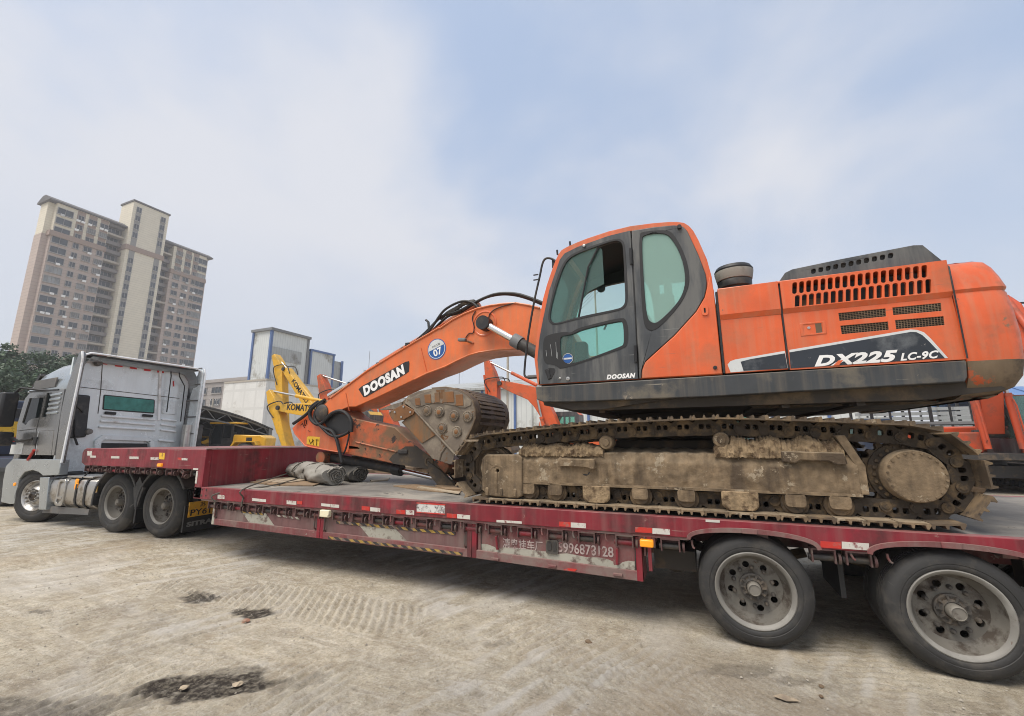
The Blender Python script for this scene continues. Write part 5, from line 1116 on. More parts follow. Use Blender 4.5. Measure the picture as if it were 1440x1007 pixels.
def undercarriage(yc, near):
    """one crawler; yc centre line of the shoes, outer face towards -y when near"""
    s_ = -1 if near else 1
    Yo = lambda d: yc+s_*d       # d>0 outwards
    # beam with sloped shoulders
    bp = [(-1.79, 1.18), (1.19, 1.195), (1.19, 1.60), (1.10, 1.66), (.25, 1.60), (.18, 1.53), (-.75, 1.52), (-.95, 1.585), (-1.55, 1.61), (-1.79, 1.50)]
    pr = [(Yo(.20), 1.19), (Yo(.205), 1.40), (Yo(.16), 1.50), (Yo(-.2), 1.54), (Yo(-.2), 1.19)]
    m = MB()
    if not near: m.prism([(a, b) for a, b in pr], -1.79, 1.17, ax='X')
    else:
        pp_ = []
        for i in range(len(pr)):
            a, b = Vector(pr[i]), Vector(pr[(i+1) % len(pr)]); n2 = max(1, int((b-a).length/.016)) if i < 2 else (6 if i == 2 else 1)
            pp_ += [a.lerp(b, k/n2) for k in range(n2)]
        xs = np.linspace(-1.79, 1.17, 230); yy_ = np.array([p.x for p in pp_]); zz_ = np.array([p.y for p in pp_]); XX, ZZ = np.meshgrid(xs, zz_, indexing='ij')
        dsp = .016*vnoise(XX, ZZ, .16, 301)+.012*vnoise(XX, ZZ, .06, 302)+.007*vnoise(XX, ZZ, .025, 303)+.012*np.clip(vnoise(XX, ZZ, .22, 304)-.05, 0, .12)/.12
        outer = (np.abs(yy_-Yo(.2)) < .05)*1.0
        rings = [[(xs[i], yy_[j]+s_*dsp[i, j]*outer[j], zz_[j]+.006*math.sin(xs[i]*37)*(1-outer[j])) for j in range(len(pp_))] for i in range(len(xs))]
        m.loft(rings)
    fr = ex(m, 'track_frame', 'mud', bevel=0 if near else .012, smooth=60)
    def sub(mm, nm, mat, bevel=0, smooth=35): return mm.obj(nm, mat, fr, bevel, smooth)
    y_a, y_b = sorted((Yo(.215), Yo(-.2))); sub(MB().bb((-1.80, y_a, 1.172), (1.18, y_b, 1.196)), 'frame_flange', 'mud')
    if near:
        sub(MB().prism([(1.172, 1.19), (1.225, 1.19), (1.225, 1.42), (1.12, 1.66), (1.05, 1.66), (1.16, 1.42)], Yo(.21), Yo(-.2)), 'frame_end_plate', 'mud', bevel=.006)
        # packed mud on the frame shoulders
        for (x0, x1, z0, z1, sd_) in ((.24, 1.10, 1.50, 1.665, 1), (-1.79, -.88, 1.49, 1.60, 2), (.13, .32, 1.50, 1.62, 3)):
            rr = random.Random(sd_); nu = int((x1-x0)/.011)+2; rings = []
            for i in range(nu):
                x = x0+(x1-x0)*i/(nu-1); e = min(1, min(i, nu-1-i)/4); ring = []
                top = z0+(z1-z0)*(.55+.45*e)*(.88+.12*math.sin(x*23+sd_)+.07*rr.uniform(-1, 1))
                for (d, f) in ((.212, 0), (.215, .25), (.205, .5), (.19, .75), (.15, .93), (.08, 1.0), (-.02, 1.0), (-.12, .9), (-.19, .4), (-.19, 0)):
                    ring.append((x, Yo(d+.012*math.sin(x*41+f*9+sd_)*math.sin(x*17+f*5)+rr.uniform(-.009, .009)), z0-.03+(top-z0+.03)*f+rr.uniform(-.007, .007)))
                rings.append(ring)
            sub(MB().loft(rings), 'mud_cake', 'mudcake', smooth=25)
        # idler yoke guard
        gpt = [(-2.215, 1.09), (-2.22, 1.42), (-2.17, 1.47), (-1.78, 1.475), (-1.74, 1.44), (-1.74, 1.05), (-1.80, 1.02), (-2.12, 1.03), (-2.18, 1.06)]
        sub(MB().prism(gpt, Yo(.235), Yo(.15), [circ(-2.03, 1.30, .018, 10)]), 'idler_guard', 'mud', bevel=.012)
        aw = [(-2.03+.09*math.cos(R_(180*k/8)), 1.305+.055*math.sin(R_(180*k/8))) for k in range(9)]; ai = [(-2.03+.075*math.cos(R_(180*k/8)), 1.305+.042*math.sin(R_(180*k/8))) for k in range(9)]
        sub(MB().prism(aw+ai[::-1], Yo(.238), Yo(.23)), 'guard_eyebrow', 'mud')
        sub(MB().bb((-2.035, min(Yo(.238), Yo(.23)), 1.07), (-2.028, max(Yo(.238), Yo(.23)), 1.29)), 'guard_seam', 'tracklink')
        for xx in (-2.15, -1.98, -1.82): sub(MB().bb((xx-.02, min(Yo(.25), Yo(.2)), 1.035), (xx+.02, max(Yo(.25), Yo(.2)), 1.12)), 'guard_bolt', 'mud', bevel=.012)
        # brackets
        sub(MB().prism([(-1.33, 1.36), (-1.31, 1.44), (-.96, 1.44), (-.95, 1.35), (-1.0, 1.34), (-1.05, 1.36), (-1.26, 1.365)], Yo(.26), Yo(.2)), 'step_bracket', 'mud', bevel=.01)
        sub(MB().prism([(.65, 1.44), (.65, 1.53), (1.08, 1.52), (1.10, 1.43), (1.02, 1.425), (.97, 1.45), (.78, 1.455), (.74, 1.43)], Yo(.265), Yo(.2)), 'step_bracket', 'mud', bevel=.01)
        sub(MB().cyl((-1.06, Yo(.207), 1.315), (-1.06, Yo(.19), 1.315), .042, n=16), 'grease_port', 'black')
    # rollers
    for xx in (-1.686, -1.386, -.96, -.544, -.134, .30, .717, 1.026):
        sub(MB().lathe([(.04, -.19), (.075, -.185), (.085, -.16), (.105, -.15), (.105, -.10), (.082, -.09), (.082, .09), (.105, .1), (.105, .15), (.085, .16), (.075, .185), (.04, .19)], (xx, yc, 1.115-.02), 20), 'track_roller', 'trackiron')
        if near: sub(MB().prism(rrect(xx, 1.125, .15, .11, .03), Yo(.215), Yo(.16)), 'roller_cap', 'mud', bevel=.012)
    for xx, wd in ((-.96, .27), (.30, .29)):
        if near: sub(MB().prism([(xx-wd/2, 1.18), (xx+wd/2, 1.18), (xx+wd/2, 1.06), (xx+wd/2-.04, 1.02), (xx-wd/2+.04, 1.02), (xx-wd/2, 1.06)], Yo(.235), Yo(.195)), 'roller_guard', 'mudcake', bevel=.015)
    for xx, zz in ((-.85, 1.602), (.197, 1.625)):
        sub(MB().lathe([(0, -.14), (.062, -.135), (.07, -.12), (.07, -.02), (.06, .0), (.06, .12), (0, .13)], (xx, yc-.06 if near else yc+.06, zz), 18), 'carrier_roller', 'mud'); 
        sub(MB().lathe([(0, 0), (.040, 0), (.036, -.012), (0, -.013)], (xx, (yc-.06 if near else yc+.06)+s_*.138, zz), 8), 'roller_cap', 'mud')
        sub(MB().bb((xx-.04, yc-.06, 1.5), (xx+.04, yc+.06, zz-.04)), 'roller_post', 'mud')
    # idler
    sub(MB().lathe([(.06, -.13), (.12, -.13), (.14, -.06), (.185, -.05), (.20, -.085), (.232, -.085), (.232, -.05), (.24, -.045), (.24, .045), (.232, .05), (.232, .085), (.20, .085), (.185, .05), (.14, .06), (.12, .13), (.06, .13)], (IDX, yc, IDZ), 36), 'idler_wheel', 'mud')
    # sprocket and final drive
    teeth = []
    NT = 21
    for k in range(NT*4):
        a = 2*math.pi*k/(NT*4); r_ = (.295, .295, .262, .262)[k % 4]; teeth.append((SPX+r_*math.cos(a), SPZ+r_*math.sin(a)))
    sub(MB().prism(teeth, yc-.03, yc+.03, [circ(SPX, SPZ, .15, 24)]), 'sprocket', 'trackiron', bevel=.006)
    sub(MB().lathe([(.255, 0), (.255, s_*.02), (.235, s_*.03), (.16, s_*.035), (.16, s_*.0)], (SPX, yc+s_*.03, SPZ), 40), 'sprocket_flange', 'tracklink')
    bm_ = MB()
    for k in range(24): a = 2*math.pi*k/24; bm_.cyl((SPX+.218*math.cos(a), Yo(.055), SPZ+.218*math.sin(a)), (SPX+.218*math.cos(a), Yo(.078), SPZ+.218*math.sin(a)), .014, n=6)
    sub(bm_, 'sprocket_bolts', 'trackiron')
    sub(MB().lathe([(.19, s_*.03), (.195, s_*.12), (.205, s_*.13), (.205, s_*.155), (.198, s_*.165), (.198, s_*.215), (.190, s_*.228), (0, s_*.232)], (SPX, yc, SPZ), 44), 'final_drive', 'mud')
    sub(MB().lathe([(.2, 0), (.2, .22), (0, .22)], (SPX, yc-s_*.03 if not near else yc+.03, SPZ), 28), 'travel_motor', 'under')
    cb2 = MB()
    for k in range(22): a = 2*math.pi*(k+.5)/22; cb2.cyl((SPX+.178*math.cos(a), Yo(.226), SPZ+.178*math.sin(a)), (SPX+.178*math.cos(a), Yo(.238), SPZ+.178*math.sin(a)), .009, n=6)
    sub(cb2, 'cover_bolts', 'mud')
    # chain
    for k in range(NSH):
        p0, p1 = at(k*PITCHL), at((k+1)*PITCHL); c = (p0+p1)/2; d = p1-p0; ang = math.atan2(d.z, d.x)
        # travel direction runs anticlockwise seen from -y, so outward is to the right of travel
        rot = (0, -ang+math.pi, 0)
        top = c.z > 1.5
        wrap = c.x > 1.45
        o = link('track_shoe', shm2 if not wrap and ((k % 4 and not top) or random.random() < .3) else shm, fr, loc=(c.x, yc, c.z), rot=rot)
        o = link('track_link', lkm, fr, loc=(c.x, yc, c.z), rot=rot)
    return fr
trn = undercarriage(TY0+TYW/2, True); trf = undercarriage(3.05-TYW/2, False)
ex(MB().prism([(-1.4, 1.35), (-.9, 1.62), (.35, 1.62), (.8, 1.35), (.6, 1.25), (-1.2, 1.25)], .6, 2.5), 'centre_frame', 'under', bevel=.03)
ex(MB().lathe([(.62, 0), (.66, .04), (.66, .16), (.58, .18), (.58, .33)], (-.325, 1.55, 1.60), 44, 'Z'), 'swing_bearing', 'under')
# ---------------- upper structure
Y0 = .18; Y9 = 2.92
K3 = lambda p: crop(640, 290, 3.247, p); K5 = lambda p: crop(990, 330, 3.2, p); KT = lambda p: crop(740, 300, 6.294, p); KL = lambda p: crop(740, 440, 6.294, p)
ex(MB().prism([(-1.58, 2.20), (1.95, 2.22), (2.2, 2.0), (1.7, 1.94), (-.95, 1.93), (-1.3, 1.95), (-1.52, 2.0)], Y0+.06, Y9-.06), 'revolving_frame', 'under')
for xx in (-.9, .75, 1.3): ex(MB().bb((xx-.03, Y0+.1, 1.905), (xx+.03, Y9-.1, 1.94)), 'belly_rib', 'under')
for (xa, xb) in ((.5, 1.2), (1.25, 1.85)): ex(MB().bb((xa, .4, 1.915), (xb, 1.3, 1.935)), 'belly_plate', 'under')
sk_ = [(-1.585, 2.198), (1.96, 2.226), (1.95, 2.10), (1.93, 2.06), (.1, 2.02), (-1.25, 2.02), (-1.50, 2.03), (-1.575, 2.06)]
for ya, yb in ((Y0-.035, Y0+.10), (Y9-.10, Y9+.035)): ex(MB().prism(sk_, ya, yb), 'frame_skirt', 'skirtgrey', bevel=.03, smooth=60)
ex(MB().prism([(-1.57, 2.06), (-1.25, 2.02), (-.2, 2.02), (-.9, 1.935), (-1.2, 1.94)], Y0+.02, Y0+.5), 'skirt_chamfer', 'under')
# cab ------------------------------------------------------------
CW = 1.06; Yc1 = Y0+CW
o_out = K3([(375, 815), (360, 700), (370, 600), (385, 500), (400, 420), (418, 355), (440, 290), (455, 250), (470, 218), (482, 200), (505, 186), (550, 165), (600, 145), (700, 112), (800, 88), (900, 75), (980, 68.5), (1015, 68.5), (1045, 73), (1068, 87), (1088, 110), (1110, 150), (1150, 240), (1172, 320), (1180, 385)])
out_xz = xz(o_out, Y0); cab_base_z = 2.225
rear_bot = (xz(K3([(1180, 385)]), Y0)[0][0], cab_base_z)
full = out_xz+[(out_xz[-1][0]+.01, cab_base_z)]
dk = xz(K3([(388, 818), (376, 700), (386, 600), (402, 515), (430, 385), (478, 245), (500, 216), (560, 186), (700, 136), (800, 112), (900, 96), (1000, 86), (1040, 92), (1060, 113), (1110, 220), (1143, 308), (1149, 345), (1148, 372), (1138, 415), (1100, 480), (1000, 590), (900, 680), (866, 712), (853, 745), (850, 792)]), Y0)
dk[0] = (dk[0][0], cab_base_z+.004); dk[-1] = (dk[-1][0], cab_base_z+.004)
w_up = xz(KT([(208, 900), (222, 958), (270, 977), (470, 915), (800, 850), (855, 828), (880, 780), (870, 600), (858, 300), (840, 256), (790, 240), (640, 290), (450, 360), (370, 410), (320, 500), (260, 680)]), Y0)
w_lo_fr = xz(KL([(150, 232), (190, 195), (345, 165), (395, 180), (450, 140), (560, 110), (845, 40), (888, 62), (905, 150), (900, 285), (860, 320), (310, 505), (282, 480), (240, 458), (150, 450)]), Y0)
w_lo = xz(KL([(300, 205), (365, 202), (430, 182), (490, 150), (828, 70), (860, 88), (868, 275), (838, 300), (390, 465), (320, 425), (302, 330)]), Y0)
w_q = xz(K3([(850, 150), (868, 130), (958, 122), (992, 152), (1030, 220), (1050, 300), (1050, 370), (1020, 440), (930, 530), (900, 535), (876, 510), (865, 400)]), Y0)
w_qf = xz(K3([(838, 130), (860, 115), (970, 108), (1000, 130), (1045, 210), (1070, 300), (1068, 370), (1030, 450), (930, 560), (885, 572), (860, 540), (850, 400)]), Y0)
w_up, w_lo, w_q = chaikin(w_up), chaikin(w_lo), chaikin(w_q); w_lo_fr, w_qf = chaikin(w_lo_fr), chaikin(w_qf)
# orange shell: near side ring (outline minus dark field) and far side with windows
ex(MB().prism(full, Y0+.012, Y0+.05, [dk[::1]]), 'cab_frame', 'orange', bevel=.008)
fw_ = xz(crop(0, 0, 1, [(776, 452), (815, 360), (846, 346), (880, 340), (884, 440)]), Y0); 
far_top = 3.62
far_w = chaikin([(-1.50, 2.5), (-1.42, 3.15), (-1.30, 3.52), (-1.1, 3.62), (-.60, 3.66), (-.40, 3.6), (-.36, 2.7), (-.8, 2.5)])
far_w2 = [(-.28, 2.75), (-.30, 3.55), (.0, 3.55), (.10, 3.2), (-.02, 2.75)]
ex(MB().prism(full, Yc1-.05, Yc1, [far_w, far_w2]), 'cab_far_side', 'interior'); ex(MB().prism(full, Yc1, Yc1+.012, [far_w, far_w2]), 'cab_far_skin', 'orange', bevel=.004)
for q_ in (far_w, far_w2): ex(MB().prism(q_, Yc1-.03, Yc1-.024), 'far_window', 'glass', smooth=0)
# shell strip: front posts, roof, rear
def strip(i0, i1, ya, yb, nm, mat, th=.05, par=EX):
    m = MB(); c = Vector((-.6, 3.0)); outer = [Vector(p) for p in out_xz[i0:i1+1]]; inner = []
    for i, p in enumerate(outer):
        a = outer[max(i-1, 0)]; b = outer[min(i+1, len(outer)-1)]; t = (b-a).normalized(); n_ = Vector((t.y, -t.x)); inner.append(p+n_*th)
    pr_ = [tuple(p) for p in outer]+[tuple(p) for p in inner[::-1]]
    m.prism(pr_, ya, yb); return ex(m, nm, mat, par, smooth=50)
strip(0, 9, Y0+.05, Y0+.11, 'front_post', 'orange'); strip(0, 9, Yc1-.11, Yc1-.05, 'front_post', 'orange')
strip(1, 9, Y0+.11, Yc1-.11, 'windscreen', 'glass', .006)
rs_ = strip(9, 19, Y0+.05, Yc1-.05, 'cab_roof', 'orange', .06)
strip(10, 18, Y0+.06, Yc1-.06, 'roof_lining', 'interior', .075)
strip(19, 24, Y0+.05, Y0+.11, 'rear_post', 'orange'); strip(19, 24, Yc1-.11, Yc1-.05, 'rear_post', 'orange'); strip(19, 23, Y0+.11, Yc1-.11, 'rear_glass', 'glass', .006)
ex(MB().bb((-1.55, Y0+.06, 2.205), (.25, Yc1-.06, 2.24)), 'cab_floor', 'interior'); ex(MB().bb((.20, Y0+.06, 2.24), (.25, Yc1-.06, 2.85)), 'cab_rear_wall', 'interior')
ex(MB().bar((xz([(888, 328)], Y0)[0][0], Y0+.045, 3.74), (xz([(897, 533)], Y0)[0][0], Y0+.045, 2.23), .01, .09, up=(0, 1, 0)), 'door_gap_backing', 'rubber')  # dark backing strip added to stop light showing through the door gap
# dark door and quarter panel
i_sp = 9
dx0 = xz(K3([(800, 112)]), Y0)[0]; dx1 = xz(K3([(835, 792)]), Y0)[0]
door = dk[:10]+[(dx1[0], cab_base_z+.004)]
quart = [(dx0[0]+.012, dx0[1]-.001)]+dk[10:]+[(dx1[0]+.012, cab_base_z+.004)]
dr_ = ex(MB().prism(door, Y0-.004, Y0+.04, [w_up, w_lo]), 'cab_door', 'cabgrey', bevel=.008)
qt_ = ex(MB().prism(quart, Y0-.002, Y0+.04, [w_q]), 'quarter_panel', 'cabgrey', bevel=.008)
def rubber(loop, grow, par, nm='window_seal', y=Y0-.008):
    c = Vector((sum(p[0] for p in loop)/len(loop), sum(p[1] for p in loop)/len(loop))); o = []
    for p in loop: d = Vector(p)-c; o.append(tuple(c+d*(1+grow/d.length)))
    return MB().prism(o, y, Y0+.02, [loop]).obj(nm, 'rubber', par, .003)
rubber(w_up, .028, dr_); MB().prism(w_lo_fr, Y0-.008, Y0+.02, [w_lo]).obj('window_seal', 'rubber', dr_, .003); MB().prism(w_qf, Y0-.007, Y0+.02, [w_q]).obj('window_seal', 'rubber', qt_, .003)
pane = xz(KT([(208, 900), (222, 958), (270, 977), (465, 917), (548, 480), (640, 292), (450, 360), (370, 410), (320, 500), (260, 680)]), Y0)
MB().prism(pane, Y0+.008, Y0+.014).obj('sliding_pane', 'glass_green', dr_, smooth=0)
e_ = [PY(*KT([p])[0], Y0+.01) for p in ((465, 917), (548, 480), (640, 295))]; MB().tube(e_, .012, 6).obj('pane_edge', 'rubber', dr_)
pane2 = xz(KT([(505, 760), (560, 480), (648, 305), (672, 320), (690, 625), (560, 690)]), Y0+.03); MB().prism(pane2, Y0+.028, Y0+.034).obj('sliding_pane', 'glass_green', dr_, smooth=0)
MB().prism(w_lo, Y0+.008, Y0+.014).obj('lower_pane', 'glass_green', dr_, smooth=0); MB().prism(w_q, Y0+.008, Y0+.014).obj('quarter_pane', 'glass_film_sky', qt_, smooth=0)
mx2 = MB()
for (a, b) in (((175, 330), (182, 385)), ((215, 280), (228, 385)), ((262, 260), (270, 400)), ((275, 350), (280, 410))):
    p_, q_ = PY(*KL([a])[0], Y0-.010), PY(*KL([b])[0], Y0-.010); mx2.bar(p_, q_, .002, .006, up=(0, 1, 0))
mx2.obj('scratch_marks', 'decalwhite', dr_)
# door furniture
hnd = xz(KL([(160, 505), (205, 485), (250, 490), (258, 515), (225, 585), (195, 595)]), Y0-.006); MB().prism(hnd, Y0-.007, Y0).obj('door_handle', 'rubber', dr_, .004)
MB().prism(xz(KL([(175, 512), (200, 497), (220, 580), (198, 588)]), Y0-.01), Y0-.016, Y0-.004).obj('handle_lever', 'black', dr_, .004)
for (a, r_) in (((300, 580), .012), ((372, 583), .02)): p = PY(*KL([a])[0], Y0); MB().lathe([(r_, 0), (r_, -.012), (r_*.5, -.014), (r_*.4, -.006), (0, -.006)], (p.x, Y0-.002, p.z), 14).obj('door_lock', 'chrome_dull', dr_)
p = PY(*KT([(515, 291)])[0], Y0); MB().lathe([(.016, 0), (.016, -.02), (0, -.022)], (p.x, Y0-.002, p.z), 12).obj('window_knob', 'chrome_dull', dr_)
for (a, b) in (((925, 310), (932, 450)),): p_, q_ = PY(*KT([a])[0], Y0-.012), PY(*KT([b])[0], Y0-.012); MB().tube([p_, q_], .016, 8).obj('door_hinge', 'rubber', dr_)
p_, q_ = PY(*KL([(965, 290)])[0], Y0-.012), PY(*KL([(972, 440)])[0], Y0-.012); MB().tube([p_, q_], .016, 8).obj('door_hinge', 'rubber', dr_)
p = PY(*K3([(1024, 98)])[0], Y0); MB().lathe([(.022, 0), (.022, -.03), (0, -.03)], (p.x, Y0-.002, p.z), 10).obj('panel_stud', 'rubber', qt_)
p = PY(*KL([(368, 405)])[0], Y0+.006); stk = MB().lathe([(.062, 0), (.062, -.002), (0, -.002)], (p.x, Y0+.007, p.z), 28).obj('round_sticker', 'ink', dr_)
MB().prism(circ(p.x, p.z, .050, 24), Y0+.003, Y0+.006).obj('sticker_face', 'sticker_blue', stk); MB().prism(circ(p.x, p.z, .058, 24), Y0+.0034, Y0+.0058, [circ(p.x, p.z, .054, 24)]).obj('sticker_ring', 'decalwhite', stk)
MB().bar((p.x-.045, Y0+.002, p.z), (p.x+.045, Y0+.002, p.z), .002, .018).obj('sticker_band', 'decalwhite', stk)
p_, q_ = PY(*KL([(712, 587)])[0], Y0-.005), PY(*KL([(968, 570)])[0], Y0-.005); text('DOOSAN', .062, 'whiteink', 'lettering', dr_, p_, q_-p_, (0, 0, 1), shear=.25, bold=.0035, fit=True, sp=1.15)
# interior: seat, console, levers, rail
ex(MB().bb((-.65, .55, 2.5), (-.2, 1.0, 2.68)).bb((-.28, .55, 2.68), (-.12, 1.0, 3.22)).bb((-.22, .63, 3.22), (-.14, .92, 3.42)), 'seat', 'seat', bevel=.04)
ex(MB().bb((-.62, .36, 2.24), (-.15, .5, 2.72)).bb((-.62, 1.03, 2.24), (-.15, 1.14, 2.72)).bb((-1.35, .95, 2.24), (-1.2, 1.12, 2.85)), 'console', 'interior', bevel=.03)
for yy in (.43, 1.08): ex(MB().tube([(-.58, yy, 2.7), (-.62, yy, 2.85), (-.60, yy, 2.92)], [.012, .02, .026], 8), 'joystick', 'interior')
ex(MB().tube([(-1.0, Yc1-.09, 3.02), (-.95, Yc1-.09, 3.12), (-.6, Yc1-.09, 3.16), (-.45, Yc1-.09, 3.14), (-.40, Yc1-.09, 3.04)], .014, 6), 'grab_rail', 'interior')
p = PY(845, 405, 1.0); ex(MB().lathe([(0, 0), (.055, .01), (.05, .04), (0, .05)], (p.x, 1.0, p.z), 16), 'fan_mirror', 'cabgrey')
# body panels ----------------------------------------------------
bpn = xz(K3([(1182, 385), (1190, 390), (1202, 560), (1216, 768)]), Y0)
sp_ = [(.252, 3.055), (.268, 3.03)]+[(.262, cab_base_z+.004)]
side_lo = [dk[-1]]+dk[:-9:-1][1:]
lower = [(dk[-1][0]+.006, cab_base_z+.004)]+[(a+.004, b-.004) for a, b in dk[::-1][1:8]]+[(out_xz[-2][0]-.02, out_xz[-2][1]), (.256, 3.05), (.262, cab_base_z+.004)]
pn0 = ex(MB().prism([(a, b) for a, b in lower], Y0-.006, Y0+.012), 'cab_side_panel', 'orange', bevel=.008)
p = PY(*K3([(1140, 478)])[0], Y0); lt_ = MB().prism(rrect(p.x, p.z, .06, .10, .025), Y0-.02, Y0-.004, [rrect(p.x, p.z, .016, .05, .006)]).obj('panel_catch', 'orange', pn0, .006); MB().prism(rrect(p.x, p.z, .018, .052, .006), Y0-.008, Y0-.003).obj('catch_slot', 'black', lt_)
p = PY(*K3([(1187, 738)])[0], Y0); MB().lathe([(.018, 0), (.018, -.012), (0, -.014)], (p.x, Y0-.005, p.z), 12).obj('panel_plug', 'rubber', pn0)
# hood side panels: lower field recessed a little under a crease, upper band proud
def fold_panel(x0, x1, nm, holes_up=(), holes_lo=(), taper=(0, 0)):
    zt0, zc_ = 3.045, 2.775
    up = [(x0, zc_+.012), (x0, zt0-.03), (x0, zt0), (x1+taper[0]*.4, zt0+.008), (x1+taper[0]*.3, zc_+.012)]
    lo = [(x0, cab_base_z+.006), (x0, zc_-.03), (x1+taper[0]*.3, zc_-.03), (x1+taper[1], cab_base_z+.012)]
    u = ex(MB().prism(up, Y0-.034, Y0-.006, holes_up), nm, 'orange', bevel=.004)
    MB().prism(lo, Y0-.006, Y0+.02, holes_lo).obj('lower_field', 'orange', u, .004)
    MB().add([(x0, Y0-.034, zc_+.012), (x1+taper[0]*.3, Y0-.034, zc_+.012), (x1+taper[0]*.3, Y0-.006, zc_-.03), (x0, Y0-.006, zc_-.03), (x0, Y0+.0, zc_+.012), (x1+taper[0]*.3, Y0+.0, zc_+.012)], [(0, 1, 2, 3), (0, 4, 5, 1), (3, 2, 5, 4), (0, 3, 4), (1, 5, 2)]).obj('crease', 'orange', u)
    return u
fold_panel(.285, .785, 'front_hood_panel')
sl_ = []; a0, a1 = PY(*K5([(408, 240)])[0], Y0-.034), PY(*K5([(992, 165)])[0], Y0-.034); c0_, c1_ = PY(*K5([(420, 302)])[0], Y0-.034), PY(*K5([(1010, 232)])[0], Y0-.034)
for k in range(18):
    t = k/17; v = a0.lerp(a1, t); sl_.append(rrect(v.x, v.z, .036, .108, .014, 2, shear=.12)); v = c0_.lerp(c1_, t); sl_.append(rrect(v.x, v.z, .036, .122, .014, 2, shear=.12))
sl_ = [[(a, min(max(b, 2.795), 3.035)) for a, b in h] for h in sl_]
gr = []
for q_ in ([(605, 353), (817, 332), (820, 368), (610, 388)], [(848, 328), (1066, 307), (1070, 343), (852, 362)], [(614, 410), (828, 391), (832, 428), (620, 448)], [(860, 385), (1078, 367), (1083, 407), (865, 425)]):
    v = [PY(*K5([p])[0], Y0-.006) for p in q_]; gr.append(v)
holes_g = [[(p.x, p.z) for p in v] for v in gr]
hp = fold_panel(.80, 1.965, 'rear_hood_panel', sl_, holes_g, (.0, .02))
for v in gr:
    m = MB()
    for i in range(17):
        t = i/16; a, b = v[0].lerp(v[1], t), v[3].lerp(v[2], t); m.bar((a.x, Y0-.001, a.z), (b.x, Y0-.001, b.z), .004, .0065, up=(0, 1, 0))
    for j in range(6):
        t = j/5; a, b = v[0].lerp(v[3], t), v[1].lerp(v[2], t); m.bar((a.x, Y0+.0015, a.z), (b.x, Y0+.0015, b.z), .004, .0085, up=(0, 1, 0))
    m.obj('mesh_grille', 'brown', hp, smooth=0)
ex(MB().bb((.29, Y0+.06, 2.24), (1.95, Y9-.06, 3.0)), 'slot_dark_fill', 'black')  # solid black block, put in so the hood slots look dark inside
ex(MB().bb((.285, Y0-.03, 3.03), (1.96, Y9+.03, 3.055)), 'hood_top', 'orange', bevel=.008)
for x0, x1, nm in ((.285, .785, 'far_hood_panel'), (.80, 1.965, 'far_hood_panel')): ex(MB().bb((x0, Y9-.02, 2.23), (x1, Y9+.02, 3.03)), nm, 'orange', bevel=.006)
ex(MB().bb((-1.5, 1.95, 2.2), (.27, Y9, 2.85)), 'tank_box', 'orange', bevel=.03)
sl2 = MB()
for k in (1, 2, 3): v = c0_.lerp(c1_, k/17); sl2.box((v.x+.0, Y0+.02, v.z-.02), (.05, .004, .09))
sl2.obj('slot_baffle', 'brown', hp)
v = [PY(*K5([p])[0], Y0-.008) for p in ((430, 400), (546, 388), (552, 446), (436, 458))]
lp_ = MB().prism([(p.x, p.z) for p in v], Y0-.011, Y0-.004, [[(p.x, p.z) for p in [v[0].lerp(v[2], .13), v[1].lerp(v[3], .13), v[2].lerp(v[0], .13), v[3].lerp(v[1], .13)]]]).obj('latch_frame', 'orange', hp, .003)
cpt = (v[0]+v[2])/2; MB().bb((cpt.x+.02, Y0-.009, cpt.z-.045), (cpt.x+.065, Y0-.005, cpt.z+.045)).obj('latch_pull', 'brown', lp_); MB().lathe([(.012, 0), (.012, -.006), (0, -.007)], (cpt.x-.03, Y0-.006, cpt.z+.01), 12).obj('latch_lock', 'chrome_dull', lp_)
# decal stripe
def dec(pts, mat, nm, par, o): return MB().prism(xz(K5(pts), Y0-.006-o), Y0-.006-o-.0015, Y0-.005).obj(nm, mat, par, smooth=0)
fp_ = [o for o in EX.children if o.name.startswith('front_hood_panel')][0]
dec([(106, 585), (118, 570), (140, 562), (364, 523), (377, 600), (120, 620)], 'decalwhite', 'decal_edge', fp_, .0); dec([(165, 572), (210, 560), (364, 534), (376, 602), (178, 613)], 'decaldark', 'decal_field', fp_, .0018)
dec([(384, 519), (930, 427), (960, 429), (990, 440), (1020, 468), (1098, 555), (390, 602)], 'decalwhite', 'decal_edge', hp, .0); dec([(384, 530), (930, 438), (955, 439), (982, 452), (1010, 478), (1084, 556), (390, 602)], 'decaldark', 'decal_field', hp, .0018)
p_, q_ = PY(*K5([(497, 591)])[0], Y0-.011), PY(*K5([(880, 566)])[0], Y0-.011)
text('DX225', .122, 'whiteink', 'lettering', hp, p_, q_-p_, (0, 0, 1), shear=.35, bold=.006, fit=True, sp=1.08)
p_, q_ = PY(*K5([(884, 566)])[0], Y0-.011), PY(*K5([(1062, 553)])[0], Y0-.011); text('LC-9C', .082, 'whiteink', 'lettering', hp, p_, q_-p_, (0, 0, 1), shear=.35, bold=.003, fit=True, sp=1.08)
p = PY(*K5([(598, 577)])[0], Y0-.0125); MB().prism([(p.x-.03, p.z-.022), (p.x+.012, p.z-.022), (p.x+.045, p.z+.02), (p.x+.012, p.z+.02)], Y0-.0145, Y0-.0115).obj('letter_accent', 'orange', hp)
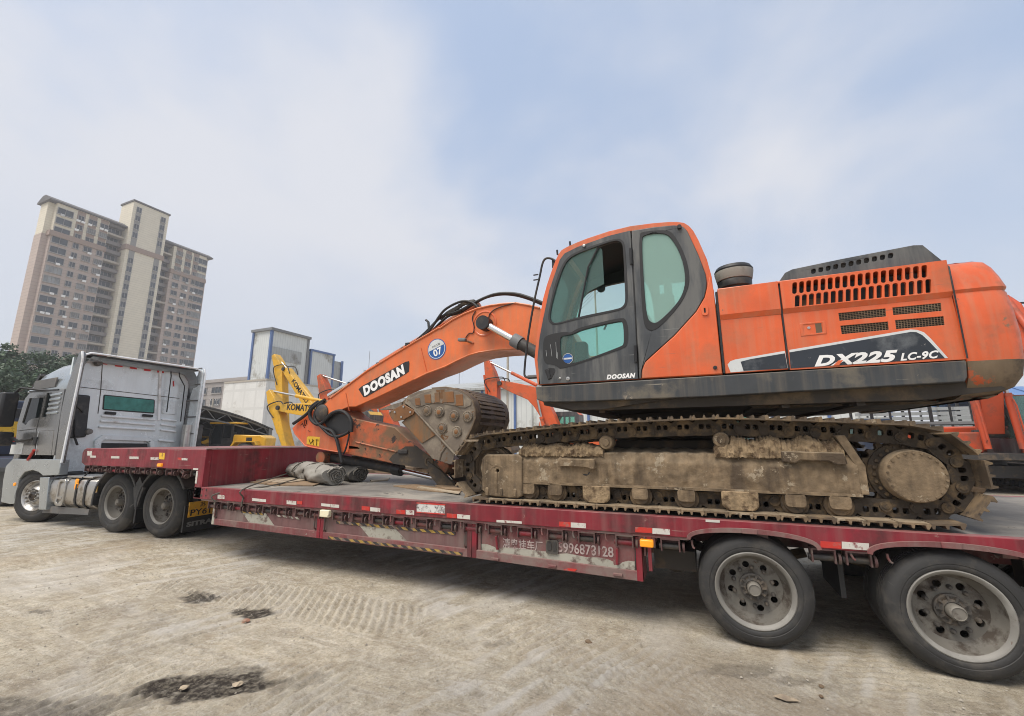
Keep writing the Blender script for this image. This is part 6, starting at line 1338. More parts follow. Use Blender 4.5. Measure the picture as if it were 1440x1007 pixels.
# counterweight
plan = [(1.972, Y0-.03), (2.10, Y0-.03), (2.22, Y0-.025), (2.285, Y0-.005), (2.335, Y0+.04), (2.365, Y0+.11), (2.385, Y0+.24), (2.42, .8), (2.445, 1.55)]
plan = plan+[(x, 3.1-y) for x, y in plan[::-1][1:]]
levels = [(1.945, .30), (1.965, .20), (2.02, .09), (2.10, .035), (2.22, .012), (2.42, .0), (2.60, .008), (2.755, .024), (2.775, .034), (2.80, .018), (2.90, .045), (2.98, .075), (3.035, .11), (3.066, .17), (3.082, .26), (3.088, .45)]
rings = []
cc = Vector((1.2, 1.55))
for z, off in levels:
    ring = []
    for i, (x, y) in enumerate(plan):
        a = Vector(plan[max(i-1, 0)]); b = Vector(plan[min(i+1, len(plan)-1)]); t = (b-a).normalized(); n_ = Vector((t.y, -t.x))
        xx, yy = x-n_.x*off, y-n_.y*off
        xx = max(xx, 1.972) if i not in (0, len(plan)-1) else 1.972
        if i in (0, len(plan)-1): yy = y+(off if i == 0 else -off)
        ring.append((xx, yy, z))
    rings.append(ring)
cwt = ex(MB().loft(rings[4:]), 'counterweight', 'orange_scuffed', smooth=40); MB().loft(rings[:5]).obj('bumper_band', 'bumper_scuffed', cwt, smooth=40)
ex(MB().tube([(1.969, Y0-.033, 2.24), (1.969, Y0-.036, 2.78), (1.969, Y0-.036, 2.99), (1.969, Y0+.03, 3.062)], .006, 5), 'panel_gap', 'black'); ex(MB().bb((.786, Y0-.012, 2.235), (.799, Y0+.05, 3.03)), 'panel_gap', 'black'); ex(MB().bb((.266, Y0-.012, 2.235), (.284, Y0+.05, 3.03)), 'panel_gap', 'black')
# black hood cover on top
hc = [(.80, 3.056), (.86, 3.14), (.92, 3.165), (1.30, 3.20), (1.80, 3.235), (1.86, 3.225), (1.96, 3.07), (1.955, 3.056)]
cv = MB(); rg_ = []
sl3 = []
for k in range(11): x = 1.08+.056*k; sl3.append(rrect(x, 3.120+.0050*k, .036, .046, .012, 2, shear=.15))
covp = ex(MB().prism(hc, .20, .216, sl3), 'hood_cover', 'cabgrey', bevel=.004)
MB().prism(hc, .226, 2.2).obj('cover_core', 'black', covp, .02); MB().prism([(a, b+.001) for a, b in hc[1:6]]+[(1.86, 3.20), (1.3, 3.17), (.92, 3.13)], .21, 2.21).obj('cover_top', 'cabgrey', covp, .015)
# precleaner, rail, mirrors
pc = PY(1033.7, 405, .75); zc0 = PY(1033.7, 402, .75).z; ex(MB().lathe([(0, -.15), (.14, -.14), (.15, -.05), (.13, .0)], (pc.x, .75, zc0), 26, 'Z'), 'precleaner_base', 'black')
ex(MB().lathe([(.13, -.05), (.165, -.03), (.168, .035), (.16, .05)], (pc.x, .75, zc0), 26, 'Z'), 'precleaner_ring', 'black'); ex(MB().lathe([(.155, .045), (.172, .05), (.19, .14), (.185, .155)], (pc.x, .75, zc0), 26, 'Z'), 'precleaner_bowl', 'canvas'); ex(MB().lathe([(.187, .15), (.19, .165), (.17, .2), (.08, .215), (0, .22)], (pc.x, .75, zc0+.0), 26, 'Z'), 'precleaner_cap', 'black')
hr_ = [PY(a, b, Y0+.06) for a, b in ((783, 369), (777, 364.5), (770, 363), (765, 366), (762, 374), (759, 389), (752, 420), (745, 459), (740, 495), (737.5, 522), (738.5, 529), (744, 531), (756, 530))]
hr_ = ex(MB().tube(catmull(hr_, 3), .013, 8), 'hand_rail', 'black'); 
for py in (386, 393): p = PY(757, py, Y0+.06); MB().bar(p+Vector((-.06, 0, .0)), p, .012, .012).obj('rail_stub', 'black', hr_)
p = PY(779, 371, Y0+.08); ex(MB().box((p.x, Y0+.1, p.z), (.05, .06, .10)), 'rail_bracket', 'black', bevel=.01); p = PY(752, 530, Y0+.08); ex(MB().bar((p.x-.08, Y0+.08, p.z), (p.x+.06, Y0+.08, p.z), .04, .04), 'rail_foot', 'steel')
for (px, py) in ((784, 355), (802, 343)): p = PY(px, py, Y0+.2); ex(MB().cyl(p-Vector((0, 0, .03)), p+Vector((-.005, 0, .03)), .012, n=6), 'roof_stud', 'black')
# ---------------- boom, arm, bucket
BY0, BY1 = 1.27, 1.83
QB = lambda p: crop(400, 400, 3.597, p); Q2 = lambda p: crop(620, 400, 7.19, p); Q6 = lambda p: crop(500, 530, 6.545, p); Q7 = lambda p: crop(400, 560, 8.39, p); Q8 = lambda p: crop(380, 620, 5.14, p)
top_b = QB([(196, 612), (235, 575), (420, 437), (640, 303), (780, 222)])+Q2([(0, 440), (120, 358), (250, 292), (370, 245), (500, 215), (630, 197), (760, 190), (900, 214), (1000, 240)])+[(772, 438), (800, 460), (822, 500), (826, 535)]
bot_b = [(815, 552), (795, 552), (775, 520)]+Q2([(930, 700), (840, 665), (750, 650), (600, 658)])+[(694.4, 492.5), (673.6, 495.6), (659.7, 499.4), (644.4, 506.4), (625, 516)]+[(600.7, 525), (583, 533.5), (555.6, 546.7), (527.8, 559.9), (500, 572), (490, 572), (462, 584)]
bxz = xz(top_b+bot_b, BY0)
bm_ = ex(MB().prism(bxz, BY0, BY1), 'boom', 'orange_boom', bevel=.012)
# top and bottom flange lips
def lip(pts, y, w_, nm, mat, dz=0): return MB().tube([(x, y, z+dz) for x, z in pts], w_, 6).obj(nm, mat, bm_)
tx = xz(top_b[1:14], BY0); lip(tx, BY0-.004, .016, 'boom_edge', 'orange_boom'); 
bx_ = xz(bot_b[3:14], BY0); lip(bx_, BY0-.002, .014, 'boom_edge', 'orange_boom')
for (a, b) in (((310, 548), (328, 640)), ((690, 320), (722, 450))): p_, q_ = PY(*QB([a])[0], BY0-.003), PY(*QB([b])[0], BY0-.003); MB().bar(p_, q_, .006, .014, up=(0, 1, 0)).obj('weld_seam', 'orange', bm_)
bd = xz(QB([(375, 530), (392, 515), (612, 392), (630, 388), (632, 400), (630, 440), (615, 452), (415, 568), (400, 570)]), BY0-.002); bdg = MB().prism(bd, BY0-.005, BY0).obj('name_badge', 'black', bm_, smooth=0)
p_, q_ = PY(*QB([(404, 562)])[0], BY0-.006), PY(*QB([(612, 446)])[0], BY0-.006); text('DOOSAN', .205, 'whiteink', 'lettering', bdg, p_, q_-p_, (0, 0, 1), shear=.1, bold=.013, fit=True, sp=1.12)
pc_ = PY(*QB([(770, 327)])[0], BY0-.003); rr_ = .165
stq = MB().prism(circ(pc_.x, pc_.z, rr_, 36), BY0-.004, BY0).obj('round_sticker', 'sticker_blue', bm_, smooth=0)
ta = R_(20); MB().prism([(pc_.x+rr_*.9*math.cos(t_), pc_.z+rr_*.9*math.sin(t_)) for t_ in [ta+.12+(math.pi-.24+.0)*k/20 for k in range(21)]], BY0-.006, BY0-.003).obj('sticker_top', 'decalwhite', stq, smooth=0)
MB().prism(circ(pc_.x, pc_.z, rr_*.92, 36), BY0-.0055, BY0-.003, [circ(pc_.x, pc_.z, rr_*.86, 36)]).obj('sticker_ring', 'decalwhite', stq, smooth=0)
du = Vector((math.cos(ta), 0, math.sin(ta))); dn = Vector((-math.sin(ta), 0, math.cos(ta))); text('07', .15, 'whiteink', 'lettering', stq, pc_-du*.075-dn*.10+Vector((0, -.003, 0)), du, dn, bold=.004)
text('中水工程', .038, 'greyink', 'lettering', stq, pc_-du*.07+dn*.045+Vector((0, -.004, 0)), du, dn)
# work lamp and grease lines on boom
p = PY(*Q2([(225, 565)])[0], BY0-.05); ex(MB().box((p.x, BY0-.08, p.z), (.13, .06, .05), Matrix.Rotation(.1, 3, 'Y')), 'boom_lamp', 'steel', bm_, .012); p2 = PY(*Q2([(330, 595)])[0], BY0); ex(MB().cyl((p.x+.03, BY0-.06, p.z), (p2.x, BY0, p2.z), .018, n=8), 'lamp_stalk', 'orange_worn', bm_)
for pts in ([(250, 540), (285, 495), (325, 490), (335, 430), (318, 335), (350, 270)], [(480, 345), (500, 290), (560, 245), (680, 205), (760, 185)]): ex(MB().tube(catmull([PY(*Q2([q])[0], BY0-.012) for q in pts], 4), .008, 5), 'grease_line', 'black', bm_)
# lift cylinders either side of the boom
for yy in (BY0-.11, BY1+.11):
    a, b, c = [PY(*Q2([q])[0], BY0-.11) for q in ((440, 395), (745, 565), (960, 690))]
    d_ = (c-a).normalized(); e = c+d_*1.15
    f_ = lambda v: Vector((v.x, yy, v.z)); a, b, e = f_(a), f_(b), f_(e)
    cyl_ = ex(MB().cyl(b, e, .082, n=20), 'boom_cylinder', 'darkiron'); MB().cyl(b-d_*.02, b+d_*.11, .098, n=20).obj('cylinder_gland', 'steel', cyl_); MB().cyl(a, b, .05, n=16).obj('piston_rod', 'chrome', cyl_)
    MB().cyl((a.x, yy-.075, a.z), (a.x, yy+.075, a.z), .105, n=20).obj('rod_eye', 'black', cyl_)
for r_ in (.20,):
    a = PY(*Q2([(440, 395)])[0], BY0); ex(MB().lathe([(r_, 0), (r_, -.006), (r_-.02, -.010), (r_-.03, -.004)], (a.x, BY0, a.z), 30, cap=False), 'boss_ring', 'orange', bm_)
# arm cylinder above the boom + hose runs
ac0 = PY(*Q2([(390, 205)])[0], 1.55); ac1 = PY(462, 566, 1.55); ac1.z += .12
acy = ex(MB().cyl(ac0.lerp(ac1, .0), ac0.lerp(ac1, .62), .07, n=18), 'arm_cylinder', 'orange_worn'); MB().cyl(ac0.lerp(ac1, .6), ac1, .045, n=14).obj('piston_rod', 'chrome', acy)
for y_, pts, r_ in ((1.32, Q2([(-300, 640), (-120, 470), (0, 300), (70, 235), (180, 180), (260, 170), (340, 200), (420, 300)]), .020), (1.36, Q2([(-330, 640), (-150, 480), (0, 330), (120, 290), (200, 260), (330, 190), (430, 140), (540, 100), (650, 88), (760, 95), (850, 118), (1010, 178), (1150, 260)]), .021),
                 (1.42, Q2([(-280, 610), (-100, 480), (60, 330), (180, 290), (250, 250), (380, 170), (480, 125), (620, 100), (760, 110), (900, 150), (1020, 200)]), .021), (1.5, Q2([(0, 360), (60, 290), (200, 215), (330, 165), (380, 240)]), .024)):
    ex(MB().tube(catmull([PY(*q, y_) for q in pts], 4), r_, 8), 'hydraulic_hose', 'rubber')
hs = [PY(*q, 1.38) for q in Q2([(60, 300), (150, 250), (240, 190), (340, 180)])]; ex(MB().tube(catmull(hs, 6), [.032+.008*(k % 2) for k in range(19)], 8), 'hose_sleeve', 'canvas_dark')
for yy, o in ((1.36, .05), (1.44, .06)):
    pts = [PY(a, b, BY0) for a, b in QB([(215, 588), (420, 432), (640, 296), (790, 208)])]; ex(MB().tube([(p.x, yy, p.z+o) for p in pts], .018, 6), 'steel_pipe', 'orange_worn')
for k, t in enumerate((.2, .55, .9)):
    a = PY(*QB([(235+420*t, 572-285*t)])[0], BY0); ex(MB().box((a.x, 1.40, a.z+.04), (.07, .2, .07)), 'pipe_clamp', 'black')
p = PY(*QB([(728, 190)])[0], 1.4); ex(MB().tube([p+Vector((.03, 0, -.22)), p, p+Vector((-.05, 0, .04))], .02, 6), 'hose_stand', 'black')
# arm
AY0, AY1 = 1.33, 1.77
armp = Q7([(480, 20), (430, 120), (300, 150), (130, 310), (95, 350), (120, 420), (240, 560), (290, 575), (640, 640)])+Q6([(350, 800), (640, 845), (790, 870)])+[(625, 668), (632, 655), (618, 640)]+Q6([(620, 690), (560, 650)])+QB([(560, 725), (350, 678), (300, 640)])
arm = ex(MB().prism(xz(armp, AY0), AY0, AY1), 'arm', 'orange_worn', bevel=.012)
rear_arm = Q7([(430, 130), (300, 160), (135, 315), (100, 352), (124, 420), (242, 556), (292, 571), (640, 632), (755, 640), (770, 480), (700, 300), (560, 200)])
MB().prism(xz(rear_arm, AY0-.004), AY0-.008, AY0).obj('arm_side_plate', 'orange', arm, smooth=0)
ed = [PY(a, b, AY0-.006) for a, b in Q7([(100, 352), (124, 420), (242, 558), (292, 573), (640, 636)])]; MB().tube(ed, .010, 6).obj('arm_edge', 'orange', arm)
ed = [PY(a, b, AY0-.006) for a, b in Q6([(0, 600), (380, 690)])]; MB().tube(ed, .014, 6).obj('arm_rib', 'orange_worn', arm)
p = PY(*Q6([(440, 690)])[0], AY0); MB().box((p.x, AY0-.012, p.z), (.18, .03, .07)).obj('arm_lug', 'darkiron', arm, .02)
MB().prism(xz(Q6([(310, 760), (340, 720), (460, 640), (560, 640), (700, 740), (800, 870), (640, 845), (350, 800)]), AY0-.004), AY0-.006, AY0).obj('oily_nose', 'under', arm, smooth=0)
p = PY(*Q6([(672, 778)])[0], AY0-.02); MB().lathe([(.075, .02), (.075, -.01), (.05, -.014), (.05, 0), (0, 0)], (p.x, AY0-.008, p.z), 20).obj('pin_boss', 'under', arm)
lb = xz(Q7([(265, 460), (290, 447), (418, 460), (408, 570), (262, 540)]), AY0-.01); lbo = MB().prism(lb, AY0-.011, AY0-.007).obj('warning_label', 'yellow_tag', arm, smooth=0)
q_ = PY(*Q7([(290, 540)])[0], AY0-.012); m = MB()
for a, b in (((385, 480), (380, 560)), ((365, 490), (405, 490)), ((290, 480), (310, 540)), ((310, 530), (350, 490)), ((330, 480), (345, 550))): m.bar(PY(*Q7([a])[0], AY0-.0125), PY(*Q7([b])[0], AY0-.0125), .002, .02, up=(0, 1, 0))
m.obj('label_print', 'ink', lbo)
m = MB()
for a, b in (((210, 290), (240, 350)), ((240, 260), (235, 330)), ((250, 250), (270, 310)), ((265, 260), (250, 330)), ((190, 320), (215, 300)), ((280, 380), (305, 392)), ((225, 330), (245, 345))): m.bar(PY(*Q7([a])[0], AY0-.0095), PY(*Q7([b])[0], AY0-.0095), .002, .022, up=(0, 1, 0))
m.obj('paint_scrawl', 'ink', arm)
# greasy joint between boom and arm
jb = xz(Q7([(470, 280), (520, 200), (640, 165), (740, 210), (790, 300), (770, 400), (620, 430), (520, 380)]), AY0-.01); MB().prism(jb, AY0-.014, AY0-.007).obj('oil_soaked_plate', 'black', arm, .01)
p = PY(*Q7([(430, 170)])[0], BY0-.03); ex(MB().lathe([(.14, .05), (.14, -.02), (.10, -.05), (0, -.055)], (p.x, BY0, p.z), 24), 'boom_tip_pin', 'darkiron', bm_)
for pts, r_ in (([(480, 20), (390, 70), (320, 130), (300, 200), (330, 270), (400, 310), (480, 260), (560, 180), (660, 150), (740, 190), (790, 280), (790, 400)], .030), ([(470, 40), (410, 90), (370, 160), (360, 230), (400, 300), (470, 350), (560, 390), (610, 470), (640, 580), (680, 760)], .028), ([(430, 330), (500, 400), (560, 440), (650, 450), (760, 400)], .026), ([(765, 420), (745, 520), (715, 620), (690, 660)], .014), ([(105, 300), (180, 250), (280, 170), (330, 90), (400, 40)], .028)):
    ex(MB().tube(catmull([PY(*q, AY0-.06) for q in Q7(pts)], 4), r_, 8), 'hydraulic_hose', 'rubber')
# bucket cylinder slung under the folded arm
c0, c1, c2 = PY(*Q8([(430, 118)])[0], 1.55), PY(*Q8([(930, 208)])[0], 1.55), PY(*Q8([(1300, 296)])[0], 1.55)
bc = ex(MB().cyl(c0, c1, .075, n=18), 'bucket_cylinder', 'darkiron'); MB().cyl(c1, c2+(c2-c1)*.25, .038, n=14).obj('piston_rod', 'chrome', bc); MB().cyl(c1-(c1-c0).normalized()*.1, c1+(c1-c0).normalized()*.06, .095, n=18).obj('cylinder_gland', 'black', bc); MB().lathe([(.04, -.2), (.10, -.19), (.10, .19), (.04, .2)], (c0.x-.02, 1.55, c0.z), 18).obj('cylinder_eye', 'orange_worn', bc)
lk_ = [PY(a, b, 1.36) for a, b in ((604, 648), (622, 660), (640, 678), (646, 700), (636, 706), (626, 690), (608, 668))]
for yy in (1.28, 1.76): ex(MB().prism([(p.x, p.z) for p in lk_], yy, yy+.07), 'bucket_link', 'under', bevel=.01)
e_ = lk_[3]; ex(MB().cyl((e_.x-.03, 1.25, e_.z+.03), (e_.x-.03, 1.85, e_.z+.03), .05, n=14), 'link_pin', 'under')
# bucket
UY0, UY1 = .97, 2.13
outl = [(450, 240), (480, 172), (580, 130), (700, 108), (830, 100), (950, 122), (1020, 165), (1070, 215), (1092, 290), (1096, 380), (1062, 470), (1000, 590), (915, 712)]
plt = xz(Q6(outl+[(545, 310)]), UY0)
bk = ex(MB().prism(plt, UY0, UY0+.03), 'bucket', 'bucketsteel', bevel=.006)
MB().prism(plt, UY1-.03, UY1).obj('bucket_side', 'bucketback', bk, .006)
sh_o = xz(Q6(outl[1:]), UY0); m = MB(); n_ = len(sh_o); cen = Vector(xz(Q6([(820, 420)]), UY0)[0])
inn = [tuple(cen+(Vector(p)-cen)*(1-.03/(Vector(p)-cen).length)) for p in sh_o]
m.prism(sh_o+inn[::-1], UY0+.03, UY1-.03).obj('bucket_shell', 'bucketback', bk, smooth=50)
# wear straps round the back
for (ya, yb) in ((UY0+.0, UY0+.16), (UY0+.48, UY0+.62), (UY1-.16, UY1)):
    ou = [tuple(cen+(Vector(p)-cen)*(1+.018/(Vector(p)-cen).length)) for p in sh_o[2:-1]]; ii = [tuple(cen+(Vector(p)-cen)*(1-.005/(Vector(p)-cen).length)) for p in sh_o[2:-1]]
    MB().prism(ou+ii[::-1], ya, yb).obj('wear_strap', 'bucketback', bk, .006)
for i_ in range(2, len(sh_o)-2):
    for f2 in ((.3, .8) if i_ < 8 else (.5,)):
        p_ = Vector(sh_o[i_]).lerp(Vector(sh_o[i_+1]), f2); d_ = (p_-cen).normalized(); q_ = p_+d_*.012
        MB().box((q_.x, (UY0+UY1)/2, q_.y), (.03, UY1-UY0-.34, .05), Matrix.Rotation(-math.atan2(d_.y, d_.x), 3, 'Y')).obj('back_rib', 'bucketback', bk, .005)
def bpl(pts, nm, mat, th=.016, o=.0, bev=.004): return MB().prism(xz(Q6(pts), UY0-o-th), UY0-o-th, UY0-o+.004).obj(nm, mat, bk, bev)
bpl([(545, 310), (915, 712), (888, 800), (850, 800), (705, 752), (615, 640), (490, 490), (422, 418)], 'side_lip', 'bucketsteel', .004, -.02)
bpl([(545, 318), (742, 530), (612, 612), (490, 486), (430, 420)], 'rusty_face', 'bucketrust', .003, -.004)
tb_ = [PY(a, b, UY0-.012) for a, b in Q6([(545, 310), (730, 512), (915, 712)])]; MB().tube(tb_, .016, 6).obj('lip_edge', 'bucketsteel', bk)
tb_ = [PY(a, b, UY0+.016) for a, b in Q6([(840, 632), (790, 700), (770, 770)])]; MB().tube(tb_, .016, 6).obj('weld_bead', 'bucketsteel', bk)
sc = bpl([(300, 335), (345, 300), (440, 252), (545, 312), (530, 345), (440, 395), (352, 412)], 'side_cutter', 'bucketrust', .022, .004, .006)
m = MB()
for a in ((318, 318), (362, 325), (443, 275), (505, 325), (422, 370)): p = PY(*Q6([a])[0], UY0-.03); m.lathe([(.016, .006), (.016, -.012), (0, -.014)], (p.x, UY0-.026, p.z), 8)
m.obj('cutter_bolts', 'chrome_dull', sc)
band = [(480, 205), (560, 165), (700, 125), (830, 115), (940, 135), (1010, 172), (1062, 225), (1060, 262), (1010, 285), (960, 282), (900, 262), (800, 245), (700, 245), (600, 270), (555, 285)]
bb_ = bpl(band, 'side_wear_band', 'bucketsteel', .010, .0)
for (x0, x1, a0_, a1_) in ((632, 690, 165, 240), (725, 770, 145, 235), (800, 900, 140, 235), (920, 985, 165, 265), (545, 590, 200, 262)):
    MB().prism(xz(Q6([(x0, a0_), (x1, a0_-6), (x1+8, a1_), (x0+8, a1_)]), UY0-.014), UY0-.017, UY0-.008).obj('wear_pad', 'bucketrust', bb_, .003)
for (x, y) in ((660, 312), (775, 325), (910, 360), (1035, 365), (800, 470), (935, 505)):
    p = PY(*Q6([(x, y)])[0], UY0); wb = MB().lathe([(.078, 0), (.078, -.016), (.070, -.022), (.050, -.022), (.044, -.030), (.020, -.034), (0, -.034)], (p.x, UY0, p.z), 22).obj('wear_button', 'bucketsteel', bk)
    m = MB()
    for k in range(14): a = 2*math.pi*k/14; m.cyl((p.x+.062*math.cos(a), UY0-.020, p.z+.062*math.sin(a)), (p.x+.062*math.cos(a), UY0-.030, p.z+.062*math.sin(a)), .006, n=5)
    m.obj('button_studs', 'mud', wb); MB().lathe([(.034, 0), (.02, -.006), (0, -.006)], (p.x, UY0-.033, p.z), 12).obj('button_boss', 'bucketrust', wb)
# teeth along the lip
lipx, lipz = xz(Q6([(400, 270)]), UY0)[0]
for k in range(5):
    yy = UY0+.06+k*(UY1-UY0-.12)/4; a, b = PY(*Q6([(420, 262)])[0], UY0), PY(*Q6([(212, 302)])[0], UY0)
    MB().loft([[(a.x, yy-.05, a.z+.05), (a.x, yy+.05, a.z+.05), (a.x, yy+.05, a.z-.05), (a.x, yy-.05, a.z-.05)], [(a.x*.5+b.x*.5, yy-.04, a.z*.5+b.z*.5+.04), (a.x*.5+b.x*.5, yy+.04, a.z*.5+b.z*.5+.04), (a.x*.5+b.x*.5, yy+.04, a.z*.5+b.z*.5-.025), (a.x*.5+b.x*.5, yy-.04, a.z*.5+b.z*.5-.025)], [(b.x, yy-.03, b.z+.008), (b.x, yy+.03, b.z+.008), (b.x, yy+.03, b.z-.004), (b.x, yy-.03, b.z-.004)]]).obj('bucket_tooth', 'bucketsteel', bk)
ll = xz(Q6([(480, 172), (560, 140), (540, 200), (400, 285), (380, 260)]), UY0); MB().prism(ll, UY0+.03, UY1-.03).obj('cutting_lip', 'bucketback', bk, .006)
for yy in (1.30, 1.72):
    MB().prism(xz(Q6([(1000, 560), (1080, 400), (1000, 760), (900, 860), (800, 820), (880, 700)]), UY0), yy, yy+.05).obj('bucket_ear', 'under', bk, .006)
# ================================================================== other machines in the yard
def machine(name, label, O, th, mat, boom, arm, grp, letter=None, bucket=True, size=1.0, cabside=1, tilt=None):
    """yard excavator in local metres: +u forward, v left, w up. boom = [foot, bend, tip], arm = [rear, pin, tip]"""
    t = thing(name, label, 'excavator', O, grp); ROOTS[t.name] = Matrix.Identity(4); t.rotation_euler = (0, 0, th)
    def a_(m, nm, mt, par=t, bevel=0, smooth=35): return m.obj(nm, mt, par, bevel, smooth)
    for sy in (-1, 1):
        yc = sy*1.1; path = []
        for k in range(13): a = R_(-90+180*k/12); path.append((1.55+.40*math.cos(a), .42+.40*math.sin(a)))
        for k in range(13): a = R_(90+180*k/12); path.append((-1.55+.40*math.cos(a), .42+.40*math.sin(a)))
        inn = [(x*.93, .42+(z-.42)*.72) for x, z in path]
        tr = a_(MB().prism(path, yc-.3, yc+.3, [inn]), 'track', 'brown'); MB().prism([(-1.4, .25), (1.4, .25), (1.4, .58), (-1.4, .58)], yc-.2, yc+.2).obj('track_frame', 'brown', tr, .03)
        for k in range(7): MB().lathe([(0, -.25), (.11, -.24), (.11, .24), (0, .25)], (-1.2+.4*k, yc, .2), 12).obj('track_roller', 'darkiron', tr)
        for xx in (-1.55, 1.55): MB().lathe([(0, -.24), (.2, -.22), (.29, -.1), (.29, .1), (.2, .22), (0, .24)], (xx, yc, .42), 18).obj('drive_wheel', 'darkiron', tr)
    a_(MB().bb((-1.0, -.9, .45), (1.0, .9, .8)), 'centre_frame', 'darkiron'); a_(MB().lathe([(.6, 0), (.6, .2), (0, .2)], (0, 0, .8), 24, 'Z'), 'swing_bearing', 'darkiron')
    a_(MB().bb((-1.9, -1.3, .98), (1.5, 1.3, 1.18)), 'revolving_frame', 'darkiron', bevel=.02)
    a_(MB().bb((-1.7, -1.3, 1.18), (-.3, 1.3, 2.0)), 'engine_hood', mat, bevel=.06)
    cw = [(-1.7, -1.32), (-2.3, -1.15), (-2.6, -.6), (-2.7, 0), (-2.6, .6), (-2.3, 1.15), (-1.7, 1.32)]; a_(MB().prism(cw, .95, 2.0, ax='Z'), 'counterweight', mat, bevel=.08)
    a_(MB().bb((-.3, -1.3 if cabside > 0 else .35, 1.18), (1.2, -.35 if cabside > 0 else 1.3, 1.8)), 'tank_box', mat, bevel=.05)
    c0, c1 = (.35, 1.3) if cabside > 0 else (-1.3, -.35)
    cp = [(-.2, 1.18), (-.2, 2.75), (-.05, 2.9), (.95, 2.9), (1.25, 2.3), (1.45, 1.9), (1.45, 1.18)]; hw = [(.0, 1.95), (.0, 2.7), (.45, 2.7), (.45, 1.95)]; hw2 = [(.53, 1.6), (.53, 2.7), (.88, 2.7), (1.12, 2.25), (1.3, 1.85), (1.3, 1.6)]
    for ya in (c0, c1-.05):
        s_ = a_(MB().prism(cp, ya, ya+.05, [hw, hw2]), 'cab_side', 'cabgrey'); MB().prism(hw, ya+.02, ya+.026).obj('side_pane', 'glass_green', s_, smooth=0); MB().prism(hw2, ya+.02, ya+.026).obj('side_pane', 'glass_green', s_, smooth=0)
    a_(MB().prism([(-.2, 2.75), (-.05, 2.9), (.95, 2.9), (.93, 2.86), (-.03, 2.86), (-.16, 2.74)], c0+.05, c1-.05), 'cab_roof', mat if 'orange' in mat or 'yellow' in mat else 'cabgrey')
    a_(MB().prism([(.95, 2.88), (1.25, 2.3), (1.45, 1.9), (1.45, 1.3), (1.43, 1.3), (1.43, 1.9), (1.23, 2.3), (.93, 2.87)], c0+.05, c1-.05), 'windscreen', 'glass_green'); a_(MB().bb((-.2, c0+.05, 1.18), (-.17, c1-.05, 2.74)), 'cab_back', 'cabgrey'); a_(MB().bb((.1, c0+.25, 1.18), (.5, c1-.25, 1.7)).bb((.05, c0+.25, 1.7), (.2, c1-.25, 2.35)), 'seat', 'interior', bevel=.04)
    a_(MB().prism([(1.36, 1.2), (1.5, 1.2), (1.5, 1.35), (1.40, 1.36)], c0, c1), 'cab_sill', mat)
    # boom
    f, b, tip = [Vector(p) for p in boom]; bw = .26*size
    def box_beam(pts, ws, ya, yb, nm, mt):
        pts = [Vector(p) for p in pts]; up, lo = [], []
        for i, p in enumerate(pts):
            d = (pts[min(i+1, len(pts)-1)]-pts[max(i-1, 0)]).normalized(); n_ = Vector((-d.y, d.x)); up.append(tuple(p+n_*ws[i])); lo.append(tuple(p-n_*ws[i]))
        return a_(MB().prism(up+lo[::-1], ya, yb), nm, mt, bevel=.02)
    fb = [f, f.lerp(b, .5), f.lerp(b, .82), b+(f-b).normalized()*.0, b.lerp(tip, .2), b.lerp(tip, .6), tip]
    m1 = f.lerp(b, .82)*.25+b*.5+b.lerp(tip, .2)*.25
    bo = box_beam([f, f.lerp(b, .5), f.lerp(b, .85), m1, b.lerp(tip, .15), b.lerp(tip, .6), tip], [.15, .30, .36, .38, .34, .26, .16], -bw, bw, 'boom', mat)
    MB().cyl((f.x, -.4, f.y), (f.x, .4, f.y), .12, n=12).obj('foot_pin', 'darkiron', bo); MB().cyl((tip.x, -bw-.08, tip.y), (tip.x, bw+.08, tip.y), .11, n=14).obj('tip_pin', 'darkiron', bo)
    for sy in (-1, 1):
        p0 = Vector((f.x+.55, f.y-.45)); p1 = f.lerp(b, .9); q = p0.lerp(p1, .62); yy = sy*(bw+.12)
        c = a_(MB().cyl((p0.x, yy, p0.y), (q.x, yy, q.y), .085, n=14), 'boom_cylinder', mat); MB().cyl((q.x, yy, q.y), (p1.x, yy, p1.y), .05, n=12).obj('piston_rod', 'chrome_dull', c); MB().cyl((q.x-.0, yy, q.y), (q.x+(p1-p0).normalized().x*.1, yy, q.y+(p1-p0).normalized().y*.1), .10, n=14).obj('cylinder_gland', mat, c)
        d = (p1-p0).normalized(); nn = Vector((d.y, -d.x)); s2 = [p0+d*.2+nn*.1, p0+d*.25+nn*.17, p0.lerp(p1, .5)+nn*.17, p0.lerp(p1, .58)+nn*.1]
        MB().tube([(v.x, yy+sy*.04, v.y) for v in s2], .022, 6).obj('oil_pipe', mat, c)
    # arm: rear end, pin, tip
    ar, ap, at_ = [Vector(p) for p in arm]
    aw_ = bw+.06
    am = box_beam([ar, ar.lerp(ap, .5), ap, ap.lerp(at_, .35), at_], [.12, .24, .30, .22, .12], -aw_*.72, aw_*.72, 'arm', mat)
    # arm cylinder on top of boom
    p0 = b.lerp(tip, .08)+Vector((0, .42)) if True else None; n_ = (tip-b).normalized(); n2 = Vector((-n_.y, n_.x)); n2 = n2 if n2.y > 0 else -n2
    p0 = b.lerp(tip, .1)+n2*.45; q = p0.lerp(ar, .5)
    c = a_(MB().cyl((p0.x, 0, p0.y), (q.x, 0, q.y), .085, n=14), 'arm_cylinder', mat); MB().cyl((q.x, 0, q.y), (ar.x, 0, ar.y), .05, n=12).obj('piston_rod', 'chrome_dull', c)
    # bucket cylinder along the front of the arm
    d = (at_-ap).normalized(); nn = Vector((-d.y, d.x)); nn = nn if nn.x > 0 else -nn
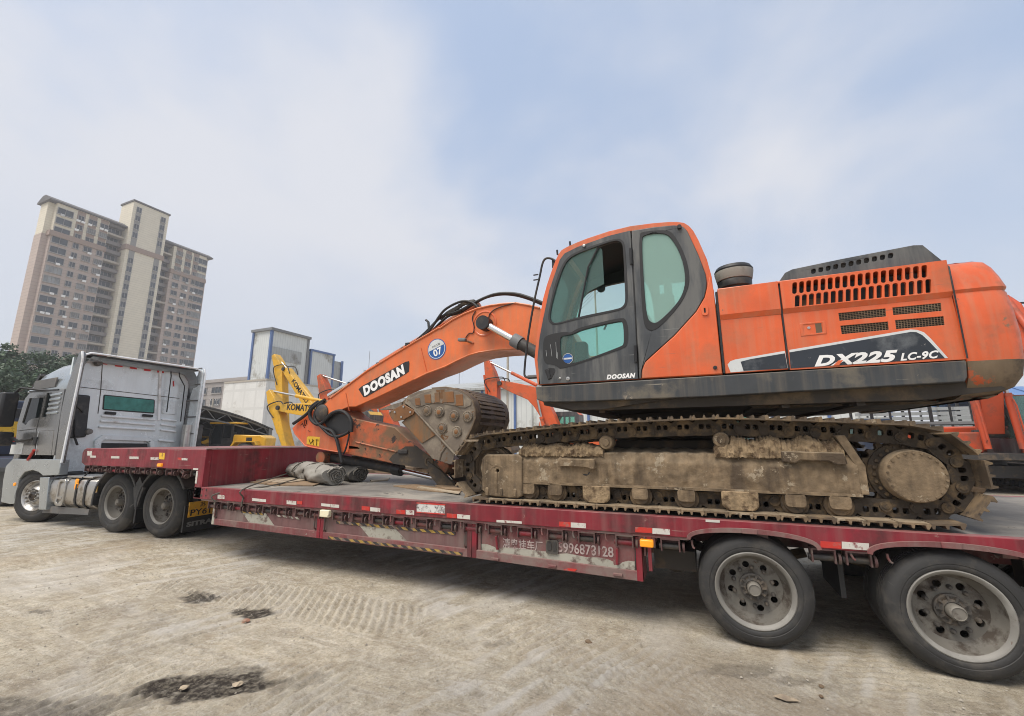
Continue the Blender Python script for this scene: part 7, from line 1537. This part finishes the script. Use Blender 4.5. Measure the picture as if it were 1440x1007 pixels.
    p0 = ar.lerp(ap, .6)+nn*.38; p1 = ap.lerp(at_, .82)+nn*.36; q = p0.lerp(p1, .62); c = a_(MB().cyl((p0.x, 0, p0.y), (q.x, 0, q.y), .075, n=14), 'bucket_cylinder', mat); MB().cyl((q.x, 0, q.y), (p1.x, 0, p1.y), .045, n=12).obj('piston_rod', 'chrome_dull', c)
    # hoses round the elbow
    for k, yy in enumerate((-bw-.04, bw+.04)):
        pts = [tip+(b-tip)*.12+n2*.2, tip+n2*.32, ap+Vector((.35, .1)), ap.lerp(at_, .2)+Vector((.1, 0))]; a_(MB().tube(catmull([(p.x, yy, p.y) for p in pts], 5), .028, 6), 'hydraulic_hose', 'rubber')
    if bucket:
        s = -1; bp = [(0, .1), (.15, -.55), (-.1, -1.0), (-.55, -1.15), (-1.0, -.95), (-.85, -.6), (-.45, -.1)]; bp = [(at_.x+x, max(at_.y+z, .02)) for x, z in bp]
        if min(p[1] for p in bp) > .0: a_(MB().prism(bp, -.55, .55), 'bucket', 'bucketback', bevel=.03)
    if letter:
        a = tip.lerp(b, .12); d = (b-tip).normalized()
        for sy in (1, -1):
            u = Vector((d.x, 0, d.y))
            o = tip.lerp(b, .2)
            if sy < 0: u = -u; o = tip.lerp(b, .75)
            text(letter[0], letter[1], letter[2], 'lettering', bo, (o.x-.0*n2.x, sy*(bw+.004), o.y-.06), u, (0, 0, 1), bold=.012)
    return t
def plane_uw(O, th):
    """unproject pixels on the vertical plane through O along heading th -> local (u, w)"""
    d = Vector((math.cos(th), math.sin(th), 0)); n = Vector((-d.y, d.x, 0)); O = Vector(O)
    def f(px, py):
        r = ray(px, py); k = (O-CAMP).dot(n)/r.dot(n); p = CAMP+r*k; return ((p-O).dot(d), p.z)
    return f
GRP = None
def place(px, Y): p = PY(px, 618, Y); return (p.x, p.y, 0)
# orange neighbours whose booms reach the same way
O = place(806, 15.0); f = plane_uw(O, math.pi)
machine('crawler_excavator', 'orange excavator with raised boom visible between bucket and grey cab', O, math.pi, 'orange_far', [f(792, 622), f(756, 556), f(706, 540)], [f(686, 508), f(694, 538), f(700, 606)], GRP, cabside=-1)
O = place(592, 14.0); f = plane_uw(O, math.pi)
machine('crawler_excavator', 'orange excavator mostly hidden behind the lettered boom and bucket', O, math.pi, 'orange_far', [f(566, 626), f(534, 566), f(470, 556)], [f(452, 528), f(460, 558), f(470, 640)], GRP, cabside=-1)
# yellow pair
O = place(520, 14.5); f = plane_uw(O, math.pi)
machine('crawler_excavator', 'taller yellow excavator, its arm tip highest of the yellow pair', O, math.pi, 'yellow', [f(492, 624), f(462, 606), f(404, 520)], [f(388, 500), f(396, 520), f(402, 636)], GRP, ('KOMATSU', .42, 'ink'), cabside=-1, bucket=True)
O = place(505, 10.8); f = plane_uw(O, math.pi)
machine('crawler_excavator', 'lower yellow excavator with level boom in front of the taller yellow one', O, math.pi, 'yellow', [f(478, 628), f(458, 578), f(398, 574)], [f(382, 550), f(390, 575), f(410, 642)], GRP, ('KOMATSU', .40, 'ink'), cabside=-1, bucket=False)
# red-orange machine facing us behind the counterweight
pp = PR(1370, 618, 20.5); O = (pp.x, pp.y, 0); th = math.atan2(CAMP.y-pp.y, CAMP.x-pp.x)+R_(24)
machine('crawler_excavator', 'red orange excavator facing the trailer beyond the rear of the track', O, th, 'redorange', [(.9, 1.75), (1.2, 4.0), (2.6, 5.1)], [(2.2, 5.7), (2.7, 5.1), (3.6, 3.3)], GRP, cabside=1, bucket=False)
# orange machine seen in the slot above the track
pp = PR(1052, 618, 24); machine('crawler_excavator', 'far orange excavator glimpsed in the gap above the track', (pp.x, pp.y, 0), R_(200), 'orange_far', [(.9, 1.7), (2.4, 3.2), (4.4, 2.4)], [(4.2, 2.9), (4.6, 2.4), (4.0, .9)], GRP, cabside=1)
# yellow wheel loader by the shed
def loader(O, th, label):
    t = thing('wheel_loader', label, 'loader', O); ROOTS[t.name] = Matrix.Identity(4); t.rotation_euler = (0, 0, th)
    a_ = lambda m, nm, mt, par=t, bevel=0: m.obj(nm, mt, par, bevel)
    a_(MB().prism([(-2.9, .8), (-2.95, 1.75), (-2.6, 1.95), (-.7, 2.0), (-.6, .8)], -.75, .75), 'engine_hood', 'yellow', bevel=.08); a_(MB().bb((-2.0, -.76, 1.1), (-1.6, .76, 1.8)), 'side_grille', 'black')
    a_(MB().bb((-2.6, -.5, .55), (2.0, .5, .85)), 'chassis', 'darkiron')
    cp = [(-.6, 1.0), (-.6, 2.75), (.75, 2.75), (1.0, 1.9), (.9, 1.0)]; h1 = [(-.48, 1.75), (-.48, 2.65), (.05, 2.65), (.05, 1.75)]; h2 = [(.13, 1.35), (.13, 2.65), (.67, 2.65), (.88, 1.9), (.82, 1.35)]
    for y in (-.65, .6): s = a_(MB().prism(cp, y, y+.05, [h1, h2]), 'cab_side', 'black'); MB().prism(h1, y+.02, y+.026).obj('side_pane', 'glass_dark', s, smooth=0); MB().prism(h2, y+.02, y+.026).obj('side_pane', 'glass_dark', s, smooth=0)
    a_(MB().bb((-.85, -.75, 2.75), (1.0, .75, 2.88)), 'cab_roof', 'yellow', bevel=.04); a_(MB().bb((-.6, -.6, 1.0), (.8, .6, 1.3)), 'cab_floor', 'black'); a_(MB().bb((.76, -.6, 1.3), (.78, .6, 2.74)), 'windscreen', 'glass_dark'); a_(MB().bb((-.3, -.3, 1.3), (.2, .3, 1.6)).bb((-.35, -.3, 1.6), (-.2, .3, 2.2)), 'seat', 'interior', bevel=.04)
    for sy in (-1, 1):
        for xx in (-1.7, 1.5):
            wl = MB().lathe([(.3, -.26), (.55, -.27), (.68, -.2), (.72, -.1), (.72, .1), (.68, .2), (.55, .27), (.3, .26)], (xx, sy*.95, .72), 24).obj('wheel', 'tyre', t); MB().lathe([(.32, -.2), (.2, -.1), (.0, -.1), (0, .1), (.2, .1), (.32, .2)], (xx, sy*.95, .72), 18).obj('rim', 'yellow', wl)
        a_(MB().prism([(.7, 1.9), (.75, 1.6), (2.2, .9), (3.0, .5), (3.0, .75), (2.2, 1.25)], sy*.45-.06, sy*.45+.06), 'lift_arm', 'yellow', bevel=.02)
        a_(MB().prism([(-2.6, 1.3), (-2.5, 1.55), (-1.0, 1.55), (-.8, 1.2), (-.9, 1.2), (-1.1, 1.48), (-2.4, 1.48), (-2.5, 1.3)], sy*.75, sy*1.2), 'mudguard', 'yellow')
    a_(MB().prism([(2.9, .1), (3.0, 1.1), (3.15, 1.15), (3.15, .25), (3.9, .12), (3.9, .06)], -1.2, 1.2), 'bucket', 'yellow')
pp = PR(322, 618, 37); loader((pp.x, pp.y, 0), R_(206), 'yellow wheel loader with dark cab parked by the arched shed')
pp = PR(268, 618, 46); loader((pp.x, pp.y, 0), R_(200), 'second yellow wheel loader just showing past the silver cab fairing')
# dark truck standing beyond the silver cab
pp = PR(-22, 618, 21); DT = thing('parked_truck', 'dark blue truck with yellow and red sign panel beyond the silver cab', 'truck', (pp.x, pp.y, 0)); ROOTS[DT.name] = Matrix.Identity(4); DT.rotation_euler = (0, 0, R_(8))
d_ = lambda m, nm, mt, par=DT, bevel=0: m.obj(nm, mt, par, bevel)
pbr('truckblue', (.018, .03, .06), .35, dirt=(.1, .1, .1), da=.35)
d_(MB().prism([(-1.3, .7), (-1.3, 1.6), (-1.1, 2.7), (-.9, 2.85), (.9, 2.85), (.95, .7)], -1.2, 1.2), 'cab', 'truckblue', bevel=.06); d_(MB().bb((.96, -1.15, 1.0), (1.3, 1.15, 2.6)), 'cab_rear_box', 'black', bevel=.03)
d_(MB().prism([(-1.0, 1.7), (-.9, 2.5), (.1, 2.5), (.1, 1.7)], -1.215, -1.2), 'door_glass', 'glass_dark'); d_(MB().bb((1.3, -.5, .6), (6.5, .5, .95)), 'chassis', 'black'); d_(MB().bb((1.5, -1.25, .95), (6.5, 1.25, 1.2)), 'flat_bed', 'truckblue', bevel=.02)
sp_ = d_(MB().bb((1.32, -1.0, 1.25), (1.36, 1.0, 2.3)), 'sign_panel', 'truckblue')
MB().bb((1.36, -.9, 1.75), (1.375, .9, 2.2)).obj('sign_field', 'yellow_tag', sp_); MB().bb((1.36, -.9, 1.6), (1.375, .9, 1.74)).obj('sign_band', 'tape_red', sp_); text('吉', .42, 'ink', 'lettering', sp_, (1.378, -.75, 1.8), (0, 1, 0), (0, 0, 1), bold=.01)
for xx in (-.3, 3.6, 4.8):
    for y in (-1.0, 1.0): wl = MB().lathe([(.28, -.14), (.48, -.15), (.52, -.08), (.52, .08), (.48, .15), (.28, .14)], (xx, y, .52), 24).obj('wheel', 'tyre', DT); MB().lathe([(.3, -.12), (.15, -.05), (0, -.05), (0, .05), (.15, .05), (.3, .12)], (xx, y, .52), 16).obj('rim', 'rim', wl)
# caged truck body behind the sprocket
pp = PR(1312, 618, 25); CT = thing('cage_truck', 'truck with dark slatted cage body behind the track sprocket', 'truck', (pp.x, pp.y, 0)); ROOTS[CT.name] = Matrix.Identity(4); CT.rotation_euler = (0, 0, R_(3))
c_ = lambda m, nm, mt, par=CT, bevel=0: m.obj(nm, mt, par, bevel)
c_(MB().bb((-2.4, -1.1, .9), (2.2, 1.1, 1.1)), 'flat_bed', 'black'); c_(MB().bb((-2.4, -.4, .55), (3.8, .4, .9)), 'chassis', 'black'); c_(MB().prism([(2.3, .8), (2.3, 2.6), (3.6, 2.6), (3.95, 1.7), (4.0, .8)], -1.05, 1.05), 'cab', 'truckblue', bevel=.06); c_(MB().prism([(2.6, 1.7), (2.6, 2.45), (3.5, 2.45), (3.7, 1.75)], -1.065, -1.05), 'door_glass', 'glass_dark')
for k in range(8):
    for y in (-1.08, 1.08): c_(MB().bb((-2.38+k*.64, y-.03, 1.1), (-2.32+k*.64+.04*(k % 3 == 0), y+.03, 3.2)), 'cage_post', 'black')
for z in (2.2, 3.2):
    for y in (-1.08, 1.08): c_(MB().bb((-2.4, y-.035, z-.05), (2.16, y+.035, z+.05)), 'cage_rail', 'steel')
for k in range(9): c_(MB().bb((-2.2, .95, 1.2+.2*k), (2.1, .99, 1.34+.2*k)), 'side_slat', 'clad_grey')
for xx in (-1.6, 3.1):
    for y in (-.9, .9): wl = MB().lathe([(.26, -.13), (.42, -.14), (.46, -.08), (.46, .08), (.42, .14), (.26, .13)], (xx, y, .46), 22).obj('wheel', 'tyre', CT); MB().lathe([(.27, -.1), (.1, -.04), (0, -.04), (0, .04), (.1, .04), (.27, .1)], (xx, y, .46), 14).obj('rim', 'rim', wl)
# dark van in the slot above the track
pp = PR(1152, 618, 22); VN = thing('parked_van', 'dark van roof and window glimpsed above the track', 'van', (pp.x, pp.y, 0)); ROOTS[VN.name] = Matrix.Identity(4); VN.rotation_euler = (0, 0, R_(175))
v_ = lambda m, nm, mt, par=VN, bevel=0: m.obj(nm, mt, par, bevel)
v_(MB().prism([(-2.3, .45), (-2.35, 1.3), (-2.2, 2.35), (1.1, 2.35), (1.75, 1.5), (2.4, 1.2), (2.45, .45)], -.9, .9), 'body', 'truckblue', bevel=.08)
for y in (-.906, .9): v_(MB().prism([(-2.0, 1.5), (-1.95, 2.15), (1.0, 2.15), (1.5, 1.5)], y, y+.006), 'side_glass', 'glass_green')
for xx in (-1.5, 1.6):
    for y in (-.8, .8): wl = MB().lathe([(.2, -.1), (.31, -.11), (.35, -.06), (.35, .06), (.31, .11), (.2, .1)], (xx, y, .35), 20).obj('wheel', 'tyre', VN); MB().lathe([(.2, -.08), (0, -.06), (0, .06), (.2, .08)], (xx, y, .35), 14).obj('rim', 'rim_alloy', wl)
# timber crates and rubble piled behind the trailer
def pallet(px, Y, z, rot, label, n=5):
    p = PY(px, 640, Y); t = thing('timber_pallet', label, 'pallet', (p.x, Y, z), 'stacked timber pallets behind the trailer'); ROOTS[t.name] = Matrix.Identity(4); t.rotation_euler = (0, 0, rot)
    for k in range(n): MB().bb((-.6, -.5+k*.21, .12), (.6, -.5+k*.21+.15, .145)).obj('deck_plank', 'wood' if k % 2 else 'brown', t); 
    for y in (-.45, 0, .45): MB().bb((-.6, y-.05, .02), (.6, y+.05, .12)).obj('bearer', 'brown', t)
    for k in (0, 2, 4): MB().bb((-.6, -.5+k*.21, 0), (.6, -.5+k*.21+.15, .02)).obj('base_plank', 'wood', t)
ORD = ['bottom', 'second', 'third', 'fourth', 'fifth', 'sixth', 'seventh']
for k in range(7): pallet(575, 4.6, .145*k, .1*((k*7) % 3-1), ORD[k]+' pallet from the ground in the timber stack below the bucket')
for k in range(6): pallet(528, 5.2, .145*k, .3+.07*((k*5) % 3-1), ORD[k]+' pallet from the ground in the timber stack near the canvas rolls')
for k in range(6): pallet(628, 5.4, .145*k, -.2+.06*((k*3) % 3), ORD[k]+' pallet from the ground in the timber stack behind the track front')

# ================================================================== hazy air over the yard
hb = MB().bb((-230, -60, -1.2), (60, 140, 82)); hm = bpy.data.meshes.new('haze'); hm.from_pydata(hb.v, [], hb.f)
hmat = bpy.data.materials.new('haze'); hmat.use_nodes = True; ht = hmat.node_tree; ht.nodes.clear(); ho = N(ht, 'ShaderNodeOutputMaterial'); hv = N(ht, 'ShaderNodeVolumePrincipled')
hv.inputs['Color'].default_value = (.97, .97, 1, 1); hv.inputs['Density'].default_value = .001; L(ht, hv.outputs[0], ho.inputs['Volume']); hm.materials.append(hmat)
hob = bpy.data.objects.new('haze', hm); COL.objects.link(hob); tag(hob, 'pale haze hanging over the whole yard', 'haze', kind='stuff')
# tiny joined pieces (bolts, studs, mesh wires) count as stuff on their part
for o in COL.objects:
    if o.name.split('.')[0] in ('sprocket_bolts', 'cover_bolts', 'button_studs', 'cutter_bolts', 'rivets', 'mesh_grille'): o['kind'] = 'stuff'
